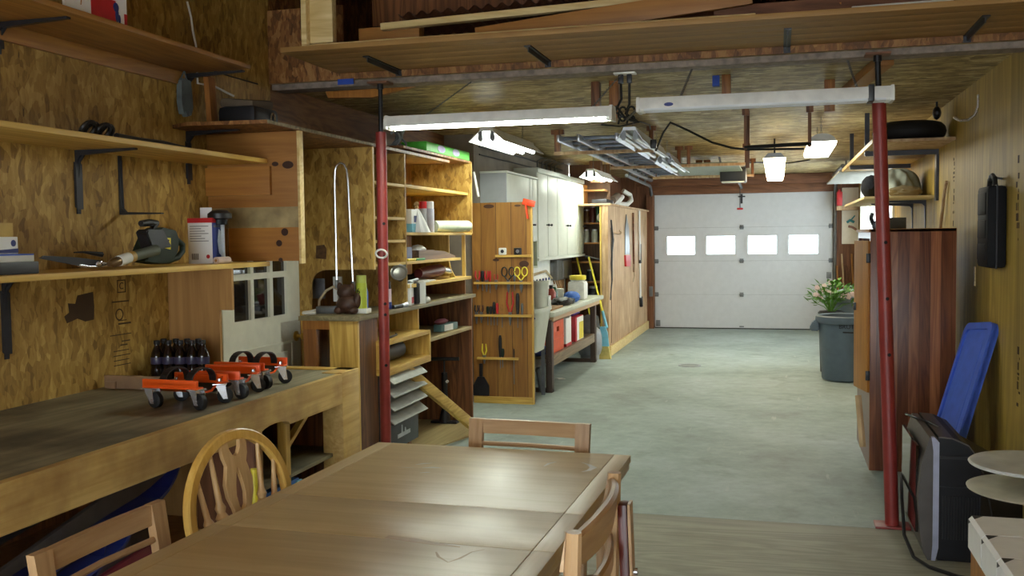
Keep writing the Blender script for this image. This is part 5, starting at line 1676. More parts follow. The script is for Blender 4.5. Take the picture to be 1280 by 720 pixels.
# on the counter
zc = .776
jr = thing('storage_jar', 'square clear jar of white powder with a yellow lid on the counter', 'jar', (-2.18, 10.9, zc))
jp = at(731, 374, 'z', zc)
jx, jy = jp.x - .08, jp.y
obj('jar_body', B().obox((jx, jy, zc + .105), (.20, .22, .21), None, .035), plain('powder_white', (226, 226, 220), .45), jr)
obj('neck', B().lathe([(.085, 0), (.085, .05), (0, .05)], (jx, jy, zc + .19)), plain('clear_neck', (198, 200, 196), .2), jr)
obj('lid', B().lathe([(.094, 0), (.096, .004), (.096, .045), (.09, .05), (0, .05)], (jx, jy, zc + .225)), YEL, jr)
rb = thing('spray_bottle', 'red and black bottle among the clutter on the counter', 'bottle', (-2.35, 9.9, zc))
p = at(687, 378, 'z', zc)
obj('bottle_body', B().lathe([(0, 0), (.05, 0), (.052, .12), (.03, .16), (0, .17)], (-2.36, 10.25, zc)), plain('rust_red_plastic', (150, 52, 40), .4), rb)
obj('cap', B().lathe([(.022, .16), (.022, .20), (0, .2)], (-2.36, 10.25, zc)), BLK, rb)
gb = thing('oil_bottle', 'dark green bottle with a pale cap on the counter', 'bottle', (-2.40, 10.5, zc))
obj('bottle_body', B().lathe([(0, 0), (.045, 0), (.047, .11), (.02, .16), (0, .17)], (-2.42, 10.65, zc)), plain('bottle_green', (30, 80, 56), .3), gb)
obj('cap', B().lathe([(.02, .15), (.02, .19), (0, .19)], (-2.42, 10.65, zc)), PAPER, gb)
one('rag_heap', B().blob((-2.20, 10.05, zc + .035), (.11, .22, .05), 3, .12).blob((-2.16, 10.25, zc + .03), (.06, .12, .035), 3, .12), BLK, 'crumpled black rag on the counter', 'rag')
one('blue_cloth', B().blob((-2.19, 10.52, zc + .055), (.09, .14, .065), 3, .08), plain('mid_blue_cloth', (58, 106, 190), .7), 'bright blue cloth bundle on the counter beside the black rag', 'cloth')
one('white_tin', B().lathe([(0, 0), (.06, 0), (.06, .11), (.054, .12), (0, .12)], (-2.45, 11.05, zc)), PAPER, 'white tin behind the blue cloth on the counter', 'tin')
one('sanding_tray', B().box(-2.40, -2.12, 9.25, 9.75, zc, zc + .02, .004), LPLY, 'flat wooden tray at the sink end of the counter', 'tray')
# wall fittings above the counter
XG = -2.645
brk = thing('breaker_box', 'grey breaker box on the wall under the white cupboards', 'electrical box', (XG + .05, 12.0, 1.0))
ya, yb_ = at(699, 340, 'x', XG + .05).y, at(716, 340, 'x', XG + .05).y
obj('enclosure', B().box(XG, XG + .09, min(ya, 11.45), min(yb_, 12.28), .97, 1.22, .006), GREYM, brk)
obj('cover', B().box(XG + .09, XG + .10, min(ya, 11.45) + .30, min(yb_, 12.28) - .03, .99, 1.20, .004), ALU, brk)
wb_ = B()
for k in range(6):
    y = 11.5 + k * .11
    wb_.sweep([(XG + .03, y, .98), (XG + .04 + .02 * math.sin(k), y + .03, .88), (XG + .03, y - .04 + .03 * (k % 3), zc + .002)], .012, 6)
one('wire_bundle', wb_, plain('tan_wire', (150, 116, 80), .6), 'tan wires running down from the breaker box to the counter', 'wires')
pb = thing('pegboard', 'white pegged key board on the wall over the sink counter', 'board', (XG + .01, 10.9, .8))
obj('panel', B().prism([(9.6, .80), (11.35, .80), (11.42, 1.0), (11.35, 1.06), (10.2, 1.05), (9.6, 1.0)], (XG, 0, 0), Y, Z, (.012, 0, 0)), WHITEC, pb)
for k in range(6):
    obj('peg', B().blob((XG + .02, 10.55 + .15 * k, 1.0), (.012, .016, .018), 2), NAVY, pb)
one('wall_cable', B().sweep([(XG + .015, 9.3, 1.06), (XG + .03, 10.0, 1.045), (XG + .03, 10.6, 1.08), (XG + .03, 11.1, 1.10), (XG + .02, 11.45, 1.0)], .014, 6), CORK, 'beige cable looping along the white wall to the breaker box', 'cable')
# under the counter
zs_ = .345
cr = thing('plastic_crate', 'orange slatted plastic crate on the shelf under the counter', 'crate', (-2.28, 9.5, zs_))
x0, x1, y0, y1 = -2.46, -2.135, 9.28, 9.83
b = B()
for z in (0, .12, .27):
    b.box(x0, x1, y0, y0 + .012, zs_ + z, zs_ + z + .03).box(x0, x1, y1 - .012, y1, zs_ + z, zs_ + z + .03)
for k in range(6):
    xx = x0 + (x1 - x0) * k / 5
    b.box(max(x0, xx - .02), min(x1, xx + .02), y0, y0 + .012, zs_, zs_ + .30).box(max(x0, xx - .02), min(x1, xx + .02), y1 - .012, y1, zs_, zs_ + .30)
obj('slatted_end', b, ORPLA, cr)
sd = B().prism([[(y0, 0), (y1, 0), (y1, .31), (y0, .31)], [(y0 + .22, .20), (y0 + .33, .20), (y0 + .33, .25), (y0 + .22, .25)]], (x1 - .012, 0, zs_), Y, Z, (.014, 0, 0))
sd.box(x0, x0 + .012, y0, y1, zs_, zs_ + .31)
sd.box(x1 - .002, x1 + .006, y0, y1, zs_ + .12, zs_ + .135)
obj('side_wall', sd, ORPLA, cr)
obj('floor_panel', B().box(x0, x1, y0, y1, zs_, zs_ + .012), ORPLA, cr)
wc = thing('white_carton', 'white carton with a red foot beside the orange crate', 'carton', (-2.28, 10.1, zs_))
obj('carton', B().box(-2.42, -2.13, 9.93, 10.20, zs_, zs_ + .30, .004), WHITEC, wc)
obj('red_foot', B().box(-2.421, -2.127, 9.928, 10.202, zs_, zs_ + .03), RED, wc)
obj('flap', B().bar((-2.18, 9.95, zs_ + .30), (-2.18, 10.15, zs_ + .36), .16, .004), WHITEC, wc)
rc_ = thing('red_carton', 'red carton with a yellow and white side under the counter', 'carton', (-2.24, 10.6, zs_))
obj('carton', B().box(-2.36, -2.13, 10.42, 10.86, zs_, zs_ + .265, .004), REDC, rc_)
obj('white_side', B().box(-2.13, -2.127, 10.50, 10.86, zs_ + .005, zs_ + .26), WHITEC, rc_)
obj('yellow_side', B().box(-2.127, -2.125, 10.62, 10.85, zs_ + .01, zs_ + .2), YEL, rc_)
one('blue_bag', B().blob((-2.24, 10.66, zs_ + .315), (.10, .24, .055), 3, .12), plain('royal_blue_plastic', (46, 56, 190), .35), 'royal blue plastic bag on top of the red carton', 'bag')
one('navy_cloth', B().blob((-2.25, 9.15, zs_ + .05), (.10, .09, .06), 3, .15), NAVY, 'navy cloth crammed beside the orange crate at the sink', 'cloth')
# propane tank
tk = thing('propane_tank', 'grey propane tank on the floor beside the broom', 'tank', (-2.14, 11.62, 0))
obj('tank_body', B().lathe([(0, .02), (.09, .02), (.13, .06), (.15, .12), (.15, .28), (.13, .35), (.08, .39), (0, .40)], (-2.20, 11.62, .012)), TANKW, tk)
obj('foot_ring', B().lathe([(.11, 0), (.115, 0), (.115, .06), (.11, .06)], (-2.20, 11.62, 0)), TANKW, tk)
for s in (0, 1):
    obj('collar', B().prism([(-.11, 0), (.11, 0), (.09, .14), (.05, .16), (-.05, .16), (-.09, .14)], (-2.20, 11.62 + (.10 if s else -.11), .38), X, Z, (0, .008, 0)), TANKW, tk)
obj('valve', B().cyl((-2.20, 11.62, .40), (-2.20, 11.62, .50), .03, seg=10), BRASS, tk)
# brooms
br = thing('push_broom', 'straw broom with yellow handle and pale blue dustpan leaning at the plywood wall', 'broom', (-2.02, 11.75, 0))
q0, q1 = at(758, 408, 'y', 11.70), at(736, 322, 'y', 12.26)
q2 = q0 + (q1 - q0).normalized() * -.02
obj('handle', B().cyl(q0, q1, .013, seg=10), YEL, br)
obj('ferrule', B().cyl(q2, q0 + (q1 - q0).normalized() * .22, .018, seg=10), LBLUE, br)
obj('dustpan', B().prism([(-.03, .40), (.03, .40), (.055, .33), (.075, .16), (-.065, .16), (-.05, .33)], (-2.045, 11.655, 0), X, Z, (0, .03, 0)), LBLUE, br)
obj('bristles', B().prism([(-.05, .20), (.06, .20), (.10, 0), (-.075, 0)], (-2.055, 11.69, 0), X, Z, (0, .07, 0)), STRAW, br)
q0, q1 = at(745, 412, 'y', 11.9) + Vector((-.05, .05, 0)), at(721, 322, 'y', 12.28)
b2 = thing('long_handle', 'second yellow broom handle leaning in the jar shelf corner', 'handle', (q0.x, q0.y, 0))
obj('pole', B().cyl(Vector((q0.x + .08, 11.92, .04)), q1, .013, seg=10), YEL, b2)
obj('end_cap', B().cyl(Vector((q0.x + .08, 11.92, 0.0)), Vector((q0.x + .08, 11.92, .06)), .016, seg=10), DARKM, b2)

# ================================================================== JAR SHELVES AND TOOL WALL
ny = 12.33
nk = thing('jar_shelf', 'tall open wooden shelf of jars between the cupboards and the plywood wall', 'shelf', (-2.38, ny + .15, 0))
obj('side_panel', B().box(-2.64, -2.62, ny, ny + .30, 0, 2.11), BROWNZ, nk)
obj('side_panel', B().box(-2.125, -2.105, ny - .38, ny + .30, 0, 1.87), PINEZ, nk)
obj('back_panel', B().box(-2.64, -2.105, ny + .29, ny + .305, 0, 2.43), wood('dark_shelf_back', '4e3622', '745236', 'z'), nk)
for z in (2.09, 1.672, 1.417, 1.172, .916, .63, .35, .1):
    obj('shelf', B().box(-2.62, -2.125, ny, ny + .29, z - .02, z, .002), BROWN, nk)
def jar(x, z, r, h, m, lab, lidm=ALU):
    t = thing('glass_jar', lab, 'jar', (x, ny + .12, z), 'jars on the open wooden shelf')
    obj('jar_body', B().lathe([(0, 0), (r, 0), (r, h * .8), (r * .75, h * .9), (0, h * .9)], (x, ny + .12, z), seg=16), m, t)
    obj('lid', B().lathe([(r * .8, h * .88), (r * .8, h), (0, h)], (x, ny + .12, z), seg=16), lidm, t)
JG = plain('cloudy_jar_glass', (150, 152, 140), .15)
jar(-2.38, 1.673, .045, .17, plain('amber_jar', (96, 70, 44), .3), 'amber jar on the top row beside the dark red one')
jar(-2.30, 1.673, .05, .22, plain('dark_red_jar', (84, 36, 34), .3), 'dark red jar on the top row of the jar shelf')
jar(-2.245, 1.673, .03, .24, plain('green_jar', (44, 92, 64), .3), 'slim green bottle on the top row beside the white roll')
one('white_roll', B().lathe([(.0, -.03), (.06, -.03), (.06, .03), (.025, .03), (.025, -.02), (0, -.02)], (-2.175, ny + .06, 1.735), (PI / 2, 0, 0)), PAPER, 'white paper roll facing out on the top row of the jar shelf', 'roll')
jar(-2.39, 1.418, .04, .17, JG, 'clear jar at the cupboard side of the jar row')
jar(-2.28, 1.418, .042, .17, JG, 'clear jar in the middle of the jar row')
jar(-2.17, 1.418, .042, .18, plain('blue_grey_jar', (128, 150, 170), .15), 'bluish jar at the plywood wall side of the jar row')
jar(-2.165, .917, .05, .18, plain('brown_jar', (104, 84, 70), .3), 'brown jar on the shelf behind the broom handle')
jar(-2.34, .917, .05, .15, DARKM, 'dark can on the shelf behind the white powder jar')
one('funnel_tool', B().sweep([(-2.40, ny + .1, 1.235), (-2.28, ny + .08, 1.215), (-2.19, ny + .06, 1.195)], [.018, .012, .008], 10), GREYM, 'grey grease gun lying on the shelf above the broom handle', 'tool')
jar(-2.30, .631, .07, .22, RUB, 'black tub low on the jar shelf')
# hooks and tools on the plywood wall
XP = -2.02
hw = thing('wire_hook', 'wire hook with a dark strap hanging on the plywood wall', 'hook', (XP + .01, 12.2, 1.1))
pts = [at(a, c, 'x', XP + .022) for a, c in ((764, 275), (765, 288), (766, 300), (765, 315), (764.5, 330), (765, 350), (763, 375))]
obj('strap', B().sweep(pts, [.01, .012, .018, .012, .014, .01, .006], 6), BLK, hw)
pts = [at(a, c, 'x', XP + .02) for a, c in ((765, 291), (771, 292), (775, 293), (776.5, 290), (774.5, 288))]
obj('hook', B().sweep(pts, .006, 6), BRASS, hw)
sw = thing('hand_saw', 'grey bladed saw with red handle hanging on the plywood wall', 'saw', (XP + .01, 13.5, 1.1))
obj('blade', B().prism(poly([(783, 268), (786, 285), (787, 318), (781.5, 318), (781.5, 285)], XP + .01), (XP + .004, 0, 0), Y, Z, (.008, 0, 0)), GREYM, sw)
obj('handle', B().prism(poly([(780.8, 319), (787, 319), (787, 333), (781.5, 333)], XP + .01), (XP + .002, 0, 0), Y, Z, (.025, 0, 0)), RED, sw)
st_ = thing('wooden_stake', 'thin brown stick hanging next to the saw on the plywood wall', 'stick', (XP + .01, 14.1, 1.0))
obj('stick', B().cyl(at(791.5, 266, 'x', XP + .015), at(792.5, 340, 'x', XP + .015), .014, seg=8), REDBRN, st_)
obj('string', B().sweep([at(792, 330, 'x', XP + .02), at(793, 345, 'x', XP + .02), at(791.5, 352, 'x', XP + .02)], .006, 6), CORK, st_)
ep = thing('reach_pole', 'white extension pole with black grips hanging on the plywood wall', 'pole', (XP + .02, 14.8, .4))
obj('pole', B().cyl(at(799, 263, 'x', XP + .02), at(800.5, 372, 'x', XP + .02), .014, seg=8), WHITEC, ep)
obj('grip', B().cyl(at(799.8, 305, 'x', XP + .02), at(800, 329, 'x', XP + .02), .024, seg=8), BLK, ep)
obj('grip', B().cyl(at(801, 371, 'x', XP + .022), at(801.5, 383, 'x', XP + .022), .028, seg=8), BLK, ep)
one('junction_plate', B().box(XP, XP + .02, at(811, 370, 'x', XP).y - .3, 15.6, .52, .68, .004), GREYM, 'grey junction box low on the plywood wall beside the door', 'box') if False else one('junction_plate', B().box(-1.985, -1.93, 15.63, 15.66, .52, .68, .004), GREYM, 'grey switch plate on the jamb beside the garage door', 'plate')
one('crack_mark', B().sweep([(XP + .001, 12.12, .15), (XP + .001, 12.18, .4), (XP + .001, 12.14, .75), (XP + .001, 12.16, 1.1), (XP + .001, 12.13, 1.6)], .004, 4), plain('dark_gap', (40, 30, 22), .8), 'dark crooked wire line running up the plywood wall', 'wire')
pv = thing('pipe_trap', 'white plastic trap pipes piled on the plywood wall ledge', 'pipes', (-2.1, 13.2, 1.90))
def pvc(pts, r=.032):
    return B().sweep([Vector(p) for p in pts], r, 10)
obj('elbow', pvc([(-2.20, 12.75, 1.935), (-2.12, 12.95, 1.94), (-2.06, 13.15, 1.98), (-2.05, 13.3, 2.03)]), PAPER, pv)
obj('elbow', pvc([(-2.16, 13.3, 1.935), (-2.06, 13.8, 1.94), (-2.03, 14.0, 2.0), (-2.05, 14.05, 2.08), (-2.14, 13.95, 2.14)], .035), PAPER, pv)
obj('coupling', B().cyl((-2.12, 12.9, 1.97), (-2.10, 13.2, 2.04), .05, seg=12), plain('grey_brown_pipe', (120, 104, 92), .5), pv)
obj('loose_tray', B().box(-2.25, -2.06, 12.1, 12.6, 1.902, 1.96, .01), DARKM, pv)
one('ledge_board', B().box(-2.44, -2.40, 11.98, 14.2, 1.902, 2.16, .003), CEDARO, 'tan board standing on edge behind the white pipes', 'board')
one('timber_post', B().box(-2.26, -2.12, 12.0, 12.16, 2.165, ZC, .003), REDBRNZ, 'short dark timber post under the ceiling over the ledge', 'post')

# ================================================================== WARDROBE SIDE
WX0, WX1, WYF, WH = .56, 1.056, 6.46, 1.522
wr = thing('wardrobe', 'dark red cedar wardrobe with its side boards facing the bench', 'wardrobe', ((WX0 + WX1) / 2, 6.95, 0))
obj('side_panel', B().box(WX0, WX1, WYF, WYF + .022, 0, WH, .003), CEDAR, wr)
obj('side_panel', B().box(WX0, WX1, 7.42, 7.44, 0, WH, .003), CEDAR, wr)
obj('top_panel', B().box(WX0 - .01, WX1, WYF, 7.44, WH - .02, WH, .002), CEDARO, wr)
obj('back_panel', B().box(WX1 - .012, WX1, WYF + .022, 7.42, .02, WH - .02), MAHOG, wr)
obj('front_frame', B().prism([[(WYF + .022, 0), (7.42, 0), (7.42, WH - .02), (WYF + .022, WH - .02)], [(WYF + .06, .48), (7.38, .48), (7.38, WH - .06), (WYF + .06, WH - .06)]], (WX0, 0, 0), Y, Z, (.02, 0, 0)), MAHOG, wr)
obj('inner_shelf', B().box(WX0 + .02, WX1 - .012, WYF + .022, 7.42, .47, .49), CEDARO, wr)
d0_, d1_ = Vector((WX0 - .004, WYF + .015, 0)), Vector((.495, 6.76, 0))
dv = (d1_ - d0_)
dd_ = obj('door', B().bar(d0_ + Z * .97, d1_ + Z * .97, .02, .956, bev=.002), CEDARO, wr)
for z in (.60, 1.34):
    obj('hinge', B().obox(d0_ + Vector((-.006, -.008, z)), (.03, .014, .06), None, .004), BLKM, dd_)
obj('latch', B().obox(d1_ + Vector((-.002, -.03, 1.02)), (.03, .04, .05), None, .006), BLKM, dd_)
one('wood_scrap', B().bar((WX0 - .035, 6.50, .14), (WX0 - .06, 6.56, .46), .018, .05), SHOPPLY, 'pale wood scrap leaning at the foot of the wardrobe', 'scrap')
one('plug_socket', B().obox((.60, 6.52, WH + .025), (.05, .05, .05), None, .01).sweep([(.58, 6.52, WH + .03), (.565, 6.5, WH + .07), (.575, 6.5, WH + .10)], .012, 8), BLKM, 'black clamp on the front corner of the wardrobe top', 'clamp')
one('wood_box', B().box(.70, .82, 6.9, 7.1, WH, WH + .075, .004), plain('dark_olive_box', (70, 62, 40), .6), 'small dark box on the wardrobe top behind the leaning red post', 'box')

# can and plants
cx, cy = .68, 10.45
can = thing('trash_can', 'large dark grey round trash can standing before the wardrobe door', 'trash can', (cx, cy, 0))
obj('can_body', B().lathe([(0, .012), (.235, .012), (.24, .03), (.272, .60), (.262, .60), (.23, .03), (0, .025)], (cx, cy, 0), seg=40), GREYCAN, can)
obj('rim', B().lathe([(.272, .585), (.295, .59), (.305, .62), (.302, .655), (.285, .665), (.268, .655), (.262, .59)], (cx, cy, 0), seg=40), GREYCAN, can)
for s in (-1, 1):
    hb = B().prism([(.27, .63), (.33, .60), (.365, .53), (.355, .505), (.27, .50)], (cx, cy - .07, 0), X * s, Z, (0, .14, 0))
    bmesh.ops.bevel(hb.bm, geom=list(hb.bm.edges), offset=.012, segments=2, affect='EDGES')
    obj('handle', hb, GREYCAN, can)
n_ = Vector((-.12, -1, 0)).normalized()
u_ = Vector((1, -.12, 0)).normalized()
obj('lettering', merge_text(B(), 'BRUTE', .06, Vector((cx + .03, cy, .565)) + n_ * .2735, u_, Z, .002), BLACKINK, can)
obj('label_line', B().obox(Vector((cx + .03, cy, .51)) + n_ * .270, (.10, .004, .014), (0, 0, -.12)), BLACKINK, can)
obj('yellow_label', B().obox(Vector((cx + .155, cy, .56)) + Vector((.25, -1, 0)).normalized() * .235, (.05, .006, .07), (0, 0, .4)), YEL, can)
cx2, cy2 = .80, 11.35
c2 = thing('lidded_bin', 'grey bin with a domed pale grey lid behind the large trash can', 'bin', (cx2, cy2, 0))
obj('bin_body', B().lathe([(0, .01), (.22, .01), (.26, .72), (.26, .76), (0, .76)], (cx2, cy2, 0), seg=36), GREYLID, c2)
obj('lid', B().lathe([(.275, .74), (.285, .75), (.285, .80), (.27, .81), (.20, .855), (.10, .88), (0, .885)], (cx2, cy2, 0), seg=36), GREYLID, c2)
obj('lid_handle', B().sweep([(cx2 - .10, cy2 - .05, .865), (cx2 - .08, cy2 - .05, .91), (cx2 + .08, cy2 - .05, .91), (cx2 + .10, cy2 - .05, .865)], .012, 8), GREYLID, c2)
px0, py0 = .56, 11.05
pf = thing('potted_flowers', 'pale flowering plant in a dark tub between the two bins', 'plant', (px0, py0, 0))
obj('tub', B().lathe([(0, 0), (.11, 0), (.13, .62), (.14, .64), (.12, .66), (0, .62)], (px0, py0, 0), seg=20), BLK, pf)
rng = random.Random(3)
lf, fl_ = B(), B()
stm = B()
for k in range(170):
    a = rng.uniform(0, 2 * PI)
    r = rng.uniform(.05, .30)
    z = .70 + rng.uniform(0, .26) * (1 - r * 1.4) + .05
    c = Vector((px0 + r * math.cos(a) * .95 + .03, py0 + r * math.sin(a) * .5, z - max(0, r - .2) * .5))
    d = Vector((math.cos(a) * .6, math.sin(a) * .6, rng.uniform(-.2, .7))).normalized()
    s = d.cross(Z).normalized()
    L, w_ = rng.uniform(.06, .10), rng.uniform(.018, .032)
    nrm = s.cross(d)
    lf._add([c, c + d * L * .5 + s * w_ + nrm * .006, c + d * L, c + d * L * .5 - s * w_ + nrm * .006, c + d * L * .5 - nrm * .004], [(0, 1, 4), (1, 2, 4), (2, 3, 4), (3, 0, 4)])
    if k % 5 == 0:
        stm.sweep([(px0, py0, .63), (px0 + (c.x - px0) * .5, py0 + (c.y - py0) * .5, .63 + (c.z - .63) * .7), c], .004, 4)
obj('foliage', lf, LEAFM, pf)['kind'] = 'stuff'
obj('stems', stm, LEAFM, pf)
for k in range(16):
    a = rng.uniform(0, 2 * PI)
    r = rng.uniform(.02, .24)
    c = Vector((px0 + .04 + r * math.cos(a), py0 - .05 + r * math.sin(a) * .4, .88 + rng.uniform(-.05, .12) - r * .3))
    b = B()
    for q in range(5):
        t = 2 * PI * q / 5
        b.blob(c + Vector((.016 * math.cos(t), -.006, .016 * math.sin(t))), (.014, .006, .014), 1)
    b.blob(c + Vector((0, -.01, 0)), (.008, .006, .008), 1)
    obj('blossom', b, PETAL, pf)

# board, tools and red can by the door corner
one('pale_board', B().box(.945, 1.185, 15.67, 15.70, 1.33, 2.185, .003), plain('pale_plywood', (240, 230, 214), .6, var=.05), 'pale plywood board fixed beside the garage door under the window light', 'board')
tg = B().sweep([(1.02, 15.66, 1.66), (1.06, 15.64, 1.69), (1.12, 15.65, 1.66)], .02, 8).sweep([(1.08, 15.65, 1.70), (1.13, 15.64, 1.76)], .010, 6)
one('teal_clamp', tg, plain('teal_plastic', (70, 150, 160), .4), 'teal clamp hanging on the pale plywood board', 'tool')
one('rust_tool', B().sweep([(1.04, 15.66, 1.60), (1.10, 15.64, 1.58), (1.15, 15.65, 1.545)], .018, 8), plain('pinkish_rust', (150, 110, 100), .6), 'rusty grip tool hanging below the teal clamp', 'tool')
one('red_fuel_can', B().box(.86, .94, 15.45, 15.62, 1.905, 2.12, .015).cyl((.90, 15.5, 2.12), (.90, 15.5, 2.15), .02), RED, 'dark red can on the short shelf in the door corner', 'can')
one('corner_shelf', B().box(.855, 1.185, 15.42, 15.64, 1.84, 1.905, .003), SHOPPLY, 'short pale shelf in the corner beside the garage door', 'shelf')
for k in range(4):
    x = .875 + .07 * k
    one('garden_handle', B().cyl((x + .06, 15.45, .0), (x, 15.66, 1.0 + .18 * (k % 2)), .014, seg=8).prism([(-.05, 0), (.05, 0), (.03, .12), (-.03, .12)], (x + .06, 15.44, .0), X, Z, (0, .02, 0)), (CEDARO, SHOPPLY, REDBRNZ, CEDARO)[k], ('orange', 'pale', 'dark red', 'second orange')[k] + ' wooden tool handle leaning in the corner beside the garage door', 'garden tool')

# shelf with the canvas bag
one('wall_shelf', B().box(.66, XR, 8.2, 10.5, 1.765, 1.785, .002), PALE, 'thin pale shelf on the yellow wall holding the grey canvas bundle', 'shelf')
def rbracket(y, z, out, down, lab):
    b = B().prism([(0, 0), (-out, 0), (-out, -.012), (-.03, -.03), (-.012, -.05), (-.006, -down), (0, -down)], (XR, y - .014, z), X, Z, (0, .028, 0))
    one('shelf_bracket', b, DARKM, lab, 'bracket', 'brackets on the yellow wall')
rbracket(8.75, 1.765, .36, .27, 'grey steel bracket under the canvas bundle shelf nearest the viewer')
rbracket(9.55, 1.765, .36, .27, 'grey steel bracket under the canvas bundle shelf, the farther one')
cb_ = thing('canvas_bundle', 'grey green canvas bundle with a dark end on the yellow wall shelf', 'bundle', (.93, 9.0, 1.785))
def heap(u, v):
    a = 2 * PI * u
    r = 1 + .10 * math.sin(3 * a + 4 * v) + .06 * math.sin(7 * a + 9 * v) + .015 * math.sin(15 * a - 12 * v)
    zz = math.sin(v * PI / 2)
    rr = math.cos(v * PI / 2) ** .55
    return Vector((.965 + .205 * rr * math.cos(a) * min(r, 1.06), 8.95 + .42 * rr * math.sin(a) * r, 1.786 + .25 * zz * (1 + .10 * math.sin(5 * a + 1) * (1 - zz ** 4)) + .012 * math.sin(11 * a + 6 * v) * math.cos(v * PI / 2)))
obj('canvas', B().grid(heap, 90, 20, True), TARP, cb_)
obj('dark_end', B().blob((.765, 8.85, 1.885), (.075, .26, .10), 3, .06), plain('black_cloth', (18, 18, 20), .95, spec=.1), cb_)
obj('folded_strap', B().blob((1.0, 8.50, 1.83), (.12, .07, .045), 3, .2), TAN, cb_)

# overhead shelf, brackets, wheel
ov = thing('overhead_shelf', 'long overhead board shelf along the yellow wall under the ceiling', 'shelf', (.92, 9.5, 2.13))
obj('shelf_board', B().box(.66, XR, 7.36, 9.10, 2.135, 2.155, .002), SHOPPLY, ov)
obj('shelf_board', B().box(.655, XR, 9.12, 10.70, 2.135, 2.155, .002), PALE, ov)
obj('edge_strip', B().box(.645, .66, 7.36, 10.70, 2.13, 2.16), PINE, ov)
obj('white_board', B().box(.62, XR, 10.74, 13.4, 2.135, 2.15, .002), plain('grey_white_board', (158, 156, 148), .6), ov)
for y in (8.12, 9.75):
    obj('cross_bar', B().box(.66, XR, y - .02, y + .02, 2.095, 2.132), DARKM, ov)
    obj('hanger', B().box(.655, .69, y - .012, y + .012, 2.10, ZC), DARKM, ov)
obj('wall_leg', B().box(XR - .02, XR, 8.08, 8.16, 1.74, 2.095), DARKM, ov)
tw_ = thing('spare_tire', 'black tire lying flat on the overhead shelf', 'tire', (.925, 7.68, 2.155))
def tor(u, v):
    a, b_ = 2 * PI * u, 2 * PI * v
    return Vector((.925 + (.185 + .068 * math.cos(b_)) * math.cos(a), 7.68 + (.185 + .068 * math.cos(b_)) * math.sin(a), 2.228 + .068 * math.sin(b_)))
obj('tread', B().grid(tor, 40, 13, True), RUB, tw_)
obj('hub', B().lathe([(0, .03), (.05, .03), (.12, .05), (.125, .09), (.05, .10), (0, .10)], (.925, 7.68, 2.155)), BLKM, tw_)
one('pulley_block', B().blob((1.10, 7.6, 2.35), (.03, .05, .05), 2).cyl((1.10, 7.6, 2.38), (1.10, 7.6, ZC), .008), BLKM, 'black pulley hanging from the ceiling above the tire', 'pulley')
one('white_trim_strip', B().bar(at(1033, 228, 'z', 2.10), at(1092, 227, 'z', 2.10), .10, .03), WHITEP, 'white trim strip under the far end of the overhead shelf', 'trim') if False else None

# things on the yellow wall
hc = thing('hard_case', 'black plastic tool case hanging by its handle on the yellow wall', 'case', (XR - .05, 5.89, 1.29))
cb0 = B().box(XR - .10, XR, 5.755, 6.03, 1.30, 1.745, .022)
CASEB = plain('case_black', (20, 20, 23), .65, spec=.2)
obj('case_shell', cb0, CASEB, hc)
obj('ribbed_front', B().box(XR - .104, XR - .09, 5.79, 6.00, 1.34, 1.43, .004).box(XR - .104, XR - .09, 5.79, 6.00, 1.46, 1.56, .004).box(XR - .104, XR - .09, 5.79, 6.00, 1.59, 1.71, .004), CASEB, hc)
obj('lid_seam', B().box(XR - .055, XR - .048, 5.751, 6.034, 1.296, 1.749), BLKM, hc)
obj('carry_handle', B().sweep([(XR - .05, 5.81, 1.74), (XR - .05, 5.83, 1.785), (XR - .05, 5.89, 1.805), (XR - .05, 5.95, 1.785), (XR - .05, 5.97, 1.74)], .014, 8), BLK, hc)
obj('nail_hook', B().cyl((XR, 5.89, 1.785), (XR - .07, 5.89, 1.80), .006, seg=8), GREYM, hc)
hk = B().sweep([(XR - .004, 6.56, 2.335), (XR - .006, 6.56, 2.26), (XR - .02, 6.58, 2.215), (XR - .05, 6.62, 2.19), (XR - .09, 6.68, 2.195), (XR - .115, 6.72, 2.22)], .009, 8)
one('storage_hook', hk, CHROME, 'large bright J hook screwed into the yellow wall', 'hook')
one('paint_stick', B().box(XR - .006, XR, 6.60, 6.64, 1.16, 1.28, .001), PALE, 'pale wooden stick label on the wall below the black case', 'stick')
one('leaning_rod', B().sweep([(XR - .03, 7.80, 1.50), (XR - .02, 7.68, 1.80), (XR - .015, 7.63, 1.86)], .012, 8).cyl((XR - .06, 8.0, 0), (XR - .03, 7.80, 1.50), .012), SHOPPLY, 'pale bent stick leaning against the yellow wall behind the wardrobe', 'stick')
# mill stamps, vertical
def stamp(y, z0, z1, seed, idx):
    r_ = random.Random(seed)
    b = B()
    z = z0
    while z < z1:
        h = r_.choice((.012, .018, .03, .04))
        for _ in range(r_.choice((1, 2, 2))):
            dy = r_.uniform(-.03, .03)
            b.box(XR - .0012, XR, y + dy - r_.choice((.004, .012, .018)), y + dy + .004, z, z + h)
        z += h + r_.choice((.008, .014, .05))
    o = obj('trim_%d' % idx, b, INKFADE)
    o['kind'] = 'structure'
    o['label'] = 'faded vertical mill stamp on the yellow plywood wall'
    o['category'] = 'wall marking'
stamp(7.42, 1.45, 2.0, 1, 10)
stamp(5.53, 1.45, 1.93, 2, 11)
stamp(5.46, .60, .90, 3, 12)
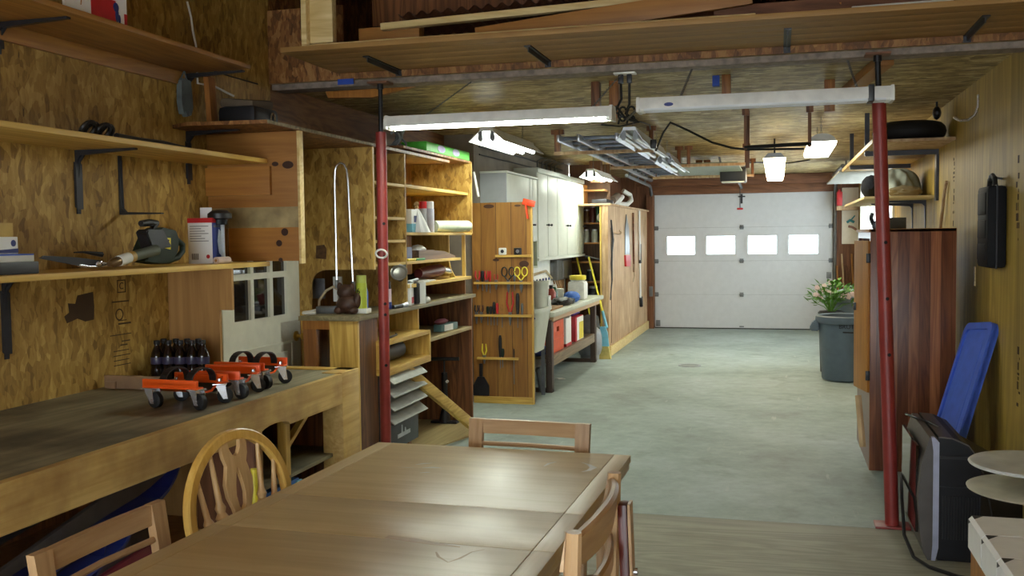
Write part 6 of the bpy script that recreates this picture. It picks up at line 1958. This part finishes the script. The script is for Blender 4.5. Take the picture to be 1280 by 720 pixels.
# blue lid leaning
bl = thing('blue_tote_lid', 'blue plastic tote lid leaning against the wall beside the wardrobe', 'lid', (1.0, 6.0, 0))
A0 = Vector((.86, 5.95, .012))
A1 = Vector((1.155, 6.12, .965))
up = (A1 - A0)
L = up.length
up.normalize()
sd = Vector((.16, -.9, 0)).normalized()
sd = (sd - up * sd.dot(up)).normalized()
nr = sd.cross(up)
def rr_(w_, h_, r_, n=6):
    pts = []
    for (cx_, cy_, a0) in ((w_ - r_, r_, -PI / 2), (w_ - r_, h_ - r_, 0), (-w_ + r_, h_ - r_, PI / 2), (-w_ + r_, r_, PI)):
        for k in range(n + 1):
            a = a0 + PI / 2 * k / n
            pts.append((cx_ + r_ * math.cos(a), cy_ + r_ * math.sin(a)))
    return pts
W_ = .19
obj('lid_panel', B().prism(rr_(W_, L, .05), A0, sd, up, nr * .02), BLUEP, bl)
obj('raised_rim', B().prism([rr_(W_, L, .05), [(a * .86, .04 + b_ * (L - .08) / L) for a, b_ in rr_(W_, L, .05)]], A0 - nr * .012, sd, up, nr * .044), BLUEP, bl)
obj('raised_panel', B().prism([(a * .55, .12 + b_ * (L - .24) / L) for a, b_ in rr_(W_, L, .05)], A0 - nr * .008, sd, up, nr * .03), BLUEP, bl)
obj('hang_hole', B().prism(circ(.014, 12), A0 + up * (L - .05) - nr * .014, sd, up, nr * .004), NAVY, bl)

# television
tv = thing('television', 'old grey tube television on the floor facing across the aisle', 'television', (.85, 5.03, 0))
TX, TY0, TY1, TH = .635, 4.73, 5.36, .565
prof = []
# side outline in X-Z: curved bezel front, sloped top back
obj('bezel', B().prism([(.03, .0), (.055, .0), (.075, .05), (.075, TH - .03), (.065, TH), (.035, TH), (.0, TH - .12), (-.012, TH * .5), (.0, .09), (.012, .03)], (TX, TY0, 0), X, Z, (0, TY1 - TY0, 0)), TVTOP, tv)
obj('silver_trim', B().prism([(.045, .0), (.062, .0), (.075, .06), (.075, TH - .02), (.055, TH + .003), (.042, TH + .003), (.05, TH - .06), (.05, .07)], (TX, TY0 - .004, 0), X, Z, (0, .03, 0)), SILVER, tv)
obj('screen', B().prism([(TY0 + .06, .11), (TY1 - .06, .11), (TY1 - .06, TH - .05), (TY0 + .06, TH - .05)], (TX - .016, 0, 0), Y, Z, (.012, 0, 0)), TINT, tv)
hs_ = B().prism([(.072, .0), (.25, .0), (.25, .46), (.20, TH - .03), (.14, TH), (.072, TH + .005)], (TX, TY0 + .006, 0), X, Z, (0, TY1 - TY0 - .012, 0))
obj('housing', hs_, plain('tv_black', (24, 24, 28), .5, spec=.3), tv)
obj('top_cover', B().prism([(.072, TH + .006), (.13, TH + .002), (.20, TH - .028), (.252, .462), (.252, .455), (.20, TH - .035), (.13, TH - .004), (.072, TH)], (TX, TY0 + .002, 0), X, Z, (0, TY1 - TY0 - .004, 0)), TVTOP, tv)
b = B()
def taper(u, v):
    a = [(0, 0), (1, 0), (1, 1), (0, 1)][int(u * 4) % 4]
    s = 1 - .38 * v
    yc = (TY0 + TY1) / 2
    return Vector((TX + .25 + .20 * v, yc + (a[0] - .5) * (TY1 - TY0 - .02) * s, .02 + a[1] * (.45 - .10 * v)))
b.grid(taper, 4, 2, True)
b._add([taper(k / 4, 1) for k in range(4)], [(0, 1, 2, 3)])
obj('rear_shell', b, TVG, tv)
vb = B()
for k in range(14):
    x = TX + .09 + k * .012
    vb.box(x, x + .005, TY0 + .001, TY0 + .007, .10, .30)
obj('vent_slots', vb, BLK, tv)
obj('side_ridge', B().box(TX + .08, TX + .24, TY0 + .0, TY0 + .007, .47, .483).box(TX + .08, TX + .24, TY0, TY0 + .007, .34, .345), BLK, tv)
one('television_wire', B().sweep([(TX + .06, 5.45, .30), (TX - .02, 5.30, .25), (TX - .045, 5.05, .20), (TX - .05, 4.90, .06), (TX - .03, 4.72, .012), (TX + .02, 4.60, .010), (TX + .12, 4.50, .010), (TX + .25, 4.45, .010), (TX + .5, 4.5, .01)], .008, 6), BLK, 'black cord looping from behind the television onto the floor', 'cord')
one('television_wire', B().sweep([(TX + .0, 5.30, TH + .005), (TX + .08, 5.05, TH + .012), (TX + .19, 4.85, TH - .03), (TX + .26, 4.72, .42), (TX + .30, 4.70, .2), (TX + .32, 4.68, .012)], .006, 6), BLK, 'thin black cable draped over the top of the television', 'cord')

# two tier disc stand
ds = thing('disc_stand', 'two paint splashed white discs on a centre post beside the television', 'stand', (.945, 4.05, 0))
obj('disc', B().lathe([(0, 0), (.20, 0), (.228, .006), (.232, .012), (.225, .018), (0, .02)], (.945, 4.05, .60), seg=48), DISCW, ds)
obj('disc', B().lathe([(0, 0), (.20, 0), (.235, .006), (.238, .012), (.23, .016), (0, .018)], (.945, 4.05, .505), seg=48), plain('shaded_white_disc', (186, 180, 158), .5), ds)  # lower disc is white too; its shade is put into the tan colour
obj('post', B().cyl((.945, 4.05, .02), (.945, 4.05, .60), .02), GREYM, ds)
obj('foot', B().lathe([(0, 0), (.16, 0), (.16, .015), (.03, .03), (0, .03)], (.945, 4.05, 0)), BLKM, ds)

# white boxes on a timber crate
crt = thing('timber_crate', 'rough timber crate carrying the white boxes', 'crate', (.90, 3.15, 0))
for z in (.0, .14, .27):
    obj('slat', B().box(.66, 1.14, 2.55, 2.57, z, z + .11).box(.66, 1.14, 3.64, 3.66, z, z + .11), CEDARO, crt)
    obj('slat', B().box(.655, .672, 2.55, 3.66, z, z + .11), CEDARO, crt)
obj('lid_board', B().box(.66, 1.15, 2.55, 3.66, .382, .395), CEDARO, crt)
def wbox(y0):
    t = thing('white_box', 'x', 'box', (.90, y0 + .115, .396), 'white corner marked boxes on the timber crate')
    b = B().prism([(0, 0), (.5, 0), (.5, .112), (.012, .112), (.0, .10)], (.645, y0 + .003, .397), X, Z, (0, .222, 0))
    obj('carton', b, WHITEC, t)
    # black triangular corner at the far front top
    obj('corner_patch', B().prism([(0, 0), (.036, 0), (0, -.045)], (.656, y0 + .2255, .509), X, Y, (0, 0, .0012)), BLK, t)
    obj('corner_patch', B().prism([(0, 0), (-.04, 0), (0, -.018)], (.6445, y0 + .225, .497), Y, Z, (-.0008, 0, 0)), BLK, t)
    return t
wl = ['farthest of the white boxes on the timber crate, nearest the television', 'second white box from the television end of the timber crate', 'third white box from the television end of the timber crate', 'white box at the near end of the timber crate']
for k in range(4):
    t = wbox(3.43 - .232 * k)
    t['label'] = wl[k]

# ================================================================== CEILING RACKS
ZR = 2.235
rk = thing('ladder_rack', 'timber ceiling rack holding the aluminium ladder', 'rack', (-1.2, 10, ZR))
for (x0, x1, y) in ((-1.88, -1.02, 8.35), (-1.72, -.30, 10.35), (-1.52, -.29, 12.4)):
    obj('cross_bar', B().box(x0, x1, y - .02, y + .02, ZR - .028, ZR, .002), SHOPPLY, rk)
for (x, y, w_) in ((-1.86, 8.38, .07), (-1.04, 8.38, .05), (-1.70, 10.38, .06), (-1.0, 10.38, .05), (-.90, 10.38, .05), (-.31, 10.38, .05), (-1.50, 12.43, .06), (-.95, 12.43, .05), (-.85, 12.43, .05), (-.30, 12.43, .05)):
    obj('hanger', B().box(x - w_ * .35, x + w_ * .35, y - .01, y + .05, ZR - .03, ZC, .002), DPLY, rk)
    obj('block', B().box(x - w_ * .8, x + w_ * .8, y - .0, y + .04, ZC - .04, ZC), DPLY, rk)
ld = thing('extension_ladder', 'aluminium ladder lying flat on the ceiling rack', 'ladder', (-1.4, 9.7, ZR))
for x in (-1.66, -1.50, -1.20):
    obj('rail', B().bar((x, 7.5, ZR + .03), (x, 12.9, ZR + .03), .022, .055, bev=.004), ALU, ld)
for k in range(15):
    y = 7.7 + k * .35
    obj('rung', B().bar((-1.66, y, ZR + .045), (-1.20, y, ZR + .045), .045, .03, bev=.006), plain('blue_grey_rung', (96, 102, 112), .4, .5) if k == 0 else bpy.data.materials['blue_grey_rung'], ld)
one('green_panel', B().box(-1.47, -1.22, 10.6, 12.3, ZR + .004, ZR + .02), plain('dull_green_panel', (126, 134, 116), .6), 'dull green board lying in the ceiling rack under the ladder', 'board') if False else None
one('paneling', B().box(-1.15, -.40, 10.4, 12.4, ZR + .002, ZR + .016), plain('dull_green_panel', (126, 134, 116), .6), 'dull green board lying in the ceiling rack beside the ladder', 'board')
br_ = thing('iron_bar', 'dark iron bar hung across the ceiling before the lit end on light', 'bar', (0, 7.5, 2.14))
obj('bar', B().cyl((-.24, 7.5, 2.145), (.24, 7.5, 2.155), .014, seg=8), BLKM, br_)
for x in (-.231, .225):
    obj('hanger', B().box(x - .012, x + .012, 7.49, 7.51, 2.13, ZC), DPLY, br_)
    obj('block', B().box(x - .025, x + .025, 7.47, 7.53, 2.38, ZC), DPLY, br_)
one('drop_hanger', B().box(-.235, -.205, 7.62, 7.65, 2.0, ZC), DPLY, 'long thin timber hanger dropping behind the iron bar', 'hanger')
pts = [at(820, 188, 'y', 7.9), at(829, 166, 'y', 7.7), at(838, 153, 'y', 7.6), at(860, 163, 'y', 7.6), at(890, 178, 'y', 7.6), at(915, 185, 'y', 7.55), at(935, 187, 'y', 7.53), at(1005, 186, 'y', 7.53)]
one('light_cord', B().sweep(pts, .009, 6), BLK, 'black cord swagged from the unlit shop light to the iron bar', 'cord')
pts = [at(752, 156, 'z', ZC - .012), at(775, 158, 'z', ZC - .012), at(800, 152, 'z', ZC - .012), at(812, 156, 'z', ZC - .012), at(815, 172, 'z', ZC - .06)]
one('light_cord', B().sweep(pts, .007, 6), BLK, 'thin black cord stapled along the ceiling to the unlit shop light', 'cord')
one('cord_block', B().obox(at(817, 180, 'y', 7.8), (.05, .05, .07), None, .01), BLK, 'black plug block hanging at the unlit shop light', 'plug')
pts = [at(1012, 200, 'z', ZC - .01), at(985, 204, 'z', ZC - .01), at(945, 203, 'z', ZC - .01), at(915, 205, 'z', ZC - .01)]
one('light_cord', B().sweep([p for p in pts], .009, 6), BLK, 'black wire running along the ceiling past the glowing double lamp', 'wire')

dp = at(862, 457, 'z', 0)
fd = thing('floor_drain', 'round metal drain ring set in the concrete floor', 'drain', (dp.x, dp.y, 0))
obj('ring', B().lathe([(.10, 0), (.13, 0), (.128, .004), (.104, .004), (.10, 0)], (dp.x, dp.y, 0), seg=32), GREYM, fd)
obj('cover', B().lathe([(0, .001), (.098, .001), (.098, .002), (0, .003)], (dp.x, dp.y, 0), seg=32), plain('dusty_cover', (120, 126, 120), .7), fd)
one('paper_scrap', B().blob((at(700, 474, 'z', 0).x, at(700, 474, 'z', 0).y, .006), (.05, .03, .008), 2, .3), PAPER, 'small white scrap lying on the concrete by the sink', 'scrap')

# ================================================================== DINING TABLE
TW, TL, TZ = .95, 2.2, .74
FR = at(788.5, 569, 'z', TZ)
rz = R(-1.4)
tb_ = thing('dining_table', 'long veneered dining table with leaf seams and white scuffs', 'table', (0, 0, 0))
hx, hy = TW / 2, TL / 2
def tpart(n, b, m, par=tb_):
    return obj(n, b, m, par)
S1 = hy - (3.345 - 2.60)
S2 = hy - (3.345 - 2.27)
S3 = S2 - .66
segs = [(-hy, S3), (S3, S2), (S2, S1), (S1, hy)]
for a, c in segs:
    tpart('leaf', B().box(-hx + .058, hx - .058, a + .0008, c - .0008, TZ - .024, TZ, .0012), OAKT)
for s in (-1, 1):
    for a, c in segs:
        x0, x1 = sorted((s * (hx - .0565), s * hx))
        tpart('edge_band', B().box(x0, x1, a + .0006, c - .0006, TZ - .024, TZ, .0015), OAKEDGE)
tpart('groove_fill', B().box(-hx + .02, hx - .02, -hy + .01, hy - .01, TZ - .028, TZ - .004), MAHOG)
tpart('edge_moulding', B().box(-hx + .004, hx - .004, -hy + .004, hy - .004, TZ - .05, TZ - .026, .006), OAKEDGE)
tpart('edge_moulding', B().box(-hx + .012, hx - .012, -hy + .012, hy - .012, TZ - .062, TZ - .05, .004), OAKEDGE)
for s in (-1, 1):
    x0, x1 = sorted((s * (hx - .05), s * (hx - .07)))
    tpart('apron', B().box(x0, x1, -hy + .07, hy - .07, TZ - .13, TZ - .06), CHAIRY)
    y0, y1 = sorted((s * (hy - .05), s * (hy - .07)))
    tpart('apron', B().box(-hx + .07, hx - .07, y0, y1, TZ - .13, TZ - .06), CHAIRW)
    for q in (-1, 1):
        cx_, cy_ = s * (hx - .075), q * (hy - .075)
        lg = B()
        lg._add([(cx_ + a * w, cy_ + b_ * w, z) for z, w in ((0, .020), (TZ - .062, .034)) for a, b_ in ((-1, -1), (1, -1), (1, 1), (-1, 1))], [(0, 1, 2, 3), (4, 5, 6, 7), (0, 1, 5, 4), (1, 2, 6, 5), (2, 3, 7, 6), (3, 0, 4, 7)])
        tpart('leg', lg, CHAIRZ)
# white scuffs and the brown ring stain
ctr = FR - (Matrix.Rotation(rz, 3, 'Z') @ Vector((hx, hy, 0)))
inv = Matrix.Rotation(-rz, 3, 'Z')
def tl(px, py):
    v = inv @ (at(px, py, 'z', TZ) - Vector((ctr.x, ctr.y, 0)))
    return Vector((v.x, v.y, TZ))
def smear(pts, w, m, nm):
    b = B()
    pts = [tl(*p) for p in pts]
    n = len(pts)
    L, Rr = [], []
    for i, p in enumerate(pts):
        d = (pts[min(i + 1, n - 1)] - pts[max(i - 1, 0)]).normalized()
        s = d.cross(Z) * w[i]
        L.append(p + s + Z * .0003)
        Rr.append(p - s + Z * .0003)
    for i in range(n - 1):
        b._add([L[i], L[i + 1], Rr[i + 1], Rr[i]], [(0, 1, 2, 3)])
    tpart(nm, b, m)
SCW = plain('white_scuff', (205, 202, 196), .5)
smear([(519, 581), (530, 579.5), (540, 579)], [.002, .008, .003], SCW, 'scuff_mark')
smear([(528, 585), (540, 584.3), (552, 585)], [.003, .009, .003], SCW, 'scuff_mark')
smear([(525, 591), (533, 590.5), (538, 590.3)], [.002, .005, .002], SCW, 'scuff_mark')
smear([(496, 584), (510, 584.5), (518, 585)], [.001, .003, .001], SCW, 'scuff_mark')
smear([(680, 583), (686, 579.5), (695, 577.3)], [.002, .006, .003], SCW, 'scuff_mark')
smear([(727, 578), (736, 581), (742, 584.5), (736, 588), (727, 590)], [.002, .006, .012, .007, .002], SCW, 'scuff_mark')
STN = plain('brown_stain', (168, 132, 80), .4)
smear([(483, 671), (515, 675), (545, 680), (575, 684)], [.012, .016, .011, .003], STN, 'stain_mark')
smear([(545, 690), (548, 696), (560, 703), (575, 698), (590, 690), (606, 687)], [.002, .004, .002, .004, .002, .001], STN, 'stain_mark')
tb_.location = (ctr.x, ctr.y, 0)
tb_.rotation_euler = (0, 0, rz)

# ================================================================== CHAIRS
# local frame: back plane at y = 0, seat towards +y, z up, centred on x


def slat_chair(h=.815, w=.47):
    t = thing('dining_chair', 'x', 'chair', (0, 0, 0))
    hw = w / 2
    for s in (-1, 1):
        x0 = s * (hw - .027)
        b = B()
        secs = [(0, .05, .018, .022), (.44, .0, .018, .022), (.62, -.008, .024, .013), (h, -.035, .028, .011)]
        vs = []
        for z, y, wx, wy in secs:
            vs += [(x0 - wx, y - wy, z), (x0 + wx, y - wy, z), (x0 + wx, y + wy, z), (x0 - wx, y + wy, z)]
        fc = [(0, 1, 2, 3), (12, 13, 14, 15)]
        for k in range(3):
            o = 4 * k
            fc += [(o + i, o + (i + 1) % 4, o + 4 + (i + 1) % 4, o + 4 + i) for i in range(4)]
        b._add([(x, -y if False else y, z) for x, y, z in vs], fc)
        obj('back_post', b, CHAIRZ, t)
        obj('front_leg', B().bar((s * (hw - .03), .40, 0), (s * (hw - .03), .40, .43), .036, .036, (0, 1, 0), .003), CHAIRZ, t)
    def rail(z0, z1, th, curve, nm, y0=-.03):
        b = B()
        n = 12
        for k in range(n):
            xs = [-(hw - .054) + (w - .108) * q / n for q in (k, k + 1)]
            ys_ = [y0 - curve * (1 - (x / hw) ** 2) for x in xs]
            b._add([(xs[0], ys_[0] - th, z0), (xs[1], ys_[1] - th, z0), (xs[1], ys_[1] + th, z0), (xs[0], ys_[0] + th, z0),
                    (xs[0], ys_[0] - th, z1), (xs[1], ys_[1] - th, z1), (xs[1], ys_[1] + th, z1), (xs[0], ys_[0] + th, z1)],
                   [(0, 1, 2, 3), (4, 5, 6, 7), (0, 1, 5, 4), (2, 3, 7, 6)] + ([(0, 3, 7, 4)] if k == 0 else []) + ([(1, 2, 6, 5)] if k == n - 1 else []))
        obj(nm, b, CHAIRW, t)
    rail(h - .054, h - .001, .010, .012, 'top_rail')
    b = B().sweep([(-hw + .05, -.024, h - .092), (0, -.036, h - .092), (hw - .05, -.024, h - .092)], .009, 8)
    obj('cross_rod', b, CHAIRW, t)
    rail(.60, .645, .009, .010, 'lower_rail', -.012)
    obj('seat', B().box(-hw + .01, hw - .01, .005, .43, .43, .455, .008), CHAIRY, t)
    for y in (.40,):
        obj('apron', B().box(-hw + .03, hw - .03, y - .01, y + .01, .37, .43), CHAIRW, t)
    for s in (-1, 1):
        obj('apron', B().box(s * (hw - .03) - .009, s * (hw - .03) + .009, .02, .40, .37, .43), CHAIRY, t)
        obj('stretcher', B().bar((s * (hw - .03), .03, .18), (s * (hw - .03), .40, .18), .02, .025), CHAIRY, t)
    return t


ch1 = slat_chair()
far_c = at(659, 535, 'y', 3.47)
ch1.location = (far_c.x, 3.455, 0)
ch1.rotation_euler = (0, 0, PI + R(-4))
ch1['label'] = 'slat backed wooden chair tucked in at the far end of the dining table'
dup(ch1, (-1.545, 1.985, 0), R(-90), 'slat backed wooden chair on the workbench side at the picture edge')
COL.objects[-1]


def hoop_chair():
    t = thing('windsor_chair', 'honey oak arch backed chair with a pierced splat beside the workbench', 'chair', (0, 0, 0))
    ht_, hw = .895, .232
    lean = .16
    def bk(x, z):     # point on the leaning back plane
        return Vector((x, -lean * (z - .44) , z))
    # hoop
    pts = []
    zc_ = ht_ - .235
    for k in range(7):
        z = .45 + (zc_ - .45) * k / 7
        pts.append((-(.175 + (hw - .175) * math.sin(PI / 2 * k / 7)), z))
    for k in range(25):
        a = PI - PI * k / 24
        pts.append((hw * math.cos(a), zc_ + .225 * math.sin(a)))
    for k in range(6, -1, -1):
        z = .45 + (zc_ - .45) * k / 7
        pts.append(((.175 + (hw - .175) * math.sin(PI / 2 * k / 7)), z))
    b = B()
    vs = []
    for i, (x, z) in enumerate(pts):
        p = bk(x, z)
        q0, q1 = pts[max(i - 1, 0)], pts[min(i + 1, len(pts) - 1)]
        d = (bk(*q1) - bk(*q0)).normalized()
        nrm = Vector((0, -1, -lean)).normalized()
        o = d.cross(nrm).normalized()
        ring = []
        for a_, c_ in ((-.017, -.010), (-.017, .010), (-.012, .0145), (.012, .0145), (.017, .010), (.017, -.010), (.012, -.0145), (-.012, -.0145)):
            ring.append(b.bm.verts.new(p + o * a_ + nrm * c_))
        vs.append(ring)
    for A, C_ in zip(vs[:-1], vs[1:]):
        for k in range(8):
            b.bm.faces.new((A[k], A[(k + 1) % 8], C_[(k + 1) % 8], C_[k]))
    obj('hoop', b, HONEY, t, )
    # spindles: turned, fanned
    def spindle(x0, x1):
        import itertools
        zt = zc_ + .225 * math.sqrt(max(0, 1 - (x1 / hw) ** 2)) - .012 if abs(x1) < hw else zc_
        p0, p1 = bk(x0, .45), bk(x1, zt)
        n = 26
        pr = []
        for k in range(n + 1):
            f = k / n
            r = .0105 + .005 * math.sin(PI * min(1, f * 1.6))
            for c_, w_, h_ in ((.42, .012, .006), (.50, .02, .007), (.58, .012, .006)):
                r += h_ * math.exp(-((f - c_) / w_) ** 2)
            if f > .6:
                r *= 1 - .35 * (f - .6) / .4
            pr.append(r)
        obj('spindle', B().sweep([p0 + (p1 - p0) * (k / n) for k in range(n + 1)], pr, 10), BEECH, t)
    for x0, x1 in ((-.125, -.190), (-.082, -.120), (.082, .108), (.125, .180)):
        spindle(x0, x1)
    # fiddle splat with piercings
    def outl(side):
        prof = [(.45, .058), (.50, .062), (.55, .062), (.60, .050), (.635, .036), (.66, .042), (.70, .060), (.74, .064), (.77, .054), (.795, .046), (.82, .056), (.85, .060), (.875, .052)]
        return [(side * w_, z) for z, w_ in prof]
    left = outl(-1)
    right = outl(1)
    top = [(.030, .872), (.026, .845), (.014, .825), (0, .82), (-.014, .825), (-.026, .845), (-.030, .872)]
    loop = right + top + left[::-1] + [(-.018, .45), (-.020, .52), (-.012, .575), (0, .59), (.012, .575), (.020, .52), (.018, .45)]
    hole = [(0.0, .645), (.016, .665), (.022, .70), (.018, .73), (.006, .775), (0, .785), (-.006, .775), (-.018, .73), (-.022, .70), (-.016, .665)]
    V_ = Vector((0, -lean, 1))
    obj('splat', B().prism([[(a, z - .44) for a, z in loop], [(a, z - .44) for a, z in hole]], (0, -.007, .44), X, V_, (0, .014, 0)), BEECH, t)
    # seat and legs
    st = [(.21 * math.cos(a) * (1.0 if math.sin(a) > 0 else .95), .19 + .215 * math.sin(a)) for a in [2 * PI * k / 28 for k in range(28)]]
    obj('seat', B().prism(st, (0, 0, .425), X, Y, (0, 0, .035)), HONEY, t)
    for sx in (-1, 1):
        for fy, gy in ((.06, -.05), (.33, .42)):
            p0, p1 = Vector((sx * .14, fy, .43)), Vector((sx * .20, gy, 0))
            n = 14
            obj('leg', B().sweep([p0 + (p1 - p0) * k / n for k in range(n + 1)], [.014 + .006 * math.sin(PI * k / n) + (.004 if k in (4, 10) else 0) for k in range(n + 1)], 10), HONEY, t)
        obj('stretcher', B().cyl((sx * .17, .01, .2), (sx * .17, .375, .2), .009, seg=8), HONEY, t)
    obj('stretcher', B().cyl((-.17, .19, .2), (.17, .19, .2), .009, seg=8), HONEY, t)
    return t


hc_ = hoop_chair()
hc_.location = (-1.60, 2.705, 0)
hc_.rotation_euler = (0, 0, R(-90 - 8))


def curved_chair():
    t = thing('curved_back_chair', 'maple chair with a deep curved back rail on the aisle side', 'chair', (0, 0, 0))
    hw, h = .225, .975
    def yc(x):
        return -.030 * (1 - (x / hw) ** 2)
    def band(z0, z1, th, nm, crown=.0, lean=.0):
        b = B()
        n = 18
        rings = []
        for k in range(n + 1):
            x = -hw + 2 * hw * k / n
            y = yc(x)
            up_ = crown * (1 - (x / hw) ** 2)
            rings.append([b.bm.verts.new(v) for v in ((x, y - th, z0), (x, y + th, z0), (x, y + th - lean, z1 + up_ - .006), (x, y + th * .4 - lean, z1 + up_), (x, y - th * .4 - lean, z1 + up_), (x, y - th - lean, z1 + up_ - .006))])
        for A, C_ in zip(rings[:-1], rings[1:]):
            for k in range(6):
                b.bm.faces.new((A[k], A[(k + 1) % 6], C_[(k + 1) % 6], C_[k]))
        b.bm.faces.new(rings[0])
        b.bm.faces.new(rings[-1])
        obj(nm, b, CHAIRW, t)
    band(h - .075, h - .012, .011, 'top_rail', .012, .010)
    band(h - .165, h - .13, .009, 'mid_rail')
    band(.66, .69, .008, 'low_rail')
    for s in (-1, 1):
        b = B().sweep([(s * hw, .05, 0), (s * hw, .02, .25), (s * hw, .005, .45), (s * hw, -.004, .7), (s * hw, -.016, h)], [.018, .020, .021, .019, .015], 8)
        obj('back_post', b, CHAIRZ, t)
        obj('front_leg', B().sweep([(s * .2, .42, 0), (s * .2, .42, .43)], [.014, .02], 10), CHAIRZ, t)
        obj('stretcher', B().cyl((s * .215, .04, .2), (s * .205, .42, .2), .01, seg=8), CHAIRZ, t)
    for k in range(5):
        x = -.14 + .07 * k
        obj('spindle', B().sweep([(x, yc(x) * .8, .45), (x, yc(x) * .9, .6), (x, yc(x), .67)], [.008, .01, .007], 8), CHAIRZ, t)
    obj('seat', B().box(-.22, .22, .0, .44, .43, .46, .012), CHAIRY, t)
    return t


cc = curved_chair()
cc.location = (-.365, 1.90, 0)
cc.rotation_euler = (0, 0, R(90))

fc = thing('folding_chair', 'dark red folding chair leaning folded behind the maple chair', 'chair', (-.29, 1.9, 0))
FX = -.308
for y, z1 in ((2.05, .93), (1.66, .90)):
    r0 = Vector((FX + .02, y, .01))
    r1 = Vector((FX - .01, y, z1))
    rl_ = obj('side_rail', B().bar(r0, r1, .022, .045, (0, 1, 0), .008), MAHOG, fc)
    obj('edge_strip', B().bar(r0 + Vector((.014, 0, 0)), r1 + Vector((.014, 0, 0)), .006, .04, (0, 1, 0)), CHAIRZ, fc)
    for z in (.78, .66, .45):
        obj('bolt', B().cyl((FX + .010, y, z), (FX + .020, y, z), .008, seg=10), CHROME, fc)
for z0 in (.64, .56):
    obj('back_slat', B().bar((FX - .004, 1.66, z0), (FX - .004, 2.05, z0), .014, .055, (0, 0, 1), .004), MAHOG, fc)
for y in (1.73, 1.98):
    obj('front_frame', B().bar((FX + .028, y, .02), (FX + .012, y, .62), .022, .04, (0, 1, 0), .01), CHAIRZ, fc)
for k in range(6):
    obj('seat_slat', B().bar((FX + .002, 1.76, .10 + .065 * k), (FX + .002, 1.95, .10 + .065 * k), .014, .05, (0, 0, 1), .004), MAHOG if k % 2 else CHAIRY, fc)
